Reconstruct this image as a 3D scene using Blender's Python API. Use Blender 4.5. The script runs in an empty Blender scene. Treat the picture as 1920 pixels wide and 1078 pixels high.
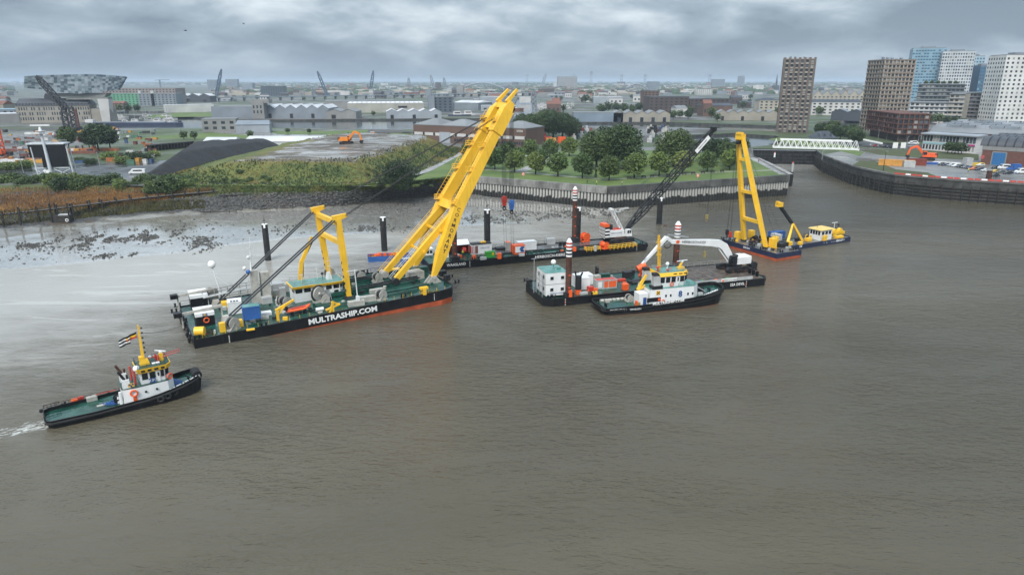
import bpy, bmesh, math, random
from math import sin, cos, pi, radians, sqrt, atan2
from mathutils import Vector as V, Matrix, noise as NZ
from mathutils.geometry import delaunay_2d_cdt
R = random.Random(7)
S = bpy.context.scene
C = S.collection
# ------------------------------------------------------------ camera
HC = 50.0; FPX = 1280.0; PITCH = math.atan((539-152)/FPX)
cp_, sp_ = cos(PITCH), sin(PITCH)
cam = bpy.data.cameras.new('camera'); cam.sensor_width = 36; cam.lens = 36*FPX/1920
cam.clip_start = 0.5; cam.clip_end = 60000
camo = bpy.data.objects.new('camera', cam); C.objects.link(camo)
camo.location = (0, 0, HC); camo.rotation_euler = (pi/2-PITCH, 0, 0)
S.camera = camo
# ------------------------------------------------------------ world: overcast sky
SUN_EL, SUN_AZ = radians(48), radians(200)
W = bpy.data.worlds.new('World'); S.world = W; W.use_nodes = True
nt = W.node_tree; N = nt.nodes; Lk = nt.links
for n in list(N): N.remove(n)
def wn(t, **k):
    n = N.new(t)
    for a, b in k.items(): setattr(n, a, b)
    return n
out = wn('ShaderNodeOutputWorld'); bg = wn('ShaderNodeBackground'); bg.inputs[1].default_value = 0.096
sky = wn('ShaderNodeTexSky', sky_type='NISHITA', sun_disc=False); sky.sun_elevation = SUN_EL; sky.sun_rotation = SUN_AZ
sky.air_density = 1.6; sky.dust_density = 3.0
tc = wn('ShaderNodeTexCoord'); sep = wn('ShaderNodeSeparateXYZ'); Lk.new(tc.outputs['Generated'], sep.inputs[0])
def wm(op, a, b):
    n = wn('ShaderNodeMath', operation=op)
    for i, q in enumerate((a, b)):
        if q is None: continue
        if isinstance(q, (int, float)): n.inputs[i].default_value = q
        else: Lk.new(q, n.inputs[i])
    return n.outputs[0]
zz = wm('ADD', wm('MAXIMUM', sep.outputs[2], 0.0), 0.30)
cmb = wn('ShaderNodeCombineXYZ'); Lk.new(wm('DIVIDE', sep.outputs[0], zz), cmb.inputs[0]); Lk.new(wm('DIVIDE', sep.outputs[1], zz), cmb.inputs[1])
cmb.inputs[2].default_value = 3.7
def wnoise(scale, det, rough, dist, vec=None):
    n = wn('ShaderNodeTexNoise'); n.inputs['Scale'].default_value = scale; n.inputs['Detail'].default_value = det
    n.inputs['Roughness'].default_value = rough; n.inputs['Distortion'].default_value = dist
    Lk.new(vec or cmb.outputs[0], n.inputs['Vector']); return n.outputs['Fac']
n1 = wnoise(1.45, 9, 0.5, 0.3); n2 = wnoise(4.4, 8, 0.55, 0.4)
nmix = wm('ADD', wm('MULTIPLY', n1, 0.74), wm('MULTIPLY', n2, 0.26))
cr = wn('ShaderNodeValToRGB'); Lk.new(nmix, cr.inputs[0])
e = cr.color_ramp.elements
e[0].position = 0.40; e[0].color = (0.85, 1.2, 1.62, 1)
e[1].position = 0.62; e[1].color = (4.0, 4.45, 4.85, 1)
q = cr.color_ramp.elements.new(0.50); q.color = (1.8, 2.27, 2.75, 1)
# pale murk low down, where the cloud base runs into the horizon
hz = wm('POWER', wm('SUBTRACT', 1.0, wm('MINIMUM', wm('MULTIPLY', wm('MAXIMUM', sep.outputs[2], 0.0), 7.5), 1.0)), 1.6)
mx0 = wn('ShaderNodeMixRGB'); Lk.new(wm('MULTIPLY', hz, 0.85), mx0.inputs[0]); Lk.new(cr.outputs[0], mx0.inputs[1]); mx0.inputs[2].default_value = (2.0, 2.55, 3.15, 1)
mx = wn('ShaderNodeMixRGB'); mx.inputs[0].default_value = 0.93; Lk.new(sky.outputs[0], mx.inputs[1]); Lk.new(mx0.outputs[0], mx.inputs[2])
# an overcast sky is brighter overhead than at the horizon
ov = wn('ShaderNodeVectorMath', operation='SCALE'); Lk.new(mx.outputs[0], ov.inputs[0]); Lk.new(wm('ADD', wm('MULTIPLY', wm('MAXIMUM', sep.outputs[2], 0.0), 1.5), 0.9), ov.inputs['Scale'])
Lk.new(ov.outputs[0], bg.inputs[0]); Lk.new(bg.outputs[0], out.inputs[0])
# ------------------------------------------------------------ sun behind the overcast
sl = bpy.data.lights.new('sun', 'SUN'); sl.energy = 1.5; sl.angle = radians(25); sl.color = (1.0, 0.97, 0.93)
so = bpy.data.objects.new('sun', sl); C.objects.link(so)
so.rotation_euler = (pi/2-SUN_EL, 0, pi-SUN_AZ)
# ------------------------------------------------------------ exposure
S.view_settings.view_transform = 'Standard'; S.view_settings.look = 'None'
S.view_settings.exposure = 1.1; S.view_settings.gamma = 1.0
S.cycles.max_bounces = 6; S.cycles.diffuse_bounces = 2; S.cycles.glossy_bounces = 3; S.cycles.transmission_bounces = 3
S.cycles.volume_bounces = 0; S.cycles.use_denoising = True; S.cycles.caustics_reflective = False; S.cycles.caustics_refractive = False
# ------------------------------------------------------------ helpers
GZ = 9.0          # quay level above low water
def at(u, v, z=0.0):
    "where the sight line through a photo pixel meets the level z"
    t = (v-539)/FPX; x = (u-960)/FPX; k = (HC-z)/(sp_+t*cp_)
    return V((x*k, (cp_-t*sp_)*k, z))
def aty(u, v, Y):
    t = (v-539)/FPX; x = (u-960)/FPX; k = Y/(cp_-t*sp_)
    return V((x*k, Y, HC-(sp_+t*cp_)*k))
def mpp(Y, v=300):
    return Y/FPX/ (cp_-(v-539)/FPX*sp_)
MATS = {}
def mat(name, col, rough=0.6, metal=0.0, var=0.12, sc=0.6, streak=0.0, dcol=(0.06, 0.045, 0.03), bump=0.0, spec=0.5, bsc=3.0, coat=0.0, wet=0.0, col2=None):
    if name in MATS: return MATS[name]
    m = bpy.data.materials.new(name); m.use_nodes = True; t = m.node_tree; n = t.nodes; b = n['Principled BSDF']
    b.inputs['Roughness'].default_value = rough; b.inputs['Metallic'].default_value = metal
    b.inputs['Specular IOR Level'].default_value = spec; b.inputs['Coat Weight'].default_value = coat
    co = n.new('ShaderNodeTexCoord')
    nz = n.new('ShaderNodeTexNoise'); nz.inputs['Scale'].default_value = sc; nz.inputs['Detail'].default_value = 6
    t.links.new(co.outputs['Object'], nz.inputs['Vector'])
    r = n.new('ShaderNodeValToRGB'); t.links.new(nz.outputs['Fac'], r.inputs[0])
    c0 = [max(0, c*(1-var*1.6)) for c in col]; c1 = list(col2) if col2 else [min(1, c*(1+var)) for c in col]
    r.color_ramp.elements[0].position = 0.3; r.color_ramp.elements[0].color = (*c0, 1)
    r.color_ramp.elements[1].position = 0.7; r.color_ramp.elements[1].color = (*c1, 1)
    res = r.outputs[0]
    if streak > 0:
        mp = n.new('ShaderNodeMapping'); mp.inputs['Scale'].default_value = (1.3, 1.3, 0.12)
        t.links.new(co.outputs['Object'], mp.inputs[0])
        n2 = n.new('ShaderNodeTexNoise'); n2.inputs['Scale'].default_value = 1.6; n2.inputs['Detail'].default_value = 7; n2.inputs['Roughness'].default_value = 0.65
        t.links.new(mp.outputs[0], n2.inputs['Vector'])
        r2 = n.new('ShaderNodeValToRGB'); t.links.new(n2.outputs['Fac'], r2.inputs[0])
        r2.color_ramp.elements[0].position = 0.52; r2.color_ramp.elements[0].color = (0, 0, 0, 1)
        r2.color_ramp.elements[1].position = 0.72; r2.color_ramp.elements[1].color = (streak, streak, streak, 1)
        x = n.new('ShaderNodeMixRGB'); t.links.new(r2.outputs[0], x.inputs[0]); t.links.new(res, x.inputs[1]); x.inputs[2].default_value = (*dcol, 1)
        res = x.outputs[0]
    if wet > 0:
        n3 = n.new('ShaderNodeTexNoise'); n3.inputs['Scale'].default_value = sc*0.7; n3.inputs['Detail'].default_value = 5
        t.links.new(co.outputs['Object'], n3.inputs['Vector'])
        r3 = n.new('ShaderNodeMapRange'); r3.inputs[1].default_value = 0.42; r3.inputs[2].default_value = 0.58
        r3.inputs[3].default_value = rough; r3.inputs[4].default_value = max(0.04, rough-wet)
        t.links.new(n3.outputs['Fac'], r3.inputs[0]); t.links.new(r3.outputs[0], b.inputs['Roughness'])
    if bump > 0:
        n4 = n.new('ShaderNodeTexNoise'); n4.inputs['Scale'].default_value = bsc; n4.inputs['Detail'].default_value = 6
        t.links.new(co.outputs['Object'], n4.inputs['Vector'])
        bp = n.new('ShaderNodeBump'); bp.inputs['Strength'].default_value = 1.0; bp.inputs['Distance'].default_value = bump
        t.links.new(n4.outputs['Fac'], bp.inputs['Height']); t.links.new(bp.outputs[0], b.inputs['Normal'])
    t.links.new(res, b.inputs['Base Color'])
    MATS[name] = m; return m
def tag(o, label=None, cat=None, group=None, kind=None):
    if label: o['label'] = label
    if cat: o['category'] = cat
    if group: o['group'] = group
    if kind: o['kind'] = kind
    return o
def empty(name, loc=(0, 0, 0), rz=0.0, label=None, cat=None, group=None):
    o = bpy.data.objects.new(name, None); C.objects.link(o); o.location = loc; o.rotation_euler = (0, 0, rz); o.empty_display_size = 0.5
    return tag(o, label, cat, group)
def inst(name, mesh, parent=None, loc=(0, 0, 0), rz=0.0, sc=None):
    o = bpy.data.objects.new(name, mesh); C.objects.link(o); o.parent = parent; o.location = loc; o.rotation_euler = (0, 0, rz)
    if sc: o.scale = sc
    return o
def clone(o, parent=None, loc=None, rz=None):
    c = o.copy(); C.objects.link(c); c.parent = parent
    if loc is not None: c.location = loc
    if rz is not None: c.rotation_euler = (0, 0, rz)
    for ch in o.children: clone(ch, c)
    return c
class MB:
    def __init__(s): s.v = []; s.f = []; s.s = []
    def add(s, vs, fs, sm=False):
        k = len(s.v); s.v += [tuple(a) for a in vs]
        for f in fs: s.f.append(tuple(k+i for i in f)); s.s.append(sm)
        return s
    BF = [(0, 3, 2, 1), (4, 5, 6, 7), (0, 1, 5, 4), (1, 2, 6, 5), (2, 3, 7, 6), (3, 0, 4, 7)]
    def box(s, c, d, rz=0.0, tp=1.0, tpy=None):
        "box on base centre c with size d; tp scales the top"
        tpy = tp if tpy is None else tpy; hx, hy = d[0]/2, d[1]/2; vs = []
        for z, ax, ay in ((0, 1, 1), (d[2], tp, tpy)):
            for a, b in ((-1, -1), (1, -1), (1, 1), (-1, 1)):
                x, y = a*hx*ax, b*hy*ay
                vs.append((c[0]+x*cos(rz)-y*sin(rz), c[1]+x*sin(rz)+y*cos(rz), c[2]+z))
        return s.add(vs, s.BF)
    def bar(s, p, q, w, h=None, w2=None, h2=None, up=(0, 0, 1)):
        p, q = V(p), V(q); h = w if h is None else h; w2 = w if w2 is None else w2; h2 = h if h2 is None else h2
        d = (q-p).normalized(); u = V(up)
        if abs(d.dot(u)) > 0.98: u = V((1, 0, 0))
        a = d.cross(u).normalized(); b = a.cross(d).normalized(); vs = []
        for c, ww, hh in ((p, w, h), (q, w2, h2)):
            for i, j in ((-1, -1), (1, -1), (1, 1), (-1, 1)): vs.append(c+a*i*ww/2+b*j*hh/2)
        return s.add(vs, s.BF)
    def cyl(s, p, q, r, r2=None, n=10, cap=True):
        p, q = V(p), V(q); r2 = r if r2 is None else r2; d = (q-p).normalized(); u = V((0, 0, 1))
        if abs(d.dot(u)) > 0.98: u = V((1, 0, 0))
        a = d.cross(u).normalized(); b = d.cross(a).normalized(); vs = []
        for c, rr in ((p, r), (q, r2)):
            for i in range(n): t = 2*pi*i/n; vs.append(c+a*cos(t)*rr+b*sin(t)*rr)
        s.add(vs, [(i, n+i, n+(i+1) % n, (i+1) % n) for i in range(n)], True)
        if cap: s.add(vs, [tuple(range(n)), tuple(range(2*n-1, n-1, -1))])
        return s
    def tube(s, pts, r, n=6):
        for a, b in zip(pts, pts[1:]): s.cyl(a, b, r, r, n)
        return s
    def sph(s, c, r, n=10, m=6, sz=1.0):
        vs = []; fs = []
        for j in range(m+1):
            t = pi*j/m
            for i in range(n): a = 2*pi*i/n; vs.append((c[0]+r*sin(t)*cos(a), c[1]+r*sin(t)*sin(a), c[2]+r*sz*cos(t)))
        for j in range(m):
            for i in range(n): k = j*n; fs.append((k+i, k+n+i, k+n+(i+1) % n, k+(i+1) % n))
        return s.add(vs, fs, True)
    def prism(s, poly, z0, z1, top=None):
        n = len(poly); top = top or poly
        vs = [(p[0], p[1], z0 if not callable(z0) else z0(p)) for p in poly]+[(p[0], p[1], z1 if not callable(z1) else z1(p)) for p in top]
        return s.add(vs, [(i, (i+1) % n, n+(i+1) % n, n+i) for i in range(n)]+[tuple(range(n-1, -1, -1)), tuple(range(n, 2*n))])
    def loft(s, rings, sm=False, close=True, caps=False):
        n = len(rings[0]); vs = [p for r in rings for p in r]; fs = []
        for j in range(len(rings)-1):
            for i in range(n if close else n-1): k = j*n; fs.append((k+i, k+(i+1) % n, k+n+(i+1) % n, k+n+i))
        s.add(vs, fs, sm)
        if caps: s.add(rings[0], [tuple(range(n-1, -1, -1))]); s.add(rings[-1], [tuple(range(n))])
        return s
    def tor(s, c, ax, r, t, n=14, m=6):
        ax = V(ax).normalized(); u = V((0, 0, 1)) if abs(ax.z) < 0.9 else V((1, 0, 0)); a = ax.cross(u).normalized(); b = ax.cross(a); rs = []
        for i in range(n+1):
            g = 2*pi*i/n; d = a*cos(g)+b*sin(g); rs.append([V(c)+d*(r+t*cos(2*pi*k/m))+ax*t*sin(2*pi*k/m) for k in range(m)])
        return s.loft(rs, True)
    def mesh(s, name, m=None):
        me = bpy.data.meshes.new(name); me.from_pydata(s.v, [], s.f); me.polygons.foreach_set('use_smooth', s.s)
        if m: me.materials.append(m)
        me.update(); return me
    def build(s, name, m=None, parent=None, loc=(0, 0, 0), rz=0.0):
        o = bpy.data.objects.new(name, s.mesh(name, m)); C.objects.link(o); o.parent = parent; o.location = loc; o.rotation_euler = (0, 0, rz); return o
def bb(name, m, c, d, parent=None, rz=0.0, bev=0.0, tp=1.0):
    o = MB().box((0, 0, 0), d, 0, tp).build(name, m, parent, c, rz)
    if bev: md = o.modifiers.new('b', 'BEVEL'); md.width = bev; md.segments = 2
    return o
def text(name, s, m, size, loc, xdir, up, parent=None, ext=0.01, spacing=1.0, cx='LEFT', bold=0.0, sx=1.0):
    "flat raised lettering: xdir is the reading direction, up the letters' up direction"
    cu = bpy.data.curves.new(name, 'FONT'); cu.body = s; cu.size = size; cu.extrude = ext; cu.align_x = cx; cu.align_y = 'CENTER'; cu.space_character = spacing; cu.offset = bold; cu.resolution_u = 2
    tmp = bpy.data.objects.new(name, cu); C.objects.link(tmp)
    dg = bpy.context.evaluated_depsgraph_get(); me = bpy.data.meshes.new_from_object(tmp.evaluated_get(dg))
    bpy.data.objects.remove(tmp); bpy.data.curves.remove(cu)
    me.materials.clear(); me.materials.append(m)
    o = bpy.data.objects.new(name, me); C.objects.link(o); o.parent = parent
    x = V(xdir).normalized(); z = x.cross(V(up)).normalized(); y = z.cross(x)
    mw = Matrix.Identity(4)
    for i in range(3): mw[i][0] = x[i]*sx; mw[i][1] = y[i]; mw[i][2] = z[i]; mw[i][3] = loc[i]
    o.matrix_local = mw; return o
def inpoly(x, y, P):
    r = False; j = len(P)-1
    for i in range(len(P)):
        if (P[i][1] > y) != (P[j][1] > y) and x < (P[j][0]-P[i][0])*(y-P[i][1])/(P[j][1]-P[i][1])+P[i][0]: r = not r
        j = i
    return r
def lerp(a, b, t): return a+(b-a)*t
# ============================================================ SETTING
def nmix(n, t, fac, a, b):
    x = n.new('ShaderNodeMixRGB'); t.links.new(fac, x.inputs[0])
    for i, q in ((1, a), (2, b)):
        if isinstance(q, tuple): x.inputs[i].default_value = (*q, 1)
        else: t.links.new(q, x.inputs[i])
    return x.outputs[0]
def nnoise(n, t, vec, sc, det=6, rough=0.55, dist=0.0):
    x = n.new('ShaderNodeTexNoise'); x.inputs['Scale'].default_value = sc; x.inputs['Detail'].default_value = det; x.inputs['Roughness'].default_value = rough; x.inputs['Distortion'].default_value = dist
    t.links.new(vec, x.inputs['Vector']); return x.outputs['Fac']
def nramp(n, t, fac, a, b, lo=0.0, hi=1.0):
    x = n.new('ShaderNodeMapRange'); x.inputs[1].default_value = a; x.inputs[2].default_value = b; x.inputs[3].default_value = lo; x.inputs[4].default_value = hi
    x.interpolation_type = 'SMOOTHSTEP'; t.links.new(fac, x.inputs[0]); return x.outputs[0]
def nmath(n, t, op, a, b=None):
    x = n.new('ShaderNodeMath'); x.operation = op
    for i, q in enumerate((a, b)):
        if q is None: continue
        if isinstance(q, (int, float)): x.inputs[i].default_value = q
        else: t.links.new(q, x.inputs[i])
    return x.outputs[0]
def newmat(name):
    m = bpy.data.materials.new(name); m.use_nodes = True; t = m.node_tree; n = t.nodes
    co = n.new('ShaderNodeTexCoord'); return m, t, n, n['Principled BSDF'], co.outputs['Object']
def nmap(n, t, vec, sc, rz=0.0):
    x = n.new('ShaderNodeMapping'); x.inputs['Scale'].default_value = sc; x.inputs['Rotation'].default_value = (0, 0, rz); t.links.new(vec, x.inputs[0]); return x.outputs[0]
# ---- river water: silty brown, wind ripples; calmer in the lee of the mudflat
def water_mat(name, deep, silt, calm=False):
    m, t, n, b, co = newmat(name)
    b.inputs['IOR'].default_value = 1.33; b.inputs['Roughness'].default_value = 0.06
    big = nnoise(n, t, nmap(n, t, co, (0.006, 0.016, 1), radians(-20)), 1.0, 4, 0.5, 0.6)
    col = nmix(n, t, nramp(n, t, big, 0.35, 0.7), deep, silt)
    f1 = nnoise(n, t, nmap(n, t, co, (0.5, 1.15, 1), radians(25)), 1.0, 3, 0.6, 0.4)
    f2 = nnoise(n, t, nmap(n, t, co, (1.5, 3.0, 1), radians(-12)), 1.0, 3, 0.6, 0.2)
    f3 = nnoise(n, t, nmap(n, t, co, (0.09, 0.2, 1), radians(20)), 1.0, 3, 0.6, 0.5)
    hgt = nmath(n, t, 'ADD', nmath(n, t, 'ADD', nmath(n, t, 'MULTIPLY', f1, 0.72), nmath(n, t, 'MULTIPLY', f2, 0.26)), nmath(n, t, 'MULTIPLY', f3, 0.85))
    bp = n.new('ShaderNodeBump'); bp.inputs['Distance'].default_value = 0.30 if calm else 1.0
    t.links.new(hgt, bp.inputs['Height']); t.links.new(bp.outputs[0], b.inputs['Normal'])
    if not calm:
        sx = n.new('ShaderNodeSeparateXYZ'); t.links.new(co, sx.inputs[0])
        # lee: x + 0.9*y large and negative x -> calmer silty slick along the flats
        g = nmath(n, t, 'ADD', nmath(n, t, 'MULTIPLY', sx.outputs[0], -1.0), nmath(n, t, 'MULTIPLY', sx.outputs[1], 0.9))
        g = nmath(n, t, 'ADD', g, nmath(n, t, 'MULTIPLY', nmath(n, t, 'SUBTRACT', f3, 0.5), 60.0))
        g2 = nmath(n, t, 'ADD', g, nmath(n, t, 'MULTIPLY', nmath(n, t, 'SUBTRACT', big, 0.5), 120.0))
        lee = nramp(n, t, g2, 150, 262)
        st = nramp(n, t, lee, 0.0, 1.0, 0.52, 0.13)
        gust = nnoise(n, t, nmap(n, t, co, (0.012, 0.03, 1), radians(15)), 1.0, 4, 0.6, 0.8)
        st = nmath(n, t, 'MULTIPLY', st, nramp(n, t, gust, 0.35, 0.65, 0.65, 1.2))
        sk = nnoise(n, t, nmap(n, t, co, (0.008, 0.022, 1), radians(28)), 1.0, 4, 0.55, 1.2); st = nmath(n, t, 'MULTIPLY', st, nramp(n, t, nmath(n, t, 'ABSOLUTE', nmath(n, t, 'SUBTRACT', sk, 0.5)), 0.004, 0.035, 0.72, 1.0))
        t.links.new(st, bp.inputs['Strength'])
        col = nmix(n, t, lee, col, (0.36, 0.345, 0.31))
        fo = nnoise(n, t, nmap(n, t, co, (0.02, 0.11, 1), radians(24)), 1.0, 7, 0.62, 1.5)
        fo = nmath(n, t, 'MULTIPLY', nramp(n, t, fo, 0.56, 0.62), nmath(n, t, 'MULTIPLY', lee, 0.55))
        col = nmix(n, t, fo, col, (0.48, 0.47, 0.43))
    else: bp.inputs['Strength'].default_value = 0.07
    t.links.new(col, b.inputs['Base Color']); return m
WATER = water_mat('river_water', (0.074, 0.064, 0.042), (0.112, 0.097, 0.066))
DOCKW = water_mat('dock_water', (0.05, 0.06, 0.06), (0.06, 0.07, 0.07), True)
o = MB().add([(-2500, -300, 0), (2500, -300, 0), (2500, 560, 0), (-2500, 560, 0)], [(0, 1, 2, 3)]).build('river', WATER); tag(o, kind='structure')
# ---- land outline
def pz(l, z=GZ): return [at(u, v, z) for u, v in l]
front = pz([(-500, 352), (0, 347), (150, 345), (300, 350), (400, 350), (560, 351), (700, 349), (800, 338), (874, 330), (1139.5, 351), (1479, 329), (1412, 293), (1410, 279), (1530, 281), (1545, 292), (1600, 312), (1680, 328), (1800, 338), (1920, 345), (2500, 372)])
holes = [pz([(196, 241), (395, 240), (520, 240), (690, 243), (775, 243), (960, 238), (1000, 236), (1250, 238), (1380, 243), (1455, 247), (1462, 236), (1250, 229), (1070, 229), (1001, 226), (1004, 198), (990, 184), (970, 184), (963, 200), (900, 222), (620, 224), (402, 225), (395, 221), (330, 218), (200, 216)]),
         pz([(1285, 254), (1375, 250), (1455, 255), (1472, 262), (1452, 272), (1405, 276), (1290, 276)]),
         pz([(818, 319), (838, 325), (870, 300), (858, 296)]),
         pz([(620, 262), (700, 265), (772, 256), (790, 247), (690, 250)]),
         pz([(1545, 236), (1700, 246), (1700, 236), (1620, 226), (1530, 228)]),
         pz([(1000, 195), (1012, 207), (1080, 204), (1060, 196)]),
         pz([(205, 214), (330, 213), (330, 209), (240, 208)])]
outer = [V((-30000, 250, 0)), V((-1200, 250, 0))]+front+[V((1400, 200, 0)), V((30000, 200, 0)), V((30000, 45000, 0)), V((-30000, 45000, 0))]
vs, es = [], []
for lp in [outer]+holes:
    k = len(vs); n_ = len(lp); vs += [V((p.x, p.y)) for p in lp]; es += [(k+i, k+(i+1) % n_) for i in range(n_)]
rv, re_, rf, *_ = delaunay_2d_cdt(vs, es, [], 0, 1e-4)
land = MB()
fl = []
for f in rf:
    cx_ = sum(rv[i].x for i in f)/3; cy_ = sum(rv[i].y for i in f)/3
    if inpoly(cx_, cy_, outer) and not any(inpoly(cx_, cy_, h) for h in holes): fl.append(tuple(f))
land.add([(p.x, p.y, GZ) for p in rv], fl)
m, t, n, b, co = newmat('land')
a1 = nnoise(n, t, co, 0.02, 8, 0.6); a2 = nnoise(n, t, co, 0.006, 6, 0.6); a3 = nnoise(n, t, co, 0.4, 5, 0.6)
c = nmix(n, t, nramp(n, t, a1, 0.42, 0.56), (0.075, 0.072, 0.066), (0.15, 0.147, 0.137))
c = nmix(n, t, nramp(n, t, a2, 0.48, 0.54), c, (0.060, 0.085, 0.028))
c = nmix(n, t, nramp(n, t, a3, 0.3, 0.8, 0, 0.35), c, (0.05, 0.05, 0.045))
t.links.new(c, b.inputs['Base Color']); t.links.new(nramp(n, t, a1, 0.4, 0.6, 0.85, 0.45), b.inputs['Roughness'])
LAND = m
tag(land.build('ground', LAND), kind='structure')
QUAY = mat('quay_concrete', (0.13, 0.125, 0.115), 0.8, var=0.4, sc=0.15, streak=0.8, dcol=(0.03, 0.035, 0.025))
DARKQ = mat('lock_wall_stone', (0.055, 0.055, 0.05), 0.75, var=0.4, sc=0.3, streak=0.7, dcol=(0.02, 0.025, 0.015))
for i, h in enumerate(holes):
    w = MB(); n_ = len(h)
    w.loft([[(p.x, p.y, 2) for p in h], [(p.x, p.y, GZ) for p in h]])
    tag(w.build('dock_wall', DARKQ if i in (0, 1) else QUAY), kind='structure')
    zl = 5.0 if i == 2 else 7.2
    vv = [(p.x, p.y, zl) for p in h]; tri = [f for f in delaunay_2d_cdt([V((p.x, p.y)) for p in h], [(k, (k+1) % n_) for k in range(n_)], [], 1, 1e-4)[2]]
    tag(MB().add(vv, [tuple(f) for f in tri]).build('dock_water', DOCKW), kind='structure')
# ---- kerb stones along the far dock edges and the park wall are with their walls below
# ---- sheet-pile wall of the park
def wall_line(pts): return [V((p.x, p.y, 0)) for p in pts]
m, t, n, b, co = newmat('sheet_pile_steel')
sx = n.new('ShaderNodeSeparateXYZ'); t.links.new(co, sx.inputs[0])
gi = n.new('ShaderNodeObjectInfo')
rag = nmath(n, t, 'ADD', nmath(n, t, 'MULTIPLY', gi.outputs['Random'], 1.1), nmath(n, t, 'MULTIPLY', nnoise(n, t, nmap(n, t, co, (3, 3, 0.5)), 1.0, 4), 2.2))
zf = nmath(n, t, 'SUBTRACT', sx.outputs[2], rag)
k1 = nramp(n, t, zf, 1.35, 1.7)
wc = nmix(n, t, nnoise(n, t, nmap(n, t, co, (2, 2, 0.3)), 1.5, 6), (0.50, 0.49, 0.45), (0.30, 0.295, 0.27))
c = nmix(n, t, k1, (0.018, 0.018, 0.016), wc)
t.links.new(c, b.inputs['Base Color']); b.inputs['Roughness'].default_value = 0.6
PILE = m
WALLC = mat('stained_concrete', (0.23, 0.225, 0.21), 0.8, var=0.35, sc=0.2, streak=0.92, dcol=(0.035, 0.033, 0.03))
WALLD = mat('dark_stained_concrete', (0.10, 0.097, 0.09), 0.8, var=0.4, sc=0.2, streak=0.9, dcol=(0.022, 0.021, 0.02))
def sheet_wall(name, A, B, label, cm, inward):
    d = (B-A); L = d.length; d.normalize(); nn = V((d.y, -d.x, 0)); nn = nn if nn.y < 0 else -nn
    root = empty(name, A, 0, label, 'wall')
    # capping beam with a walkway edge
    mb = MB(); c0 = V((0, 0, 0)); P = [c0+nn*0.9, c0+d*L+nn*0.9, c0+d*L-nn*0.8, c0-nn*0.8]
    mb.prism([(p.x, p.y) for p in P], 6.4, 9.25); mb.build('capping_beam', cm, root)
    mb = MB(); P = [c0+nn*0.15, c0+d*L+nn*0.15, c0+d*L-nn*0.6, c0-nn*0.6]; mb.prism([(p.x, p.y) for p in P], -2, 6.4); mb.build('backing', DARKQ, root)
    n_ = int(L/1.45); w = L/n_
    me = MB(); hw = w/2
    prof = [(-hw, 0.12), (-hw*0.66, 0.14), (-hw*0.5, 0.50), (hw*0.5, 0.50), (hw*0.66, 0.14), (hw, 0.12)]
    rings = []
    for z in (-2, 6.42): rings.append([(d.x*a+nn.x*b_, d.y*a+nn.y*b_, z) for a, b_ in prof])
    me.loft(rings, close=False); me = me.mesh('sheet_pile', PILE)
    for i in range(n_): inst('sheet_pile', me, root, d*(w*(i+0.5)))
    return root
WA, WB, WC = [V((p.x, p.y, 0)) for p in pz([(866, 329.3), (1139.5, 351), (1479, 329)])]
sheet_wall('quay_wall', WA, WB, 'pale streaked concrete quay wall on sheet piles above the mud, left side of the park corner', WALLC, 1)
sheet_wall('quay_wall', WB, WC, 'dark concrete quay wall on sheet piles along the river, right side of the park corner', WALLD, 1)
# channel side of the park and the lock walls: plain dark masonry with timber fenders
def plain_wall(name, pts, label, z1=GZ, cm=DARKQ, fend=0, rail=0, cat='wall', dn=1):
    root = empty(name, pts[0], 0, label, cat); o0 = V((pts[0].x, pts[0].y, 0)); root.location = o0
    q = [V((p.x, p.y, 0))-o0 for p in pts]; mb = MB()
    mb.loft([[(p.x, p.y, -2) for p in q], [(p.x, p.y, z1+0.06) for p in q]], close=False)
    nrm = []
    for i in range(len(q)):
        d = (q[min(i+1, len(q)-1)]-q[max(i-1, 0)]).normalized(); nrm.append(V((d.y, -d.x, 0))*dn)
    mb.build('wall_face', cm, root)
    mb = MB(); mb.loft([[(p+k*a).to_tuple()[:2]+(zz_,) for p, k in zip(q, nrm)] for a, zz_ in ((0.35, z1-0.5), (0.35, z1+0.25), (-0.5, z1+0.25))], close=False); mb.build('coping', QUAY, root)
    if fend:
        for z in (1.2, 2.6, 4.0, 5.4):
            if fend < 2 and z > 5: continue
            mb = MB()
            for i in range(len(q)-1): mb.bar(q[i]+nrm[i]*0.3+V((0, 0, z)), q[i+1]+nrm[i+1]*0.3+V((0, 0, z)), 0.5, 0.42)
            mb.build('fender_beam', mat('fender_timber', (0.035, 0.03, 0.024), 0.8, var=0.4), root)
        me = MB().box((0, 0, -1), (0.35, 0.35, 7.6)).mesh('fender_post', mat('fender_timber', (0.035, 0.03, 0.024)))
        for i in range(len(q)-1):
            L = (q[i+1]-q[i]).length; k = max(1, int(L/3.2))
            for j in range(k): inst('fender_post', me, root, q[i].lerp(q[i+1], (j+0.5)/k)+nrm[i]*0.62)
    return root
plain_wall('lock_wall', pz([(1479, 329), (1412, 293), (1410, 279)]), 'dark masonry wall along the park side of the lock channel', dn=1)
plain_wall('quay_wall', pz([(1530, 281), (1545, 292), (1572, 302), (1600, 312), (1640, 321), (1680, 328), (1740, 333.5), (1800, 338), (1920, 345), (2500, 372)]), 'long dark curving quay wall with timber fenders at the car park side', fend=2)
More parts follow.
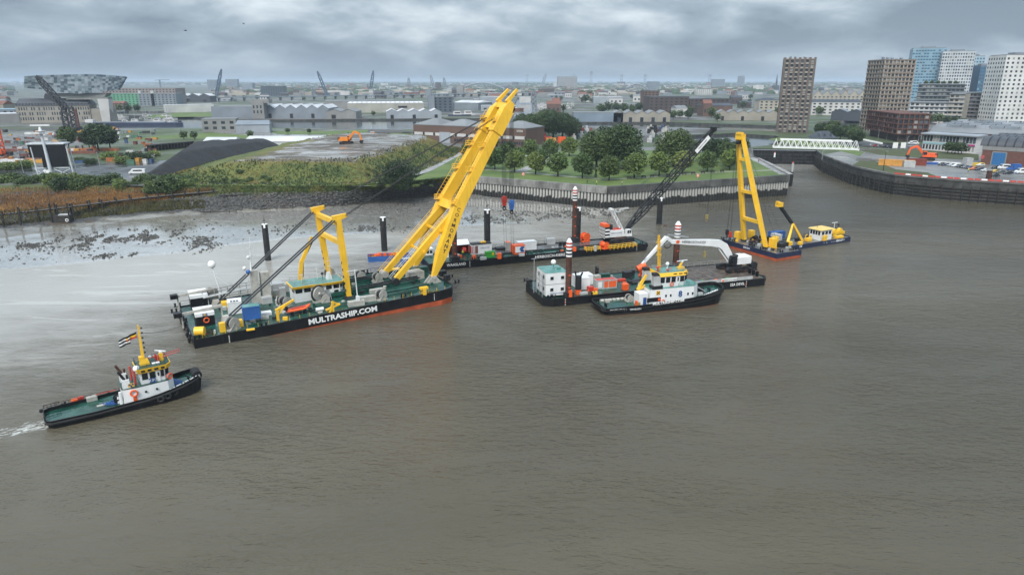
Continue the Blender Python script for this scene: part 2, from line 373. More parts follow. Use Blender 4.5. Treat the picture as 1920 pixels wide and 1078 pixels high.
# lock gate
gA, gB = pz([(1410, 279.5), (1530, 281.5)])
root = empty('lock_gate', V((gA.x, gA.y, 0)), 0, 'dark steel lock gate closing the channel below the white bridge', 'gate'); gd = V((gB.x-gA.x, gB.y-gA.y, 0))
GATE = mat('gate_steel', (0.022, 0.023, 0.024), 0.6, var=0.4, streak=0.6, dcol=(0.05, 0.04, 0.03))
mb = MB(); gn = V((0, -1.5, 0)); mb.loft([[(gn*0.4).to_tuple()[:2]+(-2,), (gd+gn*0.4).to_tuple()[:2]+(-2,)], [(gn*0.4).to_tuple()[:2]+(8.4,), (gd+gn*0.4).to_tuple()[:2]+(8.4,)]], close=False); mb.build('gate_leaf', GATE, root)
for i in range(21):
    p = gd*(i/20)+gn*0.5; MB().box((p.x, p.y, -2), (0.4, 0.6, 10.3)).build('gate_rib', GATE, root)
for z in (1.5, 3.5, 5.5, 7.8): MB().bar(gn*0.62+V((0, 0, z)), gd+gn*0.62+V((0, 0, z)), 0.8, 0.35).build('gate_beam', GATE, root)
mb = MB(); mb.bar(gn*0.3+V((0, 0, 8.6)), gd+gn*0.3+V((0, 0, 8.6)), 1.6, 0.18); mb.build('catwalk', mat('galvanised', (0.42, 0.44, 0.45), 0.5, 0.5), root)
# ---- left bank: a lofted slope from the land edge down to the mudflat
ust = [(-500, 352, 470, 560), (-200, 350, 455, 530), (0, 347, 447, 506), (150, 345, 428, 494), (250, 347, 413, 482), (330, 350, 403, 476), (420, 350, 398, 462), (520, 351, 394, 450), (640, 350, 387, 440), (740, 345, 376, 434), (800, 338, 366, 430), (840, 333, 361, 428), (866, 329, 360, 424), (910, 333, 371, 422), (980, 339, 378, 417), (1040, 343.5, 384, 413), (1085, 347, 389, 410), (1139, 351, 395, 403), (1180, 348.5, 391, 394)]
TOP, TOE, EDGE = [], [], []
for u, a, b_, c_ in ust: TOP.append(at(u, a, GZ)); TOE.append(at(u, b_, 0.9)); EDGE.append(at(u, c_, -0.03))
def resample(P, k):
    o = []
    for i in range(len(P)-1):
        for j in range(k): o.append(P[i].lerp(P[i+1], j/k))
    return o+[P[-1]]
K = 9
T_, O_, E_ = resample(TOP, K), resample(TOE, K), resample(EDGE, K)
def bank_z(t, i):  # t 0 top .. 1 toe; reed shelf on the left, straight rubble slope to the right
    u = i/(len(T_)-1)*(len(ust)-1); sh = max(0.0, min(1.0, (6.2-u)/0.9))
    lin = GZ-(GZ-0.9)*t
    if t < 0.12: s_ = GZ-3.2*t/0.12
    elif t < 0.62: s_ = 5.8-0.9*(t-0.12)/0.5
    elif t < 0.74: s_ = 4.9-2.6*(t-0.62)/0.12
    else: s_ = 2.3-1.4*(t-0.74)/0.26
    return lerp(lin, s_, sh)
rows = []
nb = 30
for j in range(nb+1):
    tt = j/nb; r = []
    for i in range(len(T_)):
        if i > (8+4)*K: break
        p = T_[i].lerp(O_[i], tt); z = bank_z(tt, i); q_ = V((p.x*0.25, p.y*0.25, 0))
        z += NZ.fractal(q_, 1.0, 2.0, 4)*0.35*(1 if 0 < j < nb else 0)
        r.append((p.x, p.y, z))
    rows.append(r)
m, t, n, b, co = newmat('bank')
sx = n.new('ShaderNodeSeparateXYZ'); t.links.new(co, sx.inputs[0])
n1_ = nnoise(n, t, co, 0.12, 7, 0.6); n2_ = nnoise(n, t, co, 1.4, 6, 0.65); n3_ = nnoise(n, t, co, 0.35, 5)
stone = nmix(n, t, nramp(n, t, n2_, 0.4, 0.65), (0.022, 0.022, 0.022), (0.10, 0.098, 0.095))
stone = nmix(n, t, nramp(n, t, n1_, 0.56, 0.66), stone, (0.085, 0.055, 0.03))
mudc = nmix(n, t, n3_, (0.12, 0.11, 0.085), (0.20, 0.185, 0.155))
zz_ = nmath(n, t, 'ADD', sx.outputs[2], nmath(n, t, 'MULTIPLY', nmath(n, t, 'SUBTRACT', n1_, 0.5), 3.0))
grass = nmix(n, t, n2_, (0.035, 0.055, 0.016), (0.09, 0.105, 0.03))
c = nmix(n, t, nramp(n, t, zz_, 1.3, 1.9), mudc, stone)
c = nmix(n, t, nramp(n, t, zz_, 6.4, 7.4), c, grass)
t.links.new(c, b.inputs['Base Color']); t.links.new(nramp(n, t, zz_, 1.3, 2.0, 0.14, 0.8), b.inputs['Roughness'])
bp = n.new('ShaderNodeBump'); bp.inputs['Distance'].default_value = 0.35; t.links.new(nramp(n, t, zz_, 1.3, 2.0, 0.08, 1.0), bp.inputs['Strength']); t.links.new(n2_, bp.inputs['Height']); t.links.new(bp.outputs[0], b.inputs['Normal'])
tag(MB().loft(rows, True, False).build('river_bank', m), kind='structure')
# ---- mudflat: wet, almost mirror-like silt with standing water and rubble patches
rows = []
nb = 16
for j in range(nb+1):
    tt = j/nb; r = []
    for i in range(len(O_)):
        p = O_[i].lerp(E_[i], tt); z = 0.9*(1-tt)**1.2
        if j == 0 and i > 12*K: p = p+V((0, 3, 0)); z = 1.0
        if 0 < j < nb: z += NZ.fractal(V((p.x*0.09, p.y*0.09, 3)), 1.0, 2.0, 4)*0.10*(1-tt)
        r.append((p.x, p.y, z))
    rows.append(r)
r = [(x, y-6, -0.6) for x, y, z in rows[-1]]; rows.append(r)
m, t, n, b, co = newmat('mud')
n1_ = nnoise(n, t, co, 0.10, 8, 0.6, 0.4); n2_ = nnoise(n, t, co, 0.9, 8, 0.7); n3_ = nnoise(n, t, nmap(n, t, co, (0.05, 0.16, 1), radians(10)), 1.0, 7, 0.6, 1.0)
c = nmix(n, t, nramp(n, t, n2_, 0.38, 0.7), (0.25, 0.235, 0.205), (0.42, 0.405, 0.365))
c = nmix(n, t, nramp(n, t, n3_, 0.58, 0.72, 0, 0.7), c, (0.06, 0.053, 0.04))
rl_ = nramp(n, t, nmath(n, t, 'ABSOLUTE', nmath(n, t, 'SUBTRACT', nnoise(n, t, nmap(n, t, co, (0.16, 0.07, 1), radians(-25)), 1.0, 5, 0.6, 1.6), 0.5)), 0.003, 0.016, 0.55, 0.0); c = nmix(n, t, rl_, c, (0.06, 0.052, 0.04))
t.links.new(c, b.inputs['Base Color'])
wet = nramp(n, t, n3_, 0.50, 0.66, 0.09, 0.40); b.inputs['Coat Weight'].default_value = 1.0; b.inputs['Coat Roughness'].default_value = 0.12; b.inputs['Coat IOR'].default_value = 1.6
t.links.new(wet, b.inputs['Roughness']); b.inputs['Specular IOR Level'].default_value = 0.7
bp = n.new('ShaderNodeBump'); bp.inputs['Distance'].default_value = 0.10
t.links.new(nmath(n, t, 'ADD', n2_, nmath(n, t, 'MULTIPLY', n1_, 1.5)), bp.inputs['Height']); t.links.new(nramp(n, t, n3_, 0.44, 0.62, 0.16, 0.5), bp.inputs['Strength']); t.links.new(bp.outputs[0], b.inputs['Normal'])
tag(MB().loft(rows, True, False).build('mudflat', m), kind='structure')
# rubble: rocks on the flats and the slope, one uncountable mass
ROCK = mat('wet_rock', (0.042, 0.038, 0.031), 0.55, var=0.5, sc=0.8, col2=(0.085, 0.078, 0.065)); RIP = mat('riprap_rock', (0.036, 0.035, 0.034), 0.6, var=0.5, sc=1.3, col2=(0.115, 0.11, 0.10))
rk = MB()
def mud_z(p):
    k_ = min(range(len(O_)), key=lambda i: abs(O_[i].lerp(E_[i], .5).x-p.x)); tt = max(0.0, min(1.0, (O_[k_].y-p.y)/(O_[k_].y-E_[k_].y))); return 0.9*(1-tt)**1.2
def rock(p, r):
    k = 5; a0 = R.random()*6; vs_ = [(p[0]+r*cos(a0+6.283*i/k)*R.uniform(.7, 1.2), p[1]+r*sin(a0+6.283*i/k)*R.uniform(.7, 1.2), p[2]-0.1) for i in range(k)]
    vs_ += [(p[0]+(x-p[0])*0.55, p[1]+(y-p[1])*0.55, p[2]+r*R.uniform(.3, .7)) for x, y, _ in vs_[:k]]
    rk.add(vs_, [(i, (i+1) % k, k+(i+1) % k, k+i) for i in range(k)]+[tuple(range(k, 2*k))])
for u, v, ru, rv_, n_ in ((150, 458, 65, 11, 420), (60, 462, 45, 6, 120), (205, 448, 70, 9, 330), (300, 444, 45, 9, 420), (380, 455, 32, 13, 420), (330, 440, 120, 22, 160), (190, 478, 30, 5, 110), (250, 475, 12, 3, 30), (80, 480, 110, 14, 60), (690, 428, 40, 6, 160), (770, 428, 50, 5, 160), (900, 412, 50, 8, 170), (980, 408, 90, 9, 300), (1080, 400, 60, 7, 330), (820, 405, 40, 14, 150), (760, 395, 60, 9, 150), (540, 432, 60, 8, 90), (1140, 402, 30, 4, 160), (960, 395, 60, 10, 160)):
    for i in range(int(n_*2.6)):
        gu, gv = R.gauss(0, .55), R.gauss(0, .55); p = at(u+gu*ru, v+gv*rv_-gu*rv_*.35, 0.35)
        if NZ.noise(V((p.x*.22, p.y*.13, 2))) < -.08: continue
        rock((p.x, p.y, mud_z(p)+.04), 0.10+R.random()**4*0.48)
tag(rk.build('rubble', ROCK), 'dark wet stones scattered over the shining mudflat', 'stones', kind='stuff')
rk = MB()
for i in range(6500):
    k = R.uniform(5.3*K, 12*K); i0 = int(k); fr = k-i0; tt = R.uniform(0.25, 0.93)
    if i0+1 >= len(T_): continue
    p = T_[i0].lerp(T_[i0+1], fr).lerp(O_[i0].lerp(O_[i0+1], fr), tt); rock((p.x, p.y, bank_z(tt, i0)+0.05), 0.2+R.random()**2*0.55)
tag(rk.build('riprap', RIP), 'dark grey riprap stones covering the river bank slope', 'stones', kind='stuff')
# ---- heightfields
def hfield(name, poly, hf, step, m, kind='structure', z0=GZ):
    xs = [p.x for p in poly]; ys = [p.y for p in poly]; x0, x1, y0, y1 = min(xs), max(xs), min(ys), max(ys)
    nx, ny = int((x1-x0)/step)+2, int((y1-y0)/step)+2; vs_ = []; fs_ = []
    for j in range(ny):
        for i in range(nx): x, y = x0+i*step, y0+j*step; vs_.append((x, y, hf(x, y)))
    for j in range(ny-1):
        for i in range(nx-1):
            k = j*nx+i
            if max(vs_[a][2] for a in (k, k+1, k+nx, k+nx+1)) > z0-0.35: fs_.append((k, k+1, k+nx+1, k+nx))
    o = MB().add(vs_, fs_, True); o.s = [True]*len(o.f); return tag(o.build(name, m), kind=kind)
def pdist(x, y, P):
    d = 1e9
    for i in range(len(P)):
        a, b_ = P[i-1], P[i]; ex, ey = b_.x-a.x, b_.y-a.y; t_ = max(0, min(1, ((x-a.x)*ex+(y-a.y)*ey)/(ex*ex+ey*ey))); d = min(d, math.hypot(a.x+ex*t_-x, a.y+ey*t_-y))
    return d if inpoly(x, y, P) else -d
MP = pz([(262, 341), (330, 345), (460, 345), (600, 347), (700, 344), (770, 326), (862, 284), (850, 276), (700, 268), (540, 272), (430, 285), (330, 305)])
def mound_h(x, y):
    d = pdist(x, y, MP); q_ = V((x*0.06, y*0.06, 0)); nn_ = NZ.fractal(q_, 1.0, 2.0, 5)
    if d < 0: return GZ-0.5+d*0.1
    s_ = min(1, d/23); s_ = s_*s_*(3-2*s_)
    px_ = (x+110)/120; k_ = max(0.0, min(1.0, (x+168)/62)); k_ = k_*k_*(3-2*k_); return GZ-0.5+s_*(8.7+px_*1.0)*(.12+.88*k_)+nn_*0.7*min(1, d/6)
m, t, n, b, co = newmat('mound_grass')
sx = n.new('ShaderNodeSeparateXYZ'); t.links.new(co, sx.inputs[0])
n1_ = nnoise(n, t, co, 0.10, 7, 0.62); n2_ = nnoise(n, t, co, 0.9, 6, 0.65); n3_ = nnoise(n, t, nmap(n, t, co, (0.03, 0.09, 1), 0.5), 1.0, 7, 0.6, 0.8)
g = nmix(n, t, nramp(n, t, n1_, 0.38, 0.6), (0.060, 0.088, 0.020), (0.130, 0.145, 0.034))
g = nmix(n, t, nramp(n, t, n2_, 0.55, 0.75, 0, 0.8), g, (0.155, 0.125, 0.040))
g = nmix(n, t, nramp(n, t, n2_, 0.25, 0.42, 0.6, 0), g, (0.02, 0.03, 0.010))
zz_ = nmath(n, t, 'ADD', sx.outputs[2], nmath(n, t, 'MULTIPLY', nmath(n, t, 'SUBTRACT', n1_, 0.5), 4.0))
mu = nmix(n, t, nramp(n, t, n3_, 0.4, 0.62), (0.10, 0.085, 0.068), (0.23, 0.21, 0.18))
k1 = nramp(n, t, zz_, 16.0, 16.8); ye = nramp(n, t, zz_, 14.4, 16.0, 0, 0.6)
g = nmix(n, t, ye, g, (0.16, 0.125, 0.03))
c = nmix(n, t, k1, g, mu); t.links.new(c, b.inputs['Base Color'])
pud = nmath(n, t, 'MULTIPLY', k1, nramp(n, t, n3_, 0.48, 0.56)); t.links.new(nramp(n, t, pud, 0, 1, 0.85, 0.12), b.inputs['Roughness'])
bp = n.new('ShaderNodeBump'); bp.inputs['Distance'].default_value = 0.8; t.links.new(n2_, bp.inputs['Height']); t.links.new(nramp(n, t, pud, 0, 1, 1, 0.05), bp.inputs['Strength']); t.links.new(bp.outputs[0], b.inputs['Normal'])
hfield('grass_mound', MP, mound_h, 1.6, m)
CP = pz([(262, 333), (300, 331), (340, 326), (420, 306), (540, 287), (540, 279), (440, 279), (330, 288)])
def coal_h(x, y):
    d = pdist(x, y, CP); nn_ = NZ.fractal(V((x*0.12, y*0.12, 7)), 1.0, 2.0, 5)
    return GZ-0.5+(min(d*0.6, 7.6)+nn_*0.6*min(1, d/5) if d > 0 else d*0.1)
COAL = mat('coal', (0.016, 0.016, 0.017), 0.8, var=0.5, sc=0.8, bump=0.5, bsc=1.6)
tag(hfield('coal_heap', CP, coal_h, 1.5, COAL, None), 'long black coal heap with a flat top behind the green mound', 'coal heap')
# ---- grass, path, roads and yards laid on the ground
def sheet(name, px_, m, dz, z=GZ, kind='structure'):
    P = pz(px_, z); n_ = len(P); r = delaunay_2d_cdt([V((p.x, p.y)) for p in P], [(k, (k+1) % n_) for k in range(n_)], [], 1, 1e-4)
    return tag(MB().add([(p.x, p.y, z+dz) for p in r[0]], [tuple(f) for f in r[2]]).build(name, m), kind=kind)
m, t, n, b, co = newmat('park_grass')
n1_ = nnoise(n, t, co, 0.08, 6, 0.6); n2_ = nnoise(n, t, co, 1.2, 6, 0.6)
c = nmix(n, t, nramp(n, t, n1_, 0.35, 0.65), (0.062, 0.112, 0.020), (0.115, 0.165, 0.032)); c = nmix(n, t, nramp(n, t, n2_, 0.35, 0.8, 0, 0.5), c, (0.12, 0.13, 0.045))
t.links.new(c, b.inputs['Base Color']); b.inputs['Roughness'].default_value = 0.8; GRASS = m
ASPH = mat('wet_asphalt', (0.060, 0.062, 0.064), 0.55, var=0.35, sc=0.05, wet=0.45)
PAVE = mat('pale_paving', (0.30, 0.29, 0.27), 0.6, var=0.2, sc=0.2, wet=0.35)
SETT = mat('wet_sett_paving', (0.20, 0.195, 0.18), 0.5, var=0.25, sc=0.08, wet=0.35)
sheet('park_lawn', [(870, 328.5), (1139.5, 350.2), (1474, 329), (1404, 292), (1300, 284), (1150, 281), (1000, 285), (885, 297), (858, 318)], GRASS, 0.02)
def ribbon(name, px_, w, m, dz, z=GZ):
    P = pz(px_, z); mb = MB(); a, b_ = [], []
    for i in range(len(P)):
        d = (P[min(i+1, len(P)-1)]-P[max(i-1, 0)]).normalized(); nn_ = V((d.y, -d.x, 0)); a.append(P[i]+nn_*w/2+V((0, 0, dz))); b_.append(P[i]-nn_*w/2+V((0, 0, dz)))
    mb.loft([a, b_], close=False); return tag(mb.build(name, m), kind='structure')
ribbon('park_path', [(862, 312), (900, 318), (960, 321.5), (1050, 330), (1137, 337), (1200, 334), (1290, 327), (1372, 322), (1462, 319)], 2.0, PAVE, 0.05)
ribbon('park_path', [(975, 321.5), (1000, 312), (1030, 305), (1022, 296), (985, 292)], 6.0, PAVE, 0.045)
ribbon('promenade', [(1412, 296), (1440, 309), (1474, 327)], 6.5, PAVE, 0.06)
ribbon('towpath', [(772, 333), (800, 320), (862, 289), (900, 274)], 4.2, PAVE, 0.03)
sheet('towpath_lawn', [(786, 331), (860, 325), (875, 296), (872, 288), (862, 292), (815, 318)], GRASS, 0.018)
sheet('yard', [(-300, 340), (40, 336), (150, 336), (262, 333), (290, 322), (330, 300), (250, 304), (100, 310), (-300, 318)], ASPH, 0.03)
sheet('yard', [(420, 262), (640, 268), (660, 255), (640, 246), (400, 247)], SETT, 0.02)
sheet('quay_yard', [(1545, 290), (1600, 311), (1680, 327), (1800, 337), (1920, 344), (2300, 360), (2300, 290), (1920, 285), (1700, 280), (1612, 278)], SETT, 0.02)
sheet('verge', [(1560, 280), (1612, 293), (1620, 286), (1580, 276)], GRASS, 0.04)
YG = mat('dry_grass', (0.135, 0.12, 0.04), 0.85, var=0.4, sc=0.15, col2=(0.06, 0.085, 0.02))
sheet('verge', [(1612, 283), (1650, 291), (1720, 296), (1835, 301), (1835, 290), (1720, 281), (1640, 280)], YG, 0.05)
sheet('verge', [(1598, 310), (1680, 326.5), (1765, 334), (1740, 324), (1680, 318), (1640, 302), (1612, 302)], YG, 0.05)
sheet('verge', [(1440, 262), (1500, 272), (1545, 279), (1612, 278), (1560, 270), (1500, 262), (1460, 258)], GRASS, 0.03)
sheet('road', [(1600, 275), (1700, 279), (1920, 284), (2300, 290), (2300, 282), (1920, 277), (1720, 272), (1560, 262), (1530, 262)], ASPH, 0.03)
sheet('lawn', [(225, 265), (330, 260), (460, 262), (480, 255), (400, 249), (300, 254)], GRASS, 0.025)
sheet('field', [(255, 225), (330, 220), (400, 219), (400, 212), (340, 211), (280, 216)], GRASS, 0.025)
sheet('lawn', [(700, 262), (775, 258), (790, 252), (735, 250)], GRASS, 0.025)
sheet('lawn', [(500, 246), (610, 246), (690, 243.5), (690, 249), (620, 253), (520, 252)], GRASS, 0.024)
# marsh strip between the mound and the bank
sheet('verge', [(260, 345), (330, 349), (560, 350.5), (700, 348.5), (800, 337.5), (850, 330), (812, 320), (775, 331), (700, 344), (600, 347), (330, 345)], GRASS, 0.03)
# ---- reeds on the shelf, one mass
REED = mat('reed', (0.27, 0.115, 0.035), 0.85, var=0.35, sc=0.08, col2=(0.36, 0.19, 0.055))
rd = MB()
for i in range(26000):
    k = R.uniform(0.8*K, 5.75*K); i0 = int(k); fr = k-i0; tt = R.uniform(0.04, 0.66)
    if k > 4.2*K and tt > 0.66-(k/K-4.2)*0.35: continue
    p = T_[i0].lerp(T_[i0+1], fr).lerp(O_[i0].lerp(O_[i0+1], fr), tt); z = bank_z(tt, i0)-0.1
    h = R.uniform(0.5, 1.3); a = R.random()*6.28; w = 0.16; dx, dy = cos(a)*w, sin(a)*w; lx, ly = R.uniform(-.4, .4), R.uniform(-.4, .4)
    rd.add([(p.x-dx, p.y-dy, z), (p.x+dx, p.y+dy, z), (p.x+lx, p.y+ly, z+h)], [(0, 1, 2)])
tag(rd.build('reed_bed', REED), 'rust orange reed bed behind the wooden jetty', 'reeds', kind='stuff')
REEDG = mat('reed_green', (0.09, 0.085, 0.025), 0.85, var=0.35, sc=0.2)
rd = MB()
for i in range(9000):
    k = R.uniform(0.8*K, 5.6*K); i0 = int(k); fr = k-i0; tt = R.uniform(0.60, 0.78)
    p = T_[i0].lerp(T_[i0+1], fr).lerp(O_[i0].lerp(O_[i0+1], fr), tt); z = bank_z(tt, i0)-0.1
    h = R.uniform(0.6, 1.3); a = R.random()*6.28; w = 0.16; dx, dy = cos(a)*w, sin(a)*w
    rd.add([(p.x-dx, p.y-dy, z), (p.x+dx, p.y+dy, z), (p.x+R.uniform(-.3, .3), p.y+R.uniform(-.3, .3), z+h)], [(0, 1, 2)])
tag(rd.build('bank_grass', REEDG), 'green and olive grass fringe below the orange reeds', 'grass', kind='stuff')
# weeds on the mound, one mass
wd = {}
for nm, cl in (('weed_green', (0.085, 0.125, 0.028)), ('weed_dark', (0.040, 0.066, 0.018)), ('weed_straw', (0.24, 0.19, 0.06))): wd[nm] = (MB(), mat(nm, cl, 0.85, var=0.35, sc=0.3))
x0, x1 = min(p.x for p in MP), max(p.x for p in MP); y0, y1 = min(p.y for p in MP), max(p.y for p in MP)
for i in range(60000):
    x, y = R.uniform(x0-4, x1), R.uniform(y0-3, y1); d = pdist(x, y, MP) if i % 3 == 0 else None
    if d is None: d = pdist(x, y, MP)
    if d < -3 or R.random() < max(0, (d-11)/12): continue
    z = max(GZ, mound_h(x, y)); nn_ = NZ.noise(V((x*0.07, y*0.07, 5)))+R.gauss(0, .25); nm = 'weed_straw' if nn_ > 0.28-0.012*d else ('weed_dark' if nn_ < -0.18 else 'weed_green')
    h = R.uniform(0.2, 0.75)*(1.5 if nm == 'weed_dark' else 1); mb = wd[nm][0]
    for k in range(2):
        a = R.random()*6.28; w = R.uniform(.15, .4); dx, dy = cos(a)*w, sin(a)*w; mb.add([(x-dx, y-dy, z-0.1), (x+dx, y+dy, z-0.1), (x+R.uniform(-.4, .4), y+R.uniform(-.4, .4), z+h)], [(0, 1, 2)])
for i in range(14000):
    k = R.uniform(4.6*K, 12*K); i0 = min(int(k), len(T_)-2); fr = k-i0; tt = R.uniform(-.12, .26)**1 if R.random() < .8 else R.uniform(.2, .4)
    p = T_[i0].lerp(T_[i0+1], fr).lerp(O_[i0].lerp(O_[i0+1], fr), tt); z = min(GZ, bank_z(max(0, tt), i0))-.05; nn_ = NZ.noise(V((p.x*.12, p.y*.12, 9)))+R.gauss(0, .25); mb = wd['weed_straw' if nn_ > .3 else ('weed_dark' if nn_ < -.25 else 'weed_green')][0]; h = R.uniform(.2, .8)
    for k_ in range(2): a = R.random()*6.28; w = R.uniform(.15, .4); dx, dy = cos(a)*w, sin(a)*w; mb.add([(p.x-dx, p.y-dy, z), (p.x+dx, p.y+dy, z), (p.x+R.uniform(-.3, .3), p.y+R.uniform(-.3, .3), z+h)], [(0, 1, 2)])
for nm, lb in (('weed_green', 'mid green weeds covering the mound slope'), ('weed_dark', 'dark green rank weeds in clumps on the mound slope'), ('weed_straw', 'straw coloured dry grass on the mound shoulder')):
    tag(wd[nm][0].build('weeds', wd[nm][1]), lb, 'weeds', kind='stuff')
# ---- haze: the rainy air between here and the city
m = bpy.data.materials.new('haze_air'); m.use_nodes = True; t = m.node_tree
for q_ in list(t.nodes):
    if q_.type == 'BSDF_PRINCIPLED': t.nodes.remove(q_)
pv = t.nodes.new('ShaderNodeVolumePrincipled'); pv.inputs['Density'].default_value = 0.000095; pv.inputs['Color'].default_value = (0.74, 0.87, 1.0, 1); pv.inputs['Anisotropy'].default_value = 0.0
t.links.new(pv.outputs[0], t.nodes['Material Output'].inputs['Volume'])
hzb = MB().box((0, 21000, -4), (64000, 50000, 100)).build('haze', m); tag(hzb, 'thin grey rain haze lying over the river and city', 'haze', kind='stuff')
# ============================================================ VESSEL TOOLS
YEL = mat('crane_yellow', (0.86, 0.50, 0.030), 0.42, var=0.08, sc=0.25, streak=0.3, dcol=(0.35, 0.19, 0.03))
BLK = mat('hull_black', (0.009, 0.0095, 0.011), 0.42, spec=0.3, var=0.3, sc=0.3, streak=0.35, dcol=(0.045, 0.038, 0.03))
NAVY = mat('hull_navy', (0.016, 0.024, 0.060), 0.4, var=0.2, sc=0.3, streak=0.25, dcol=(0.04, 0.035, 0.03))
RED = mat('antifouling_red', (0.42, 0.085, 0.030), 0.6, var=0.25, sc=0.4, streak=0.4, dcol=(0.16, 0.05, 0.03))
DECK = mat('deck_green', (0.014, 0.066, 0.048), 0.42, var=0.4, sc=0.35, wet=0.36, streak=0.0)
DECKL = mat('roof_green', (0.10, 0.27, 0.235), 0.45, var=0.2, sc=0.4, wet=0.3)
WHT = mat('paint_white', (0.74, 0.75, 0.74), 0.45, var=0.05, sc=0.5, streak=0.22, dcol=(0.40, 0.34, 0.27))
GRY = mat('paint_grey', (0.42, 0.43, 0.42), 0.5, var=0.12, streak=0.3, dcol=(0.2, 0.13, 0.08))
CRM = mat('winch_cream', (0.42, 0.405, 0.36), 0.5, var=0.15, sc=1.0, streak=0.5, dcol=(0.16, 0.10, 0.06))
DGR = mat('machine_dark', (0.022, 0.0225, 0.024), 0.5, var=0.4, sc=1.2, spec=0.35)
RUB = mat('rubber', (0.016, 0.016, 0.017), 0.75, var=0.3)
ORG = mat('safety_orange', (0.80, 0.115, 0.022), 0.45, var=0.1, streak=0.15, dcol=(0.3, 0.08, 0.03))
REDP = mat('paint_red', (0.50, 0.045, 0.028), 0.45, var=0.12, streak=0.2)
BLU = mat('paint_blue', (0.030, 0.110, 0.34), 0.45, var=0.12, streak=0.25, dcol=(0.02, 0.05, 0.12))
GRN = mat('paint_green', (0.045, 0.33, 0.040), 0.45, var=0.1)
GLS = mat('window_glass', (0.012, 0.016, 0.020), 0.08, var=0.2, spec=0.6)
WIR = mat('wire_rope', (0.030, 0.031, 0.032), 0.55, 0.3)
STAY = mat('stay_grey', (0.060, 0.062, 0.064), 0.5, var=0.1)
LETW = mat('letter_white', (0.80, 0.80, 0.78), 0.5, var=0.03)
LETB = mat('letter_black', (0.015, 0.017, 0.025), 0.5, var=0.03)
LETN = mat('letter_blue', (0.02, 0.07, 0.24), 0.5, var=0.03)
RUST = mat('rusty_brown', (0.085, 0.032, 0.020), 0.7, var=0.4, sc=0.8, streak=0.6, dcol=(0.03, 0.018, 0.014))
STEEL = mat('deck_steel', (0.115, 0.112, 0.108), 0.45, var=0.35, sc=0.3, wet=0.34, streak=0.0)
GALV = mat('galvanised', (0.42, 0.44, 0.45), 0.5, 0.5)
TIMB = mat('deck_timber', (0.10, 0.078, 0.06), 0.6, var=0.4, sc=0.8, wet=0.25)
HIVIS = mat('hi_vis', (0.62, 0.72, 0.04), 0.7, var=0.05)
class Ship:
    def __init__(s, name, o, head, zd, label, cat):
        s.o = V((o[0], o[1], 0)); s.a = radians(head); s.zd = zd; s.root = empty(name, s.o, s.a, label, cat)
    def inv(s, w): d = w-s.o; c, n = cos(s.a), sin(s.a); return V((d.x*c+d.y*n, -d.x*n+d.y*c, w.z))
    def wld(s, l): c, n = cos(s.a), sin(s.a); return V((s.o.x+l[0]*c-l[1]*n, s.o.y+l[0]*n+l[1]*c, l[2]))
    def L(s, u, v, dz=0.0):
        z = 2.0
        for i in range(6): l = s.inv(at(u, v, z)); z = s.zd(l.x)+dz
        l.z = z; return l
    def LY(s, u, v, y):
        "where the sight line meets the upright plane local y"
        a = s.inv(V((0, 0, HC))); b = s.inv(at(u, v, -200.0)); t = (y-a.y)/(b.y-a.y); return a.lerp(b, t)
    def LX(s, u, v, x):
        a = s.inv(V((0, 0, HC))); b = s.inv(at(u, v, -200.0)); t = (x-a.x)/(b.x-a.x); return a.lerp(b, t)
    def dk(s, x, y, dz=0.0): return V((x, y, s.zd(x)+dz))
def hull(s, out, zd, zr, zpaint, m_top, m_bot, m_deck, flare=0.96, wall=0.3, deckname='deck'):
    "out: closed outline (x, y) counter-clockwise; zr rail height fn, zd deck fn, zpaint boot-top fn"
    n = len(out); cx = sum(p[0] for p in out)/n
    def ring(f, zf, ins=0.0):
        r = []
        for i, p in enumerate(out):
            a, b = out[i-1], out[(i+1) % n]; d = V((b[0]-a[0], b[1]-a[1])).normalized(); nx, ny = d.y, -d.x
            r.append((p[0]*f-nx*ins, p[1]*f-ny*ins, zf(p[0])))
        return r
    lo = MB().loft([ring(flare*0.985, lambda x: -1.5), ring(flare, lambda x: zpaint(x))]); lo.build('bottom_hull', m_bot, s.root)
    mb = MB(); mb.loft([ring(flare, zpaint), ring(1.0, zr), ring(1.0, zr, wall), ring(1.0, lambda x: zd(x)-0.02, wall)]); mb.build('hull', m_top, s.root)
    r = ring(1.0, zd, wall-0.02); MB().add(r, [tuple(range(n))]).build(deckname, m_deck, s.root)
def bollards(s, p, rz=0.0, m=None, k=1.0):
    mb = MB(); mb.box((0, 0, 0), (1.5*k, 0.5*k, 0.1))
    for x in (-.45, .45): mb.cyl((x*k, 0, 0), (x*k, 0, .8*k), .19*k, None, 8); mb.cyl((x*k, 0, .72*k), (x*k, 0, .86*k), .27*k, None, 8)
    return mb.build('bollard', m or BLK, s.root, p, rz)
def winch(s, p, rz, r, w, m=None, dm=None, name='winch'):
    o = MB(); o.box((0, 0, 0), (r*2.2, w*1.2, 0.25))
    for y in (-1, 1): o.bar((-r*.9, y*w/2, .2), (0, y*w/2, r*1.2), .35, .18); o.bar((r*.9, y*w/2, .2), (0, y*w/2, r*1.2), .35, .18); o.cyl((0, y*w/2-.08, r*1.15), (0, y*w/2+.08, r*1.15), r, None, 18)
    o.box((r*.9, w*.62, 0), (r*.9, r*.8, r*1.1)); o = o.build(name, m or CRM, s.root, p, rz)
    MB().cyl((0, -w/2, r*1.15), (0, w/2, r*1.15), r*.72, None, 16).build('drum', dm or DGR, o)
    return o
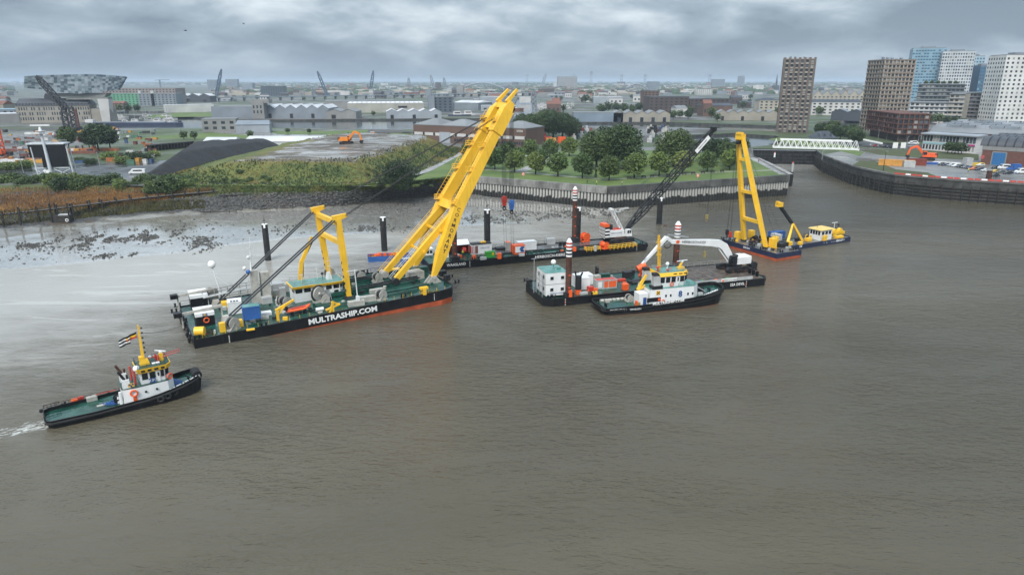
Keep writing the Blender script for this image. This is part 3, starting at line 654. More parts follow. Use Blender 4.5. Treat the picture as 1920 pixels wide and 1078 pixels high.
def railing(s, pts, m, h=1.05, step=1.6, name='railing', r=.03, mid=True):
    mb = MB()
    for a, b in zip(pts, pts[1:]):
        a, b = V(a), V(b); L = (b-a).length; k = max(1, int(L/step))
        for i in range(k+1): p = a.lerp(b, i/k); mb.bar(p, p+V((0, 0, h)), r*2)
        for z in ((h, h*.5) if mid else (h,)): mb.bar(a+V((0, 0, z)), b+V((0, 0, z)), r*2)
    return mb.build(name, m, s.root)
def tyre(par, c, ax, r=.55, name='tyre_fender'): return MB().tor(c, ax, r, r*.42, 12, 6).build(name, RUB, par)
def buoy(par, c, ax, r=.42): return MB().tor(c, ax, r, r*.26, 12, 6).build('lifebuoy', ORG, par)
def panes(par, a, b, z0, z1, k, gap=.16, m=None, nrm=None, tilt=0.0, name='window', d=.05):
    "a row of k panes on the upright wall from a to b (x, y), bottoms z0, tops z1"
    a, b = V((a[0], a[1], 0)), V((b[0], b[1], 0)); L = (b-a).length; dr = (b-a)/L; nn = V((dr.y, -dr.x, 0)); w = L/k
    for i in range(k):
        p = a+dr*(w*(i+.5)); q = p+nn*tilt; hw = w/2-gap; mb = MB()
        fr = []
        for z, c, o_ in ((z0, p, 0), (z1, q, 0)):
            for sg in (-1, 1): fr.append(c+dr*hw*sg+nn*d+V((0, 0, z)))
        bk = [x-nn*(d+.12) for x in fr]; mb.add(fr+bk, [(0, 1, 3, 2), (0, 4, 5, 1), (2, 3, 7, 6), (0, 2, 6, 4), (1, 5, 7, 3)]); mb.build(name, m or GLS, par)
def walls(par, poly, z0, z1, m, flare=1.0, name='wall', c=None):
    cx = sum(p[0] for p in poly)/len(poly); cy = sum(p[1] for p in poly)/len(poly)
    return MB().prism(poly, z0, z1, [(cx+(p[0]-cx)*flare, cy+(p[1]-cy)*flare) for p in poly]).build(name, m, par)
def rect(x0, x1, y0, y1): return [(x0, y0), (x1, y0), (x1, y1), (x0, y1)]
def container(p, rz, d, m, label, par_name='shipping_container', grp=None, ribs=True, top=None, cat='container'):
    root = empty(par_name, p, rz, label, cat, grp); bx = MB()
    hx, hy, h = d[0]/2, d[1]/2, d[2]; bx.box((0, 0, .08), (d[0]-.12, d[1]-.12, h-.16)); bx.build('wall', m, root)
    fr = MB()
    for sx_ in (-1, 1):
        for sy in (-1, 1): fr.box((sx_*(hx-.08), sy*(hy-.08), 0), (.16, .16, h))
    for z in (0, h-.16):
        for sy in (-1, 1): fr.box((0, sy*(hy-.08), z), (d[0]-.32, .15, .16))
        for sx_ in (-1, 1): fr.box((sx_*(hx-.08), 0, z), (.15, d[1]-.32, .16))
    fr.build('frame', m, root)
    if ribs:
        rb = MB(); k = max(3, int(d[0]/.42))
        for i in range(k):
            x = -hx+.3+(d[0]-.6)*(i+.5)/k
            for sy in (-1, 1): rb.box((x, sy*(hy-.075), .2), (.17, .07, h-.4))
        tag(rb.build('corrugation', m, root), kind='stuff')
    if top: MB().box((0, 0, h-.02), (d[0]-.3, d[1]-.3, .05)).build('roof_sheet', top, root)
    return root
def spud(s, p, z0, z1, r, m, tip=False, name='spud'):
    o = MB().cyl((0, 0, z0), (0, 0, z1), r, None, 14).build(name, m, s.root, (p[0], p[1], 0))
    if tip:
        zt = z1
        cols = [LETW, BLK, LETW, BLK, LETW, REDP, LETW, REDP]
        for i, cm in enumerate(cols): MB().cyl((0, 0, zt), (0, 0, zt+.42), r*1.03, None, 14).build('band', cm, o); zt += .42
        MB().cyl((0, 0, zt), (0, 0, zt+.9), r*1.03, r*.35, 14).build('cap', LETW, o)
    for z in range(int(z0)+4, int(z1)-1, 3): MB().box((0, -r, z), (.5, .08, .28)).build('mark', ORG if m is RUST else LETW, o)
    return o
def person(p, rz, top, label, legs=None, h=1.78, name='person'):
    "standing figure, one continuous skinned body with clothing pieces as children"
    k = h/1.78; me = bpy.data.meshes.new('body')
    J = [(0, 0, .95), (0, 0, 1.18), (0, .01, 1.42), (0, .01, 1.52), (0, .03, 1.60), (0, .03, 1.72),
         (.10, 0, .90), (.12, .02, .50), (.13, -.02, .08), (.13, .14, .04), (-.10, 0, .90), (-.12, -.04, .50), (-.13, -.10, .08), (-.13, .05, .04),
         (.19, 0, 1.42), (.26, -.02, 1.16), (.27, .10, .93), (-.19, 0, 1.42), (-.27, .02, 1.16), (-.24, .18, 1.00)]
    E_ = [(0, 1), (1, 2), (2, 3), (3, 4), (4, 5), (0, 6), (6, 7), (7, 8), (8, 9), (0, 10), (10, 11), (11, 12), (12, 13), (2, 14), (14, 15), (15, 16), (2, 17), (17, 18), (18, 19)]
    Rr = [.15, .14, .15, .065, .095, .09, .10, .07, .05, .045, .10, .07, .05, .045, .075, .055, .045, .075, .055, .045]
    me.from_pydata([(x*k, y*k, z*k) for x, y, z in J], E_, [])
    o = bpy.data.objects.new('body', me); C.objects.link(o); md = o.modifiers.new('skin', 'SKIN'); o.modifiers.new('sub', 'SUBSURF').levels = 1
    for i, sv in enumerate(me.skin_vertices[0].data): sv.radius = (Rr[i]*k, Rr[i]*k); sv.use_root = (i == 0)
    dg = bpy.context.evaluated_depsgraph_get(); m2 = bpy.data.meshes.new_from_object(o.evaluated_get(dg)); bpy.data.objects.remove(o)
    m2.materials.clear(); skin = mat('skin', (0.45, 0.27, 0.19), 0.6, var=.05)
    for q_ in (legs or mat('trousers_dark', (0.02, 0.023, 0.03), 0.8), top, skin): m2.materials.append(q_)
    for f in m2.polygons: z = f.center.z/k; f.material_index = 0 if z < .98 else (1 if z < 1.5 else 2); f.use_smooth = True
    root = empty(name, p, rz, label, 'person'); b = bpy.data.objects.new('body', m2); C.objects.link(b); b.parent = root
    MB().sph((0, .02*k, 1.735*k), .115*k, 10, 6, .8).build('helmet', LETW if top is HIVIS else mat('hair', (0.03, 0.02, 0.015), 0.8), root)
    return root
# ============================================================ TREES
LEAFS = [mat('leaf_mid', (0.092, 0.150, 0.032), 0.6, var=0.35, sc=0.5), mat('leaf_dark', (0.052, 0.092, 0.024), 0.6, var=0.35, sc=0.4), mat('leaf_light', (0.125, 0.175, 0.038), 0.6, var=0.3, sc=0.6)]
LEAFD = mat('leaf_deep', (0.024, 0.046, 0.014), 0.6, var=0.35, sc=0.4)
for m_ in LEAFS:
    t = m_.node_tree; n = t.nodes; b = n['Principled BSDF']; src = b.inputs['Base Color'].links[0].from_socket; oi = n.new('ShaderNodeObjectInfo'); hs = n.new('ShaderNodeHueSaturation'); t.links.new(src, hs.inputs['Color']); t.links.new(nramp(n, t, oi.outputs['Random'], 0, 1, .68, 1.3), hs.inputs['Value']); t.links.new(nramp(n, t, oi.outputs['Random'], 0, 1, .512, .478), hs.inputs['Hue']); t.links.new(hs.outputs[0], b.inputs['Base Color'])
BARK = mat('bark', (0.045, 0.036, 0.028), 0.9, var=0.3, sc=2)
def crown_mesh(h0, h1, r, n, leaf, m, seed, lobes=9, shape='oval', squash=1.0):
    q = random.Random(seed); mb = MB(); L = []
    for i in range(lobes):
        t = (i+.5)/lobes; z = lerp(h0, h1, .16+.72*t)
        if shape == 'oval': rr = r*sin(pi*min(.97, max(.10, .24+.72*t)))**.75
        elif shape == 'cone': rr = r*(1.03-t)**.6
        else: rr = r*(.55+.45*sin(pi*t))
        a = i*2.4+q.random(); d = rr*.55; L.append((cos(a)*d, sin(a)*d, z, rr*q.uniform(.48, .68)))
    L.append((0, 0, (h0+h1)/2, r*.6))
    tot = sum(l[3]**2 for l in L)
    for x, y, z, lr in L:
        for j in range(int(n*lr*lr/tot)):
            u = q.gauss(0, 1), q.gauss(0, 1), q.gauss(0, 1); l = sqrt(sum(k*k for k in u)) or 1; f = lr*(.62+.38*q.random()**.5)*(1+.12*q.gauss(0, 1))
            p = V((x+u[0]/l*f, y+u[1]/l*f, z+u[2]/l*f*.85*squash))
            if p.z < h0: p.z = h0+q.random()*.4
            a = V((q.gauss(0, 1), q.gauss(0, 1), q.gauss(0, 1)*.5)).normalized(); b = a.cross(V((q.gauss(0, 1), q.gauss(0, 1), q.gauss(0, 1)))).normalized(); s_ = leaf*q.uniform(.6, 1.3)
            mb.add([p-a*s_, p+b*s_*.6, p+a*s_, p-b*s_*.6], [(0, 1, 2, 3)])
    return mb.mesh('crown', m)
def trunk_mesh(h0, h1, r0, rc, seed, limbs=6):
    q = random.Random(seed); mb = MB(); mb.cyl((0, 0, -.3), (0, 0, h0), r0*1.15, r0*.8, 8); mb.cyl((0, 0, h0), (q.uniform(-.2, .2), q.uniform(-.2, .2), lerp(h0, h1, .75)), r0*.8, r0*.2, 7)
    for i in range(limbs):
        a = i*2.4+q.random(); z = lerp(h0, h1, .02+.5*i/limbs); mb.cyl((0, 0, z), (cos(a)*rc*.7, sin(a)*rc*.7, z+rc*.6), r0*.4, r0*.1, 5)
    return mb.mesh('trunk', BARK)
TREE = {}
def tree_kind(key, h0, h1, r, n, leaf, mi, shape='oval', lobes=9, vars=3, r0=None):
    TREE[key] = [(trunk_mesh(h0, h1, r0 or max(.12, r*.07), r, i*7+3), crown_mesh(h0*.85, h1, r, n, leaf, LEAFS[mi], i*13+5, lobes, shape)) for i in range(vars)]
tree_kind('park', 1.5, 8.6, 3.7, 3400, .32, 0)
tree_kind('parkl', 1.5, 8.4, 3.6, 3400, .32, 2, 'oval')
tree_kind('big', 4.0, 19.0, 9.0, 9000, .50, 1, 'dome', 16, 2)
tree_kind('mid', 3.0, 13.0, 5.6, 4500, .45, 1, 'dome', 12, 2)
tree_kind('far', 2.0, 10.0, 5.0, 520, .95, 1, 'dome', 8, 3)
tree_kind('street', 1.8, 7.0, 3.0, 900, .42, 1, 'oval', 7, 2)
def tree(key, p, label, group=None, sc=1.0, rz=None, name='tree', v=None, cat='tree'):
    tm, cm = TREE[key][R.randrange(len(TREE[key])) if v is None else v]
    o = empty(name, p, R.random()*6.28 if rz is None else rz, label, cat, group); o.scale = (sc*R.uniform(.93, 1.07), sc*R.uniform(.93, 1.07), sc)
    inst('trunk', tm, o); inst('crown', cm, o); return o
def bush(p, r, h, label, mi=1, group=None, n=1500, leaf=.28, seed=1, name='bush', sx_=1.0):
    o = empty(name, p, R.random()*6, label, 'bush', group); inst('foliage', crown_mesh(-.3, h, r, n, leaf, LEAFS[mi] if mi < 3 else LEAFD, seed, 9, 'dome', 1.0), o)
    inst('stem', MB().cyl((0, 0, -.4), (0, 0, h*.6), .1, .04, 5).mesh('stem', BARK), o); return o
# ============================================================ CRANE BARGE (yellow sheerlegs)
zdC = lambda x: 1.6+(x+28.7)*0.0313
s = Ship('crane_barge', (-43.53, 149.26), 30.98, zdC, 'long black and red crane barge with giant yellow sheerlegs boom', 'crane barge')
out = [(-28.7, -12.2), (24.5, -12.2), (27.4, -11.4), (28.7, -9.2), (28.7, 9.2), (27.4, 11.4), (24.5, 12.2), (-28.7, 12.2)]
hull(s, out, zdC, lambda x: zdC(x)+.22, lambda x: zdC(x)-2.05, BLK, RED, DECK, 1.0, .3)
yc = 1.0
# side lettering, draught marks
a = s.LY(578, 604, -12.2); b = s.LY(697, 581.5, -12.2); tl = (b.x-a.x)
text('lettering', 'MULTRASHIP.COM', LETW, 1.62, (a.x, -12.24, zdC(a.x)-.93), (1, 0, .0313), (0, 0, 1), s.root, .02, 1.0, 'LEFT', .055, tl/12.35)
for xx in (-22.3, 22.5):
    for i in range(6): MB().box((xx, -12.22, zdC(xx)-1.75+i*.27), (.16, .04, .13)).build('draught_mark', LETW, s.root)
text('lettering', 'CORMORANT', LETW, .8, (-28.74, -6.5, 1.0), (0, -1, 0), (0, 0, 1), s.root, .01, 1.0, 'CENTER')
# stern push-frames and fenders
for y in (-8.5, -5.0, 0, 4, 8.2): MB().bar((-28.75, y, 1.5), (-29.3, y, .2), .35, .35).bar((-28.75, y+1.2, 1.5), (-29.3, y+1.2, .2), .35, .35).bar((-29.05, y-.1, .9), (-29.05, y+1.3, .9), .3).build('stern_fender', BLK, s.root)
# ---- boom
def leg(mb, P, W): 
    for (p, w, h), (q, w2, h2) in zip(W, W[1:]): mb.bar(p, q, w, h, w2, h2, up=(-.87, 0, .5))
TOPX, TOPZ = 49.3, 45.5
for sy in (-1, 1):
    F = V((25.8, yc+sy*5.6, zdC(25.8)+1.3)); Kn = V((33.4, yc+sy*4.2, 20.6)); T = V((TOPX-1.6, yc+sy*2.5, TOPZ-3.4)); F2 = F.lerp(Kn, .33)
    mb = MB(); leg(mb, None, [(F, .75, .9), (F2, 2.0, 2.5), (Kn, 2.1, 2.7), (Kn.lerp(T, .1), 1.9, 2.5), (T, 1.7, 2.2)]); lg = mb.build('boom_leg', YEL, s.root)
    d = (T-Kn).normalized()
    # head plates and horns
    mb = MB(); mb.bar(T-d*5.2, T+d*1.2, 2.3, 3.0, up=(-.87, 0, .5)); mb.bar(T+d*1.2, T+d*3.4+V((.2, 0, 0)), 1.8, 2.7, 1.2, 1.6, up=(-.87, 0, .5)); mb.bar(T+d*3+V((-.9, 0, .4)), T+d*6.3+V((.4, 0, .6)), .8, 1.0, .55, .6, up=(-.87, 0, .5)); mb.build('boom_head', YEL, s.root)
    for k in (.2, 1.2, 2.2): MB().cyl(T+d*k+V((.9, -.5, -.6)), T+d*k+V((.9, .5, -.6)), .75, None, 14).build('sheave', DGR, s.root)
    # foot bracket
    f0 = V((F.x, F.y, zdC(F.x))); mb = MB()
    for dy in (-.75, .75): mb.add([f0+V((-2.2, dy-.14, 0)), f0+V((1.9, dy-.14, 0)), f0+V((.35, dy-.14, 1.8)), f0+V((-.5, dy-.14, 1.8)), f0+V((-2.2, dy+.14, 0)), f0+V((1.9, dy+.14, 0)), f0+V((.35, dy+.14, 1.8)), f0+V((-.5, dy+.14, 1.8))], [(0, 3, 2, 1), (4, 5, 6, 7), (0, 1, 5, 4), (1, 2, 6, 5), (2, 3, 7, 6), (3, 0, 4, 7)])
    mb.cyl(F+V((0, -1.1, 0)), F+V((0, 1.1, 0)), .35, None, 10); mb.build('foot_bracket', CRM, s.root)
    # handrail ladder up the back of the leg
    mb = MB(); up = V((-.88, 0, .47)); n_ = 30
    pp = [Kn.lerp(T, i/n_)+up*1.35 for i in range(n_+1)]
    for off in ((.55, -.0), (.0, .0)):
        mb.tube([p+up*(.0 if off[0] else 1.0)+V((0, sy*.5, 0)) for p in pp], .05, 4)
    for p in pp: mb.bar(p+V((0, sy*.5, 0)), p+up*1.0+V((0, sy*.5, 0)), .07); mb.bar(p+V((0, sy*.5, 0)), p+V((0, -sy*.2, 0)), .06)
    mb.build('boom_ladder', YEL, s.root)
    for f in (.02, .36, .62, .9):
        c = Kn.lerp(T, f)+up*1.5; mb = MB(); mb.box((c.x, c.y, c.z), (1.8, 1.5, .12))
        for ax, ay in ((-.8, -.7), (.8, -.7), (.8, .7), (-.8, .7)): mb.bar(c+V((ax, ay, 0)), c+V((ax, ay, 1.1)), .09)
        for z in (.55, 1.1):
            for p, q_ in (((-.8, -.7), (.8, -.7)), ((.8, -.7), (.8, .7)), ((.8, .7), (-.8, .7)), ((-.8, .7), (-.8, -.7))): mb.bar(c+V((*p, z)), c+V((*q_, z)), .09)
        mb.build('platform', YEL, s.root)
    # luffing strut down to the deck rails
    Sf = V((17.3, yc+sy*3.6+1.6, zdC(17.3)+1.1)); St = Kn+V((-.5, -sy*.6, -1.0)); mb = MB(); mb.bar(Sf, St, .95, 1.25, 1.2, 1.7, up=(-.87, 0, .5)); mb.build('luffing_strut', YEL, s.root)
    mb = MB(); up2 = V((-.8, 0, .6)); qq = [Sf.lerp(St, i/16)+up2*.9 for i in range(17)]
    mb.tube([p+up2*.9 for p in qq], .05, 4); mb.tube([p+up2*.45 for p in qq], .04, 4)
    for p in qq: mb.bar(p, p+up2*.9, .07)
    mb.build('strut_handrail', YEL if sy > 0 else WHT, s.root)
    MB().cyl(Sf+V((0, -1.2, 0)), Sf+V((0, 1.2, 0)), .85, None, 14).build('strut_roller', CRM if sy > 0 else DGR, s.root)
    MB().box((12.5, yc+sy*3.6+1.6, 0), (22, 1.9, .8)).build('slide_rail', DECK, s.root, (0, 0, zdC(12.5)-.05))
    rr = 0.5
    for dy in (-.7, .7): MB().bar((2, yc+sy*3.6+1.6+dy, zdC(2)+.95), (23.5, yc+sy*3.6+1.6+dy, zdC(23.5)+.95), .22, .3).build('rail', DGR, s.root)
K1, K2 = V((33.4, yc-4.2, 20.6)), V((33.4, yc+4.2, 20.6))
MB().bar(K1, K2, 2.1, 2.3, up=(-.87, 0, .5)).build('cross_beam', YEL, s.root)
MB().bar(K1+V((-4.6, -.2, -5.2)), K2+V((-4.6, -.2, -5.2)), .5, .5).build('strut_brace', YEL, s.root); MB().bar(K1+V((-8.8, .4, -10)), K2+V((-8.8, .4, -10)), .5, .5).build('strut_brace', YEL, s.root)
MB().bar((TOPX-3.2, yc-2.4, TOPZ-6.2), (TOPX-3.2, yc+2.4, TOPZ-6.2), 2.0, 2.2, up=(-.87, 0, .5)).bar((TOPX-.6, yc-2.4, TOPZ-1.6), (TOPX-.6, yc+2.4, TOPZ-1.6), 1.3, 1.7, up=(-.87, 0, .5)).build('head_beam', YEL, s.root)
# letters reading down the near leg
F = V((25.8, yc-5.6, zdC(25.8)+1.3)); Kn = V((33.4, yc-4.2, 20.6)); d = (Kn-F).normalized(); up = V((0, 0, 1)); nrm = V((0, -1, 0)); side = d.cross(nrm).normalized()
for i, ch in enumerate('CORMORANT'):
    c = F.lerp(Kn, .975-i*.0745); w_ = lerp(2.0, 2.1, .5)/2+.035
    nn = (nrm-d*nrm.dot(d)).normalized(); xd = nn.cross(d).normalized()*-1
    text('lettering', ch, LETB, 1.3, c+nn*w_, xd if xd.x > 0 else -xd, d, s.root, .01, 1, 'CENTER', .018)
# hoist falls and hook blocks
hk = s.root
HX = TOPX+.6
for (dx, dy, zb, cm, kx) in ((0.0, 1.5, 20.2, REDP, 0), (.4, -1.6, 19.6, BLU, 1)):
    mb = MB(); p = V((HX+dx, yc+dy, 0))
    for ax in (-.45, -.15, .15, .45):
        for ay in (-.25, .25): mb.cyl((p.x+ax, p.y+ay, zb+1.2), (p.x+ax*.9, p.y+ay, TOPZ-3.4), .05, None, 4, False)
    mb.build('hoist_rope', WIR, s.root)
    o = MB().box((p.x, p.y, zb-.6), (1.25, .8, 1.7), 0, .75).box((p.x, p.y, zb-1.4), (.9, .7, .8)).build('hook_block', cm, s.root)
    MB().cyl((p.x, p.y-.5, zb+.35), (p.x, p.y+.5, zb+.35), .62, None, 14).build('sheave', cm, o)
    MB().tor((p.x, p.y, zb-2.1), (0, 1, 0), .42, .16, 10, 5).box((p.x, p.y, zb-1.9), (.6, .5, .5)).build('hook', DGR, o)
    for ax in (-.3, .3): MB().cyl((p.x+ax, p.y, zb-2.2), (p.x+ax*1.3+.3, p.y-.3, .2 if kx else 4), .035, None, 4).build('sling', WIR, s.root)
# ---- rear gantry
gt = {}
for sy, (fu, fv), (tu, tv), y in ((-1, (655, 560), (634, 414), -4.3), (1, (624, 541), (594, 398), 8.3)):
    f = s.LY(fu, fv, y-.2*sy) if sy < 0 else V((4.6, y+.2, zdC(4.6))); f.z = zdC(f.x); t_ = s.LY(tu, tv, y); gt[sy] = t_
    mb = MB(); mb.bar(f, f.lerp(t_, .6), .85, .95, 1.25, 1.3); mb.bar(f.lerp(t_, .6), t_+V((0, 0, .6)), 1.25, 1.3, 1.1, 1.1); mb.build('gantry_post', YEL, s.root)
    mb = MB(); mb.bar(t_+V((-1.2, 0, .4)), t_+V((1.9, 0, 1.1)), 1.1, 1.5, .6, .8); mb.build('gantry_head', YEL, s.root)
    MB().box((f.x, f.y, f.z), (2.4, 1.6, .5), 0, .7).build('post_foot', DGR, s.root)
    # stern backstays, a pair each side
    A = s.L(436, 552) if sy > 0 else s.L(481, 578)
    A = V((-21.5, y, zdC(-21.5)+.4))
    for k in (-.8, .8): MB().bar(t_+V((-.9, k*.8, .2)), A+V((0, k, 0)), .27, .27).build('backstay', STAY, s.root)
    MB().box((A.x, A.y, A.z-.4), (2.0, 2.2, 1.4), 0, .6).build('stay_anchor', CRM, s.root)
    # luffing ropes to the boom head
    for k in (-.35, .35): MB().cyl(t_+V((1.6, k, 1.0)), V((TOPX-4.2, yc+sy*2.0+k, TOPZ-4.2)), .085, None, 5).build('luffing_rope', WIR, s.root)
    for i in range(5): c = f.lerp(t_, .1+i*.09); MB().box((c.x-.6, c.y-.2, c.z), (.25, .3, .45)).build('step', DGR, s.root)
for fz in (.72, .97): a, b = [V((lerp(4.6, gt[q_].x, fz), (gt[q_].y), lerp(zdC(4.6), gt[q_].z, fz))) for q_ in (-1, 1)]; MB().bar(a, b, .9, 1.0).build('gantry_beam', YEL, s.root)
# ---- wheelhouse
h0 = zdC(0); hp = [(-6.2, -.6), (-2.4, -.6), (-1.2, -.9), (4.0, -.9), (4.9, 0), (4.9, 4.2), (-6.2, 4.2)]
wh = walls(s.root, hp, h0-.2, h0+3.6, WHT, 1.0, 'wheelhouse')
panes(wh, (-6.2, -.6), (-2.4, -.6), h0+2.0, h0+3.1, 2, .2); panes(wh, (-2.3, -.62), (-1.3, -.9), h0+2.0, h0+3.1, 1, .15); panes(wh, (.6, -.9), (4.0, -.9), h0+2.0, h0+3.1, 2, .2); panes(wh, (2.4, -.9), (3.8, -.9), h0+.9, h0+1.6, 1, .2)
panes(wh, (-6.2, 1.8), (-6.2, -.5), h0+2.0, h0+3.1, 2, .15); panes(wh, (4.0, -.9), (4.9, 0), h0+2.0, h0+3.1, 1, .15)
MB().box((-.6, -.93, h0+.05), (.85, .08, 2.0)).build('door', GRY, wh); panes(wh, (-.95, -.98), (-.25, -.98), h0+1.2, h0+1.8, 1, .12)
rf = walls(wh, [(p[0]*1.05, p[1]-.25 if p[1] < 1 else p[1]+.2) for p in hp], h0+3.6, h0+3.62, DECKL, 1.0, 'roof')
MB().prism([(p[0]*1.07, p[1]-.35 if p[1] < 1 else p[1]+.3) for p in hp], h0+3.05, h0+3.58, [(p[0]*1.10, p[1]-.55 if p[1] < 1 else p[1]+.4) for p in hp]).build('fascia', YEL, wh)
railing(s, [(-6, -.5, h0+3.6), (4.4, -.9, h0+3.6), (4.6, 4, h0+3.6), (-6, 4, h0+3.6), (-6, -.5, h0+3.6)], GALV, .9, 1.5, 'roof_rail', .022)
for x, y, hh in ((2.2, 1.2, 5.5), (2.9, 2.6, 3.5), (-3.8, 2.0, 2.2), (0, 3, 3)): MB().cyl((x, y, h0+3.6), (x, y, h0+3.6+hh), .06, .03, 5).box((x, y, h0+3.6+hh*.8), (.9, .08, .08)).build('antenna', WHT, wh)
MB().box((2.4, 2, h0+3.6), (1.3, 1.3, 1.6), 0, .5).build('mast_base', WHT, wh); MB().sph((1.0, 2.2, h0+5), .35, 8, 5).cyl((1, 2.2, h0+3.6), (1, 2.2, h0+5), .05, None, 5).build('search_light', DGR, wh)
buoy(wh, (4.95, 1.0, h0+1.6), (1, -.3, 0))
for i in range(7): MB().box((.9+.12*i*0, -1.1-.28*i, h0+1.9-.28*i), (.9, .25, .05)).build('stair_tread', GALV, wh)
MB().bar((.45, -1.0, h0+1.9), (.45, -3.1, h0), .06, .2).bar((1.35, -1.0, h0+1.9), (1.35, -3.1, h0), .06, .2).build('stair_string', GALV, wh)
MB().tor((-1.6, -2.6, h0+1.9), (.5, -1, 0), 1.75, .22, 22, 6).build('reel_rim', DGR, wh); MB().cyl((-1.75, -2.3, h0+1.9), (-1.35, -3.1, h0+1.9), 1.6, None, 22).build('reel_disc', CRM, wh); MB().cyl((-1.4, -3.0, h0+1.9), (-1.2, -3.4, h0+1.9), .45, .25, 12).box((-1.6, -2.7, h0-.2), (2.4, 1.4, .6)).build('reel_hub', CRM, wh)
# ---- knuckle-boom crane behind the house
b0 = V((-3.2, 8.6, zdC(-3)+.0)); p1 = s.LY(563, 520, 8.6); p2 = s.LY(565, 492, 8.6); p3 = s.LY(585, 444, 8.6)
MB().bar(V((p1.x, 8.6, zdC(p1.x))), p1, .9, .9).bar(p1, p2, .8, .9, .7, .8).bar(p2, p3, .75, .85, .5, .55).build('deck_crane', YEL, s.root); MB().bar(p2+V((.55, 0, .6)), p2.lerp(p3, .85)+V((.55, 0, 0)), .35, .35).bar(p1+V((.6, 0, 0)), p2+V((.5, 0, 1.2)), .3).build('crane_ram', DGR, s.root)
# ---- stern gear
gen = container(s.wld(s.L(437.5, 588)+V((.6, 1.0, 0))), s.a-.15, (2.9, 3.2, 2.7), WHT, 'white generator housing on the stern deck of the long crane barge', 'generator_housing', None, False, None, 'generator')
for i in range(3): MB().box((-.6+.6*i, -.8, 2.7), (.4, .5, .1)).build('vent', DGR, gen)
bx = container(s.wld(s.L(471.5, 607)+V((.4, 1.2, .9))), s.a-.1, (3.4, 2.4, 2.7), BLU, 'blue steel box on legs with pale green roof on the crane barge', 'control_cabin', None, False, DECKL, 'cabin')
for ax in (-1.5, 1.5):
    for ay in (-1.0, 1.0): MB().box((ax, ay, -.95), (.18, .18, 1.0)).build('leg', DGR, bx)
for (u, v, y) in ((375, 575, 5.2), (386, 610, -4.2)):
    p = s.L(u, v); o = MB().box((p.x, p.y+1, p.z), (3.6, 3.2, 2.9)).build('winch_house', BLK, s.root)
    MB().add([(p.x-1.85, p.y-.65, p.z+2.2), (p.x+1.85, p.y-.65, p.z+2.2), (p.x+1.85, p.y+2.7, p.z+3.05), (p.x-1.85, p.y+2.7, p.z+3.05), (p.x-1.85, p.y-.65, p.z+2.9), (p.x+1.85, p.y-.65, p.z+2.9), (p.x+1.85, p.y+2.7, p.z+3.4), (p.x-1.85, p.y+2.7, p.z+3.4)], MB.BF).build('winch_roof', WHT, o)
    MB().bar((p.x-4.6, p.y+.3, p.z+3.0), (p.x+3.6, p.y+.3, p.z+3.6), .4, .5).bar((p.x-4.2, p.y+.3, p.z), (p.x-4.2, p.y+.3, p.z+3), .3).bar((p.x+3.4, p.y+.3, p.z), (p.x+3.4, p.y+.3, p.z+3.5), .3).build('winch_gantry', CRM, o); MB().box((p.x-4.9, p.y+.3, p.z+2.6), (1.5, 1.4, .9)).build('gantry_end', BLK, o)
    if v > 600: buoy(o, (p.x+.2, p.y-.66, p.z+1.3), (0, 1, 0), .5); MB().box((p.x, p.y-.72, p.z+2.3), (.9, .03, .5)).build('emblem', BLU, o); MB().box((p.x, p.y-.75, p.z+2.35), (.2, .03, .4), 0).box((p.x, p.y-.75, p.z+2.47), (.7, .03, .14)).build('emblem_cross', YEL, o)
for (u, v, r, w, rz) in ((437, 618, 1.25, 1.3, .5), (398, 565, 1.5, 1.2, .6), (535, 575, 1.1, 1.6, .4), (610, 566, .9, 1.3, 0), (715, 562, 1.1, 1.5, .3), (708, 528, 1.05, 1.6, .2), (618, 521, 1.2, 1.2, .2), (675, 525, 1.1, 2.0, .1), (528, 572, 1.0, 1.6, 1.2), (498, 562, 1.0, 1.4, .3)): winch(s, s.L(u, v), rz, r, w)
MB().cyl((0, -.9, .95), (0, .9, .95), .95, None, 16).build('towing_drum', YEL, s.root, s.L(366, 633)+V((1.0, .6, 0)), 1.2)
for (u, v, d, cm) in ((418, 622, (1.1, .9, 2.0), YEL), (450, 612, (1.2, 1.0, 1.5), YEL), (425, 575, (2.0, 1.6, 1.3), YEL), (645, 553, (1.2, .8, .9), YEL), (520, 557, (1.5, 1.2, 1.8), CRM), (690, 565, (3.5, 1.4, 1.3), CRM), (668, 573, (3.6, 1.3, 1.2), CRM), (706, 549, (3.2, 1.0, 1.0), CRM), (778, 522, (3.8, 3.0, 2.0), CRM), (785, 512, (4.6, 1.8, 1.6), DECK), (740, 509, (2.6, 1.4, .8), YEL), (830, 517, (1.6, 1.6, 1.4), DGR), (838, 526, (1.4, 1.2, 1.5), DGR), (815, 511, (1.0, 1.0, .9), ORG), (470, 619, (1.6, .7, .3), YEL), (500, 568, (2.2, 2.0, 1.6), GRY), (512, 543, (4.5, 3.0, 1.7), GRY), (488, 545, (2.0, 2.2, 1.5), DGR), (530, 556, (1.4, 1.2, 2.2), GRY), (541, 546, (1.6, 1.5, 2.0), GRY), (500, 590, (2.0, 1.6, .7), WHT), (492, 598, (2.6, 1.3, .6), CRM)):
    o = bb('deck_locker', cm, s.L(u, v), d, s.root, R.uniform(-.1, .1), .06)
for (u, v) in ((370, 636), (345, 604), (327, 586), (333, 575), (757, 556), (857, 531), (845, 521), (686, 512), (676, 514), (600, 527), (565, 540), (495, 612)): bollards(s, s.L(u, v), 0)
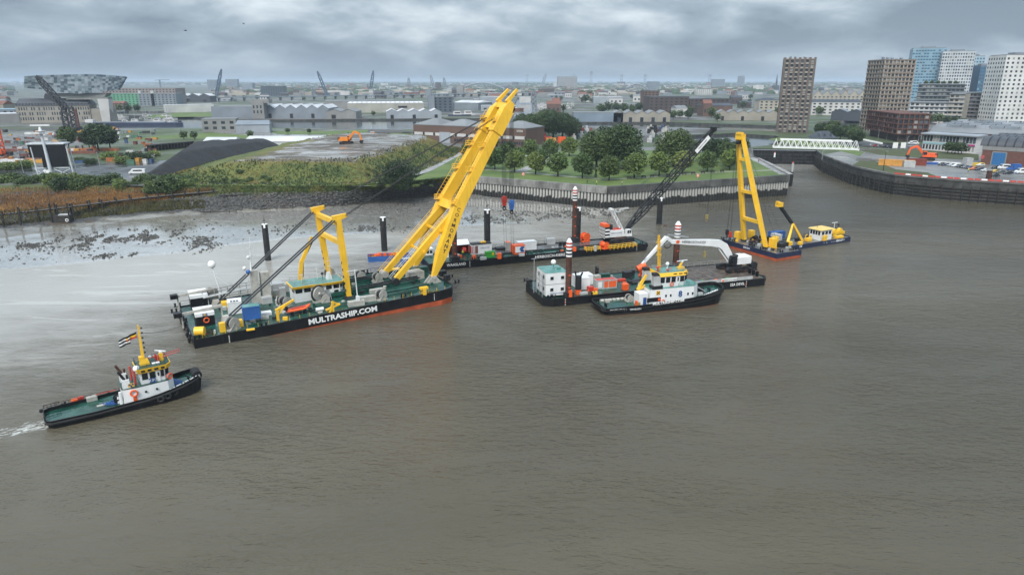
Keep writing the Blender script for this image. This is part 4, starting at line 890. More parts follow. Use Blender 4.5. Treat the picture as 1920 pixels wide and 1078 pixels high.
# masts with radomes
for (u0, v0, u1, v1, y, rr, r) in ((412, 552, 397.5, 500, 10.0, .85, .16), (460, 548, 458.5, 505, 8.5, .42, .08)):
    t_ = s.LY(u1, v1, y); b = V((t_.x+1.4, y-.3, zdC(t_.x)))
    MB().cyl(b, t_, r, r*.7, 8).build('mast', WHT, s.root); MB().sph(t_+V((0, 0, rr*.6)), rr, 14, 9, 1.05).build('radome', LETW, s.root); MB().bar(t_.lerp(b, .25), V((b.x+5, y, b.z+.5)), .06).build('mast_stay', WHT, s.root)
b = s.L(482, 569); t_ = s.LY(468, 445, b.y); MB().box((b.x, b.y, b.z), (1.8, 1.6, 7.8), 0, .85).box((b.x+2.3, b.y+.6, b.z), (1.9, 1.9, 7.0)).build('stack', CRM, s.root)
m_ = V((b.x-.5, b.y, b.z+7.5)); MB().cyl(m_, m_.lerp(t_, .5), .2, .14, 8).cyl(m_.lerp(t_, .5), t_, .12, .04, 7).bar(m_.lerp(t_, .45)+V((-1, -.6, 0)), m_.lerp(t_, .45)+V((1, .6, .0)), .1).bar(m_.lerp(t_, .7)+V((-.8, -.5, 0)), m_.lerp(t_, .7)+V((.8, .5, 0)), .08).build('mast', WHT, s.root); MB().sph(m_.lerp(t_, .42)+V((-.5, 0, 0)), .4, 10, 6).build('radome', LETW, s.root); MB().sph(m_+V((-.8, -1.0, .3)), .5, 10, 6).build('horn', BLU, s.root)
for ry in (12.0,): railing(s, [V((x, ry, zdC(x)+.2)) for x in (-28.4, -20, -10, 0, 10, 20, 27)], DGR, 1.05, 2.0)
railing(s, [V((-24, 9.2, zdC(-24)+2.2)), V((-16, 9.4, zdC(-16)+2.6)), V((-9, 9.4, zdC(-9)+2.4))], DGR, 1.2, 1.2, 'gangway_rail', .035)
MB().bar((-24, 8.8, zdC(-24)+2.2), (-16, 9.0, zdC(-16)+2.6), 1.2, .12).bar((-16, 9.0, zdC(-16)+2.6), (-9, 9.0, zdC(-9)+2.4), 1.2, .12).bar((-23, 8.8, 1.7), (-23, 8.8, zdC(-23)+2.2), .15).bar((-16, 9, 1.9), (-16, 9, zdC(-16)+2.6), .15).bar((-9, 9, 2), (-9, 9, zdC(-9)+2.4), .15).build('gangway', GRY, s.root)
# deck davit, rails, raft, pipes
p = s.L(521.5, 601); MB().bar(p, p+V((0, 0, 2.6)), .5).bar(p+V((-.3, 0, 2.2)), s.LY(551, 562, p.y+.8), .5, .55, .35, .4).bar(p+V((0, 0, 1.0)), p+V((1.7, 0, 3.0)), .22).build('davit', YEL, s.root)
p = s.L(625, 586); MB().bar(p, p+V((0, 0, 1.7)), .4).bar(p+V((-1.6, 0, .8)), p+V((1.6, 0, 1.7)), .35).bar(p+V((-.8, 0, 0)), p+V((.2, 0, 2.5)), .4).bar(p+V((-.2, 0, 2.4)), p+V((1.4, .2, 1.6)), .4).build('davit', YEL, s.root)
MB().bar(s.L(795, 552), s.L(795, 552)+V((0, 0, 1.6)), 1.2, .8).box(s.L(795, 552)+V((0, 0, 1.3)), (1.9, 1.0, .5)).build('fairlead', YEL, s.root)
for i in range(5): winch_p = s.L(790+i*2, 548-i*9); 
MB().cyl((-.8, 0, .75), (.8, 0, .75), .42, None, 14).box((0, 0, 0), (1, .5, .4)).build('liferaft_canister', WHT, s.root, s.L(600, 586), 0)
p = s.L(672, 573); MB().cyl(p, p+V((-.3, 0, 8.2)), .14, .1, 7).box(p+V((-.9, 0, 8.0)), (2.4, .1, .1)).box(p+V((0, 0, 0)), (.7, .7, 2.2)).build('light_mast', WHT, s.root)
for i in range(26):
    x = -27+i*2.1
    if not (-1 < x < 9): MB().bar((x, -11.7, zdC(x)), (x, -11.7, zdC(x)+1.0), .06).build('stanchion', YEL, s.root)
for (x0, x1, y, r) in ((-10, 20, -8.2, .16), (-4, 22, -7.6, .12), (6, 26, 9.4, .2), (8, 24, -6.2, .3)): MB().cyl((x0, y, zdC(x0)+.35), (x1, y, zdC(x1)+.35), r, None, 7).build('deck_pipe', DECK, s.root)
q = random.Random(3)
for i in range(70):
    x, y = q.uniform(-27, 27), q.uniform(-11, 11)
    if -7 < x < 6 and -3.5 < y < 5 or -24 < x < -12 and -8 < y < 4: continue
    o = MB().box((0, 0, 0), (q.uniform(.3, 1.1), q.uniform(.3, .9), q.uniform(.2, .8)), q.random()*3).build('deck_fitting', q.choice([DGR, CRM, DECK, GRY, DGR, YEL]), s.root, (x, y, zdC(x)))
CB = s
# rescue boat on its cradle
p = s.wld(s.L(561, 589)+V((0, 0, .9))); rb = empty('rescue_boat', p, s.a+.12, 'orange inflatable rescue boat on a cradle aboard the long crane barge', 'boat')
rings = []
for i in range(15):
    t_ = i/14; x = -2.6+5.2*t_; w = 1.0*(1-max(0, (t_-.6)/.4)**2.2*.93); z = .12*max(0, (t_-.6)/.4)**2*4
    rings.append([(x, w*cos(a_), .35+z+.38*sin(a_)*(1 if sin(a_) < 0 else .75)) for a_ in [2*pi*k/10 for k in range(10)]])
MB().loft(rings, True, True, True).build('hull', ORG, rb); MB().box((0, 0, .62), (3.2, .9, .12)).build('floor', REDP, rb); MB().box((-2.6, 0, .4), (.5, .5, .9)).build('outboard', DGR, rb)
for x in (-1.5, 1.3): MB().box((x, 0, -.9), (.2, 1.6, 1.0)).build('cradle', DGR, rb)
# tow line
def lattice(p, q, w, n, r, ends=(1, 1), mb=None, up=(0, 0, 1)):
    mb = mb or MB(); p, q = V(p), V(q); d = (q-p).normalized(); a = d.cross(V(up))
    a = a.normalized() if a.length > .05 else V((1, 0, 0)); b = a.cross(d).normalized()
    def cs(t): k = w/2*min(1, ends[0]+(1-ends[0])*t*5, ends[1]+(1-ends[1])*(1-t)*5); c = p.lerp(q, t); return [c+a*k*i+b*k*j for i, j in ((-1, -1), (1, -1), (1, 1), (-1, 1))]
    prev = None
    for i in range(n+1):
        c = cs(i/n)
        if prev:
            for k in range(4):
                mb.bar(prev[k], c[k], r*1.5); k2 = (k+1) % 4
                mb.bar(prev[k], c[k2], r) if i % 2 else mb.bar(prev[k2], c[k], r)
        prev = c
    return mb
# ============================================================ TUG 22
def tug_hull_outline(hl, hb, aft=.9, n=7):
    o = [(-hl, -hb*aft*.75), (-hl+.8, -hb*aft), (-hl*.4, -hb), (hl*.25, -hb)]
    for i in range(1, n): t = i/n; o.append((hl*(.25+.75*sin(t*pi/2)), -hb*(1-t**2.1)**.62 if t < 1 else 0))
    o.append((hl, -.35)); return o+[(x, -y) for x, y in reversed(o)]
zr22 = lambda x: 1.35+(max(0, x+2)/13)**1.8*1.75; zd22 = lambda x: zr22(x)-(.55 if x < 0 else .75)
s = Ship('tugboat', (-62.1, 100.2), 35.9, zd22, 'tugboat marked 22 with green aft deck and yellow mast, towing at the left', 'tugboat')
hull(s, tug_hull_outline(11.2, 3.15), zd22, zr22, lambda x: -.3, BLK, RED, DECK, .95, .14)
out22 = tug_hull_outline(11.2, 3.15)
MB().loft([[(x*1.005, y*1.03, zr22(x)-a) for x, y in out22] for a in (.62, .38)]+[[(x*1.0, y*1.0, zr22(x)-a) for x, y in out22] for a in (.3,)]).build('rubbing_strake', RUB, s.root)
# bow fender and tyres
MB().cyl((10.6, -1.1, 2.7), (10.6, 1.1, 2.7), .75, None, 14).build('bow_fender', RUB, s.root); MB().cyl((11.0, -.55, 2.0), (10.7, -.5, .1), .28, None, 8).cyl((11.0, .55, 2.0), (10.7, .5, .1), .28, None, 8).build('fender_leg', RUB, s.root)
for x in (4.4, 5.5, 6.6, 7.6, 8.5): tyre(s.root, (x, -3.25+max(0, x-4)**2*.075, zr22(x)-.9), (.25, 1, 0), .42)
MB().cyl((-11.4, 2.6, 1.1), (-11.4, 2.9, 1.1), .3, None, 10).build('stern_roller', DGR, s.root)
text('lettering', 'MULTRATUG 22', LETW, .78, (5.6, -2.98, zr22(6.4)-.45), (1, .26, .2), (.1, 0, 1), s.root, .06, 1, 'LEFT', .012)
# deckhouse
dh = walls(s.root, [(-.6, -2.0), (1.2, -2.55), (6.0, -2.3), (7.0, -1.2), (7.0, 1.2), (6.0, 2.3), (1.2, 2.55), (-.6, 2.0)], .8, 3.45, WHT, .97, 'deckhouse')
walls(dh, [(-.7, -2.0), (1.2, -2.5), (6.0, -2.25), (6.9, -1.2), (6.9, 1.2), (6.0, 2.25), (1.2, 2.5), (-.7, 2.0)], 3.45, 3.5, DECK, 1, 'boat_deck')
wh = walls(s.root, [(2.2, -1.75), (5.7, -1.75), (6.3, -1.0), (6.3, 1.0), (5.7, 1.75), (2.2, 1.75)], 3.48, 5.45, WHT, 1.07, 'wheelhouse')
panes(wh, (2.3, -1.78), (4.5, -1.82), 4.25, 5.35, 2, .13, tilt=.08); panes(wh, (5.05, -1.84), (5.7, -1.82), 4.25, 5.35, 1, .08, tilt=.08); panes(wh, (5.72, -1.75), (6.35, -1.0), 4.25, 5.35, 1, .08, tilt=.1); panes(wh, (6.35, -1.0), (6.35, 1.0), 4.25, 5.35, 3, .08, tilt=.12); panes(wh, (2.14, 1.7), (2.14, -1.7), 4.3, 5.35, 3, .12)
MB().box((4.78, -1.84, 3.5), (.5, .06, 1.75)).build('door', WHT, wh); panes(wh, (4.62, -1.9), (4.94, -1.9), 4.5, 5.05, 1, .05)
fp = [(1.9, -2.05), (6.0, -2.05), (6.75, -1.2), (6.75, 1.2), (6.0, 2.05), (1.9, 2.05)]
fa = MB().prism(fp, 5.45, 6.2, [(4.2+(x-4.2)*1.05, y*1.08) for x, y in fp]).build('fascia', YEL, wh)
panes(fa, (2.2, -2.1), (6.0, -2.1), 5.65, 5.98, 4, .2, d=.07); panes(fa, (6.78, -1.1), (6.78, 1.1), 5.65, 5.98, 3, .1, d=.03)
MB().prism([(4.2+(x-4.2)*1.0, y*1.03) for x, y in fp], 6.2, 6.23).build('roof', DECK, wh)
railing(s, [(2.0, -1.9, 6.2), (6.0, -1.9, 6.2), (6.6, 0, 6.2), (6.0, 1.9, 6.2), (2.0, 1.9, 6.2), (2.0, -1.9, 6.2)], DGR, .7, 1.1, 'roof_rail', .02)
mt = s.LY(258, 609, 0); mb = MB().box((3.3, 0, 6.2), (1.5, 1.0, .9), 0, .7).box((3.0, 0, 6.9), (.8, .7, .7)).bar((3.2, 0, 6.6), mt, .46, .46, .18, .18)
for i in range(6): p = V((3.2, 0, 6.6)).lerp(mt, .25+i*.13); mb.box((p.x+.3, p.y, p.z), (.5, .1, .12))
mb.build('mast', YEL, s.root)
for i in range(6): p = V((3.2, 0, 6.6)).lerp(mt, .22+i*.13); MB().box((p.x+.4, p.y-.1, p.z+.1), (.22, .22, .26)).build('mast_light', DGR, s.root)
MB().box((5.8, 0, 6.2), (.55, .55, 1.4)).build('radar_post', YEL, s.root); MB().box((5.8, 0, 7.6), (.4, .4, .25)).box((5.8, 0, 7.85), (2.0, .16, .14), -.8).build('radar_scanner', WHT, s.root)
MB().cyl((3.6, .9, 6.7), (6.0, .7, 6.9), .13, None, 7).cyl((6.0, .7, 6.9), (8.8, .2, 7.5), .09, .05, 7).cyl((6.0, -.3, 6.9), (8.6, -.6, 7.4), .09, .05, 7).cyl((5.3, -.4, 6.3), (5.3, -.4, 7.1), .16, None, 8).cyl((5.1, .8, 6.3), (5.1, .8, 7.2), .16, None, 8).build('water_cannon', REDP, s.root)
MB().sph((1.9, -1.3, 6.2), .52, 12, 8).cyl((1.9, -1.3, 5.5), (1.9, -1.3, 6.0), .2, None, 8).build('radome', LETW, s.root); MB().sph((4.3, .9, 6.9), .28, 8, 5).sph((5.0, 1.2, 6.7), .22, 8, 5).box((4.8, -.8, 6.22), (1.1, .6, .2)).build('antenna_domes', LETW, s.root)
MB().cyl((1.5, -1.1, 3.5), (1.5, -1.1, 6.3), .16, None, 8).cyl((1.2, .9, 3.5), (1.2, .9, 6.0), .14, None, 8).build('fire_main', REDP, s.root)
# funnels
for y in (-1.5, 1.5):
    o = MB().box((.1, y, 3.4), (1.1, .95, 1.5), 0, .9).build('funnel', WHT, s.root); MB().cyl((0, y, 4.8), (-.7, y, 6.4), .22, .2, 8).cyl((.4, y, 4.8), (.4, y, 5.6), .16, None, 8).build('exhaust', RUST if y > 0 else DGR, o)
MB().box((.75, -1.95, 3.6), (.9, .05, .6)).build('emblem', YEL, s.root); MB().box((.75, -1.99, 3.65), (.25, .04, .25)).box((.52, -1.99, 3.9), (.25, .04, .25)).box((.98, -1.99, 3.9), (.25, .04, .25)).build('emblem_mark', LETN, s.root)
text('number', '22', LETN, 1.05, (3.85, -2.02, 3.92), (1, 0, 0), (0, 0, 1), s.root, .05, 1, 'CENTER', .02)
buoy(s.root, (.9, -2.62, 2.7), (.25, 1, 0), .5); MB().box((.95, -2.62, 1.3), (.55, .1, .9), .2).build('fire_box', ORG, s.root); buoy(s.root, (6.4, -1.95, 4.0), (.7, -1, 0), .45)
MB().cyl((2.6, -2.5, 2.5), (2.6, -2.6, 2.5), .18, None, 10).build('porthole', GLS, dh); MB().cyl((4.2, -2.4, 2.5), (4.2, -2.5, 2.5), .18, None, 10).build('porthole', GLS, dh)
MB().cyl((-.9, -1.3, .9), (-.9, -1.3, 2.9), .3, .22, 10).cyl((-1.2, -.6, .9), (-1.2, -.6, 2.0), .35, .3, 10).build('ventilator', WHT, s.root)
# aft deck gear
winch(s, s.L(223, 757)+V((0, .6, 0)), 0, .62, .9, DGR); bollards(s, s.L(222, 753), .4, BLK, .8); bollards(s, s.L(112, 764)+V((.6, .2, 0)), .9, BLK, .7); bollards(s, s.L(204, 741), 1.5, BLK, .8)
for (u, v, d, cm) in ((141, 756, (.9, .8, .8), ORG), (153, 752, (.8, .7, .8), REDP), (173, 751, (1.5, .9, .8), CRM), (191, 760, (1.4, .6, .15), CRM)): bb('deck_box', cm, s.L(u, v), d, s.root, .1, .08)
q = random.Random(8); mb = MB()
for i in range(26): c = s.L(212, 757); mb.tor((c.x+q.gauss(0, .45), c.y+q.gauss(0, .35), c.z+.1+q.random()*.2), (q.gauss(0, .2), q.gauss(0, .2), 1), q.uniform(.25, .5), .05, 12, 4)
mb.build('rope_coil', BLU, s.root)
bl = MB(); rg = []
for i in range(7): t_ = i/6; rg.append([(7.0+1.5*t_, -.2+(1.0-.5*t_)*cos(a_)*(1+.2*q.random()), zd22(7)+.0+(1.15-.75*t_)*max(0, sin(a_))*(1+.15*q.random())) for a_ in [pi*k/7 for k in range(8)]])
bl.loft(rg, True, False); bl.build('tarpaulin', mat('tarpaulin_blue', (0.02, 0.07, 0.22), .5, var=.2, bump=.06), s.root)
bollards(s, V((9.3, -.3, zd22(9.3))), 1.57, BLK, .8)
railing(s, [V((x, 3.0, zr22(x))) for x in (-11, -6, -2)]+[V((2, 3.0, zr22(2)))], RUST, .45, 1.3, 'aft_rail', .035, False); railing(s, [V((-11.1, -2.2, 1.3)), V((-11.1, 2.2, 1.3)), V((-9, 2.9, 1.3))], DGR, .7, .5, 'tow_rail', .03)
MB().cyl((-4, 2.7, 1.75), (-1.2, 2.5, 1.9), .06, None, 6).build('hose', REDP, s.root)
TUGA = s
m, t, n, b, co = newmat('wake_foam'); fo = nnoise(n, t, nmap(n, t, co, (.5, 1.6, 1)), 1.3, 8, .7, .6); sx = n.new('ShaderNodeSeparateXYZ'); t.links.new(co, sx.inputs[0])
fd = nmath(n, t, 'MULTIPLY', nramp(n, t, sx.outputs[0], -26, -11), nramp(n, t, nmath(n, t, 'ABSOLUTE', sx.outputs[1]), 1.0, 3.2, 1.0, 0.0)); al = nramp(n, t, nmath(n, t, 'ADD', fo, nmath(n, t, 'MULTIPLY', fd, .26)), .66, .86)
b.inputs['Base Color'].default_value = (.50, .50, .46, 1); b.inputs['Roughness'].default_value = .7; t.links.new(al, b.inputs['Alpha']); WAKE = m
w_ = MB(); nx, ny = 22, 8; w_.loft([[(-26+15.5*i/nx, -3.2+6.4*j/ny, .012) for j in range(ny+1)] for i in range(nx+1)], True, False); tag(w_.build('wake', WAKE, None, s.o, s.a), 'white churned wake behind the towing tug stern', 'wake', kind='stuff')
# flags at the mast
for (c1, rows_, p0, w_, h_) in (((0, 0), [BLK, YEL, REDP], (246, 629), 1.5, .9), ((0, 0), [BLK, LETW, BLK, LETW, BLK], (233, 638), 1.6, 1.3)):
    o = s.LY(*p0, 0); fr = empty('flag', s.wld(o), s.a+pi, 'black, yellow and red flag streaming from the towing tug mast' if rows_[1] is YEL else 'black and white striped flag streaming below the other flag', 'flag'); k = len(rows_)
    for i, cm in enumerate(rows_):
        mb = MB(); g = [[(w_*j/8-w_/2, .12*sin(j*1.1+i*.3), h_/2-h_*(i+e_)/k-.06*j) for j in range(9)] for e_ in (0, 1)]; mb.loft(g, True, False); mb.build('stripe', cm, fr)
    MB().cyl((-w_/2, 0, -h_*.6), (-w_/2, 0, h_*.6), .02, None, 5).bar((-w_/2, 0, h_*.5), (-w_/2-1.2, .05, h_*.9), .02).build('halyard', WIR, fr)
a, b = TUGA.wld(V((-9.6, 0, 1.6))), None
tl = MB(); A = s.wld(V((3.22, 0, 11.6))); B = CB.wld(V((-28.6, -1.5, 2.2)))
# towing hawser, sagging
for i in range(12):
    f = lambda t_: A.lerp(B, t_)+V((0, 0, -2.2*4*t_*(1-t_)*.35)); tl.cyl(f(i/12)-A, f((i+1)/12)-A, .035, None, 5)
tag(tl.build('mooring_line', WIR, None, A), 'thin dark line between the towing tug mast and crane barge stern', 'rope')
# ============================================================ LONG BARGE WITH CRAWLER CRANE
s = Ship('deck_barge', (8.1, 198.0), 20.7, lambda x: 2.0, 'long black deck barge with green deck and a crawler crane on its end', 'barge')
zw = lambda x: 2.0
out = [(-35, -5.6), (33, -5.6), (34.2, -4.6), (34.2, 4.6), (33, 5.8), (-35, 5.8)]
hull(s, out, zw, lambda x: 2.15, lambda x: .02, BLK, BLK, DECK, 1.0, .2)
MB().box((7, 1.4, 2.0), (50, 6.6, .1)).build('plank_deck', STEEL, s.root); MB().box((7, -2.0, 2.0), (50, .3, .45)).box((7, 4.8, 2.0), (50, .3, .45)).build('deck_coaming', DGR, s.root)
a, b = s.LY(838, 501, -5.62), s.LY(865, 501, -5.62); text('lettering', 'WAASLAND', LETW, 1.05, (a.x, -5.63, 1.25), (1, 0, 0), (0, 0, 1), s.root, .02, 1.0, 'LEFT', .01, .95)
a, b = s.LY(1003, 486, -5.62), s.LY(1057, 482, -5.62); text('lettering', 'HERBOSCH-KIERE', LETW, 1.15, (a.x, -5.63, 1.2), (1, 0, 0), (0, 0, 1), s.root, .02, 1.0, 'LEFT', .01, (b.x-a.x)/8.7)
for xx in (s.LY(881, 500, -5.6).x, s.LY(1194, 465, -5.6).x):
    for i in range(6): MB().box((xx, -5.62, .3+i*.28), (.15, .04, .15)).build('draught_mark', LETW, s.root)
p = s.LY(1078, 450, 5.0); t_ = s.LY(1078, 376, 5.0); spud(s, (t_.x, 5.0), -3, t_.z, .72, RUST, True); MB().box((t_.x, 5.0, 2.0), (2.6, 2.4, 1.4)).build('spud_well', DGR, s.root)
p = s.LY(853, 494, -4.2); spud(s, (p.x, -4.2), -3, 15.5, .72, RUST, False); MB().box((p.x, -4.2, 2.0), (2.4, 2.2, 1.3)).build('spud_well', DGR, s.root)
for (u, v, r, w) in ((1097, 453, 1.35, 1.6), (1133, 466, 1.0, 2.0)): winch(s, s.L(u, v), .2, r, w, ORG, ORG)
for (u, v, d, cm) in ((1032, 458, (2.6, 1.6, 1.9), GRY), (936, 485, (1.1, 1.0, 1.6), ORG), (861, 483, (1.6, 1.0, .7), ORG), (906, 487, (1.8, .7, .8), GRY), (945, 468, (5, 2, .8), DGR), (1050, 462, (.8, .8, 1.4), DGR), (1058, 462, (.8, .8, 1.4), DGR), (978, 480, (1.6, .9, .7), GRY), (1080, 467, (1.6, 1.0, .5), DGR), (1096, 471, (1.2, .9, .5), DGR), (889, 485, (1.0, .8, 1.0), ORG), (1116, 471, (.7, .6, 1.7), GRY), (1077, 471, (.9, .8, 1.2), ORG)): bb('deck_locker', cm, s.L(u, v), d, s.root, R.uniform(-.1, .1), .05)
a, b = s.L(1100, 473), s.L(1126, 470); railing(s, [a, b, b+V((0, 1.6, 0)), a+V((0, 1.6, 0)), a], YEL, 1.1, 1.2, 'guard_rail', .06); a, b = s.L(1144, 469), s.L(1194, 463.5); railing(s, [a, b, b+V((0, 1.8, 0)), a+V((0, 1.8, 0)), a], YEL, 1.1, 1.3, 'guard_rail', .06)
for x in (-31, -22, -6, 4, 14, 24, 32): bollards(s, V((x, -4.9, 2.0)), 0, BLK, .8)
for y in (-4, -1.5, 1.5, 4): tyre(s.root, (34.4, y, 1.4), (1, 0, 0), .6)
q = random.Random(11)
for i in range(46): x, y = q.uniform(-32, 32), q.choice([q.uniform(-4.8, -2.4), q.uniform(-1.5, 4.4)]); MB().box((0, 0, 0), (q.uniform(.3, 1.4), q.uniform(.3, .9), q.uniform(.15, .7)), q.random()*3).build('deck_fitting', q.choice([DGR, GRY, RUST, DECK, ORG, DGR, STEEL]), s.root, (x, y, 2.02))
railing(s, [V((-34, 5.5, 2.1)), V((10, 5.5, 2.1))], DGR, 1.05, 2.0)
WB_ = s
def onw(u, v, dy=0): p = s.L(u, v); p.y += dy; return s.wld(p)
# its loose cargo: cabins and containers
cab = empty('mess_cabin', onw(831, 484, 1.3), s.a, 'white mess cabin with a lifebuoy beside the brown spud', 'cabin'); MB().box((0, 0, 0), (3.4, 2.4, 2.5)).build('wall', WHT, cab); MB().box((0, 0, 2.5), (3.6, 2.6, .1)).build('roof', DECKL, cab); buoy(cab, (1.0, -1.24, 1.4), (0, 1, 0), .36); MB().box((-.6, -1.22, .1), (.8, .06, 1.9)).build('door', GRY, cab)
tent = empty('workshop_shelter', onw(862, 478, 2.6), s.a, 'open workshop shelter with white pitched roof and red end on the long barge', 'shelter'); MB().prism([(-3.6, -2.2), (3.2, -2.2), (3.2, 2.2), (-3.6, 2.2)], 2.8, 3.9, [(-3.6, -.05), (3.2, -.05), (3.2, .05), (-3.6, .05)]).build('roof', WHT, tent); MB().box((0, 1.8, 0), (6.4, .15, 2.8)).box((3.0, 0, 0), (.12, 3.4, 2.6)).build('wall', REDP, tent)
for x in (-3.3, 3.0):
    for y in (-2, 1.9): MB().box((x, y, 0), (.14, .14, 2.9)).build('post', GALV, tent)
winch_t = MB().cyl((1.2, -1.0, 1.0), (2.2, -1.0, 1.0), 1.0, None, 14).build('drum', REDP, tent)
oc = container(onw(905, 477, 2.0), s.a, (6.2, 2.5, 2.7), WHT, 'white office container with red stripes and a railed roof', 'office_container')
for i, cm in enumerate([REDP, LETW, REDP, LETW, BLK, REDP, BLK]): MB().box((-2.9+i*.26, -1.27, .25), (.2, .05, 2.2)).build('stripe', cm, oc)
MB().box((-3.12, 0, .3), (.05, 2.0, 2.0)).build('end_panel', REDP, oc); MB().box((0, 0, 2.7), (6.0, 2.3, .35)).build('roof_gear', DGR, oc); MB().box((.8, 0, 3.05), (1.6, .8, .35)).build('roof_crate', YEL, oc)
text('lettering', 'HERBOSCH-KIERE', LETN, .34, (.9, -1.3, 1.75), (1, 0, 0), (0, 0, 1), oc, .01, 1, 'CENTER')
gs = container(onw(919, 482, .3), s.a, (2.7, 1.3, 1.6), GRN, 'small green generator set on the green deck of the long barge', 'generator_set', None, False, None, 'generator'); MB().box((.75, -.66, .6), (.5, .06, .7)).build('panel', YEL, gs)
c1 = container(onw(973, 476, .9), s.a, (3.6, 2.4, 2.6), ORG, 'orange container with a blue and white flag emblem on the long barge'); MB().box((.2, -1.28, .5), (2.9, .05, 1.75)).build('sign_board', LETW, c1); MB().prism([(.35, -.01), (1.5, -.01), (1.5, .01), (.35, .01)], 0, 1.6).build('emblem_field', LETN, c1, (0, -1.33, .6)); MB().add([(1.05, -1.38, 1.4), (1.55, -1.38, .95), (1.55, -1.38, 1.85)], [(0, 1, 2)]).build('emblem_notch', LETW, c1); MB().cyl((.4, -1.36, 1.5), (.4, -1.39, 1.5), .38, None, 16).build('emblem_disc', BLU, c1)
c2 = container(onw(990, 470, 1.6), s.a, (5.8, 2.4, 2.6), WHT, 'plain white container next to the orange one on the long barge')
c3 = container(onw(957, 472, 2.2), s.a, (1.6, 2.4, 2.5), GRY, 'narrow grey tank container with orange lid on the long barge', 'tank_container', None, True, ORG)
person(onw(868, 480), s.a+2.2, HIVIS, 'worker in a yellow hi-vis jacket standing on the long barge by the brown spud', mat('trousers_dark', (0.02, 0.023, 0.03), 0.8))
# crawler crane on the barge end
pc = s.wld(V((27.0, .6, 2.1))); BA = s.a
cr_ = empty('crawler_crane', pc, BA, 'crawler crane with white cab and long black lattice boom on the barge end', 'crawler crane'); fr = MB()
def crawler(par, y, L, h, w):
    mb = MB(); rg = []
    for yy in (y-w/2, y+w/2): rg.append([(x, yy, z) for x, z in [(-L/2+h/2*(1-cos(a_))-0, h/2-h/2*sin(a_)) if False else (0, 0) for a_ in (0,)]])
    pts = [(L/2-h/2+h/2*sin(t_), h/2-h/2*cos(t_)) for t_ in [pi*i/7 for i in range(8)]]+[(-L/2+h/2-h/2*sin(t_), h/2+h/2*cos(t_)) for t_ in [pi*i/7 for i in range(8)]]
    mb.loft([[(x, y-w/2, z) for x, z in pts], [(x, y+w/2, z) for x, z in pts]], caps=True); o = mb.build('crawler_track', DGR, par)
    for i in range(7): x = -L/2+h*.6+(L-h*1.2)*i/6; MB().cyl((x, y-w/2-.04, h*.3), (x, y+w/2+.04, h*.3), h*.24, None, 10).build('road_wheel', RUST if i % 2 else DGR, o)
    return o
crawler(cr_, -2.3, 8.4, 1.35, 1.0); crawler(cr_, 2.3, 8.4, 1.35, 1.0)
MB().box((0, 0, .6), (4.2, 3.8, .9)).cyl((0, 0, 1.4), (0, 0, 1.75), 1.3, None, 16).build('car_body', RUST, cr_)
ub = MB().box((-1.2, 0, 1.75), (7.0, 2.6, .5)).box((-1.6, 0, 2.2), (5.6, 2.7, 1.7)).build('machine_house', WHT, cr_); text('lettering', 'HERBOSCH-KIERE', LETN, .5, (-1.5, -1.38, 3.0), (1, 0, 0), (0, 0, 1), ub, .01, 1, 'CENTER')
cb = MB().prism(rect(1.6, 3.5, -2.3, -1.0), 1.9, 4.0, rect(1.6, 3.1, -2.3, -1.0)).build('cab', WHT, cr_); panes(cb, (1.7, -2.31), (3.1, -2.31), 2.9, 3.8, 2, .08); panes(cb, (3.36, -2.25), (3.36, -1.05), 2.7, 3.8, 1, .08, tilt=-.16, d=.12)
for i in range(7):
    MB().box((-5.0, 0, 1.5+i*.52), (1.5, 4.0, .46)).build('counterweight_slab', LETW if i % 2 else DGR, cr_)
    for yy in (-1.6, -.8, 0, .8, 1.6): MB().box((-5.0, yy, 1.5+i*.52+.05), (1.56, .3, .34)).build('slab_mark', DGR if i % 2 else LETW, cr_)
MB().box((-5.0, 0, 5.15), (1.7, 3.2, .9)).build('counterweight_top', ORG, cr_); MB().box((-3.2, .5, 3.9), (1.6, 1.8, 1.6)).build('engine_stack', DGR, cr_); MB().box((-1, 0, 3.9), (2.8, 1.6, .35)).build('hoist_cover', REDP, cr_)
bf = V((2.0, 0, 2.9))
tipw = s.LY(1338, 243, .6); tp = V((tipw.x-27.0, 0, tipw.z-2.1))
lattice(bf, tp, 1.9, 26, .19, (.25, .35)).build('lattice_boom', DGR, cr_)
d_ = (tp-bf); pA, pB = bf+d_*.78, bf+d_*.93; MB().bar(pA+V((0, -1.0, 0)), pB+V((0, -1.0, 0)), .08, 1.3, up=(-.7, 0, .7)).build('boom_panel', LETW, cr_); text('lettering', 'SARENS', LETB, .9, bf+d_*.855+V((0, -1.06, 0)), d_, (-.7, 0, .7), cr_, .01, 1, 'CENTER') if False else None
text('lettering', 'HERBOSCH-KIERE', LETB, .5, bf+d_*.855+V((0, -1.06, 0)), d_, (-.7, 0, .7), cr_, .01, 1, 'CENTER')
ag = V((-3.0, 0, 10.2)); lattice(V((.8, 0, 3.8)), ag, .9, 8, .14, (1, 1), up=(1, 0, 0)).build('gantry_mast', WHT, cr_); MB().box((ag.x, 0, ag.z-.2), (.9, 1.6, .6)).build('mast_head', WHT, cr_)
for y in (-.5, .5): MB().cyl(ag+V((0, y, .2)), tp+V((-.4, y*.6, .6)), .05, None, 5).build('pendant', WIR, cr_); MB().cyl(ag+V((0, y, 0)), (-4.2, y, 4.2), .05, None, 5).build('mast_rope', WIR, cr_); MB().cyl((1, y, 4.2), bf+d_*.25+V((-.6, y, .6)), .07, None, 5).build('boom_stop', DGR, cr_)
MB().box((tp.x-.2, 0, tp.z-.4), (1.4, 1.1, 1.2)).cyl((tp.x+.2, -.5, tp.z), (tp.x+.2, .5, tp.z), .7, None, 12).build('boom_head', DGR, cr_)
hz_ = 9.0
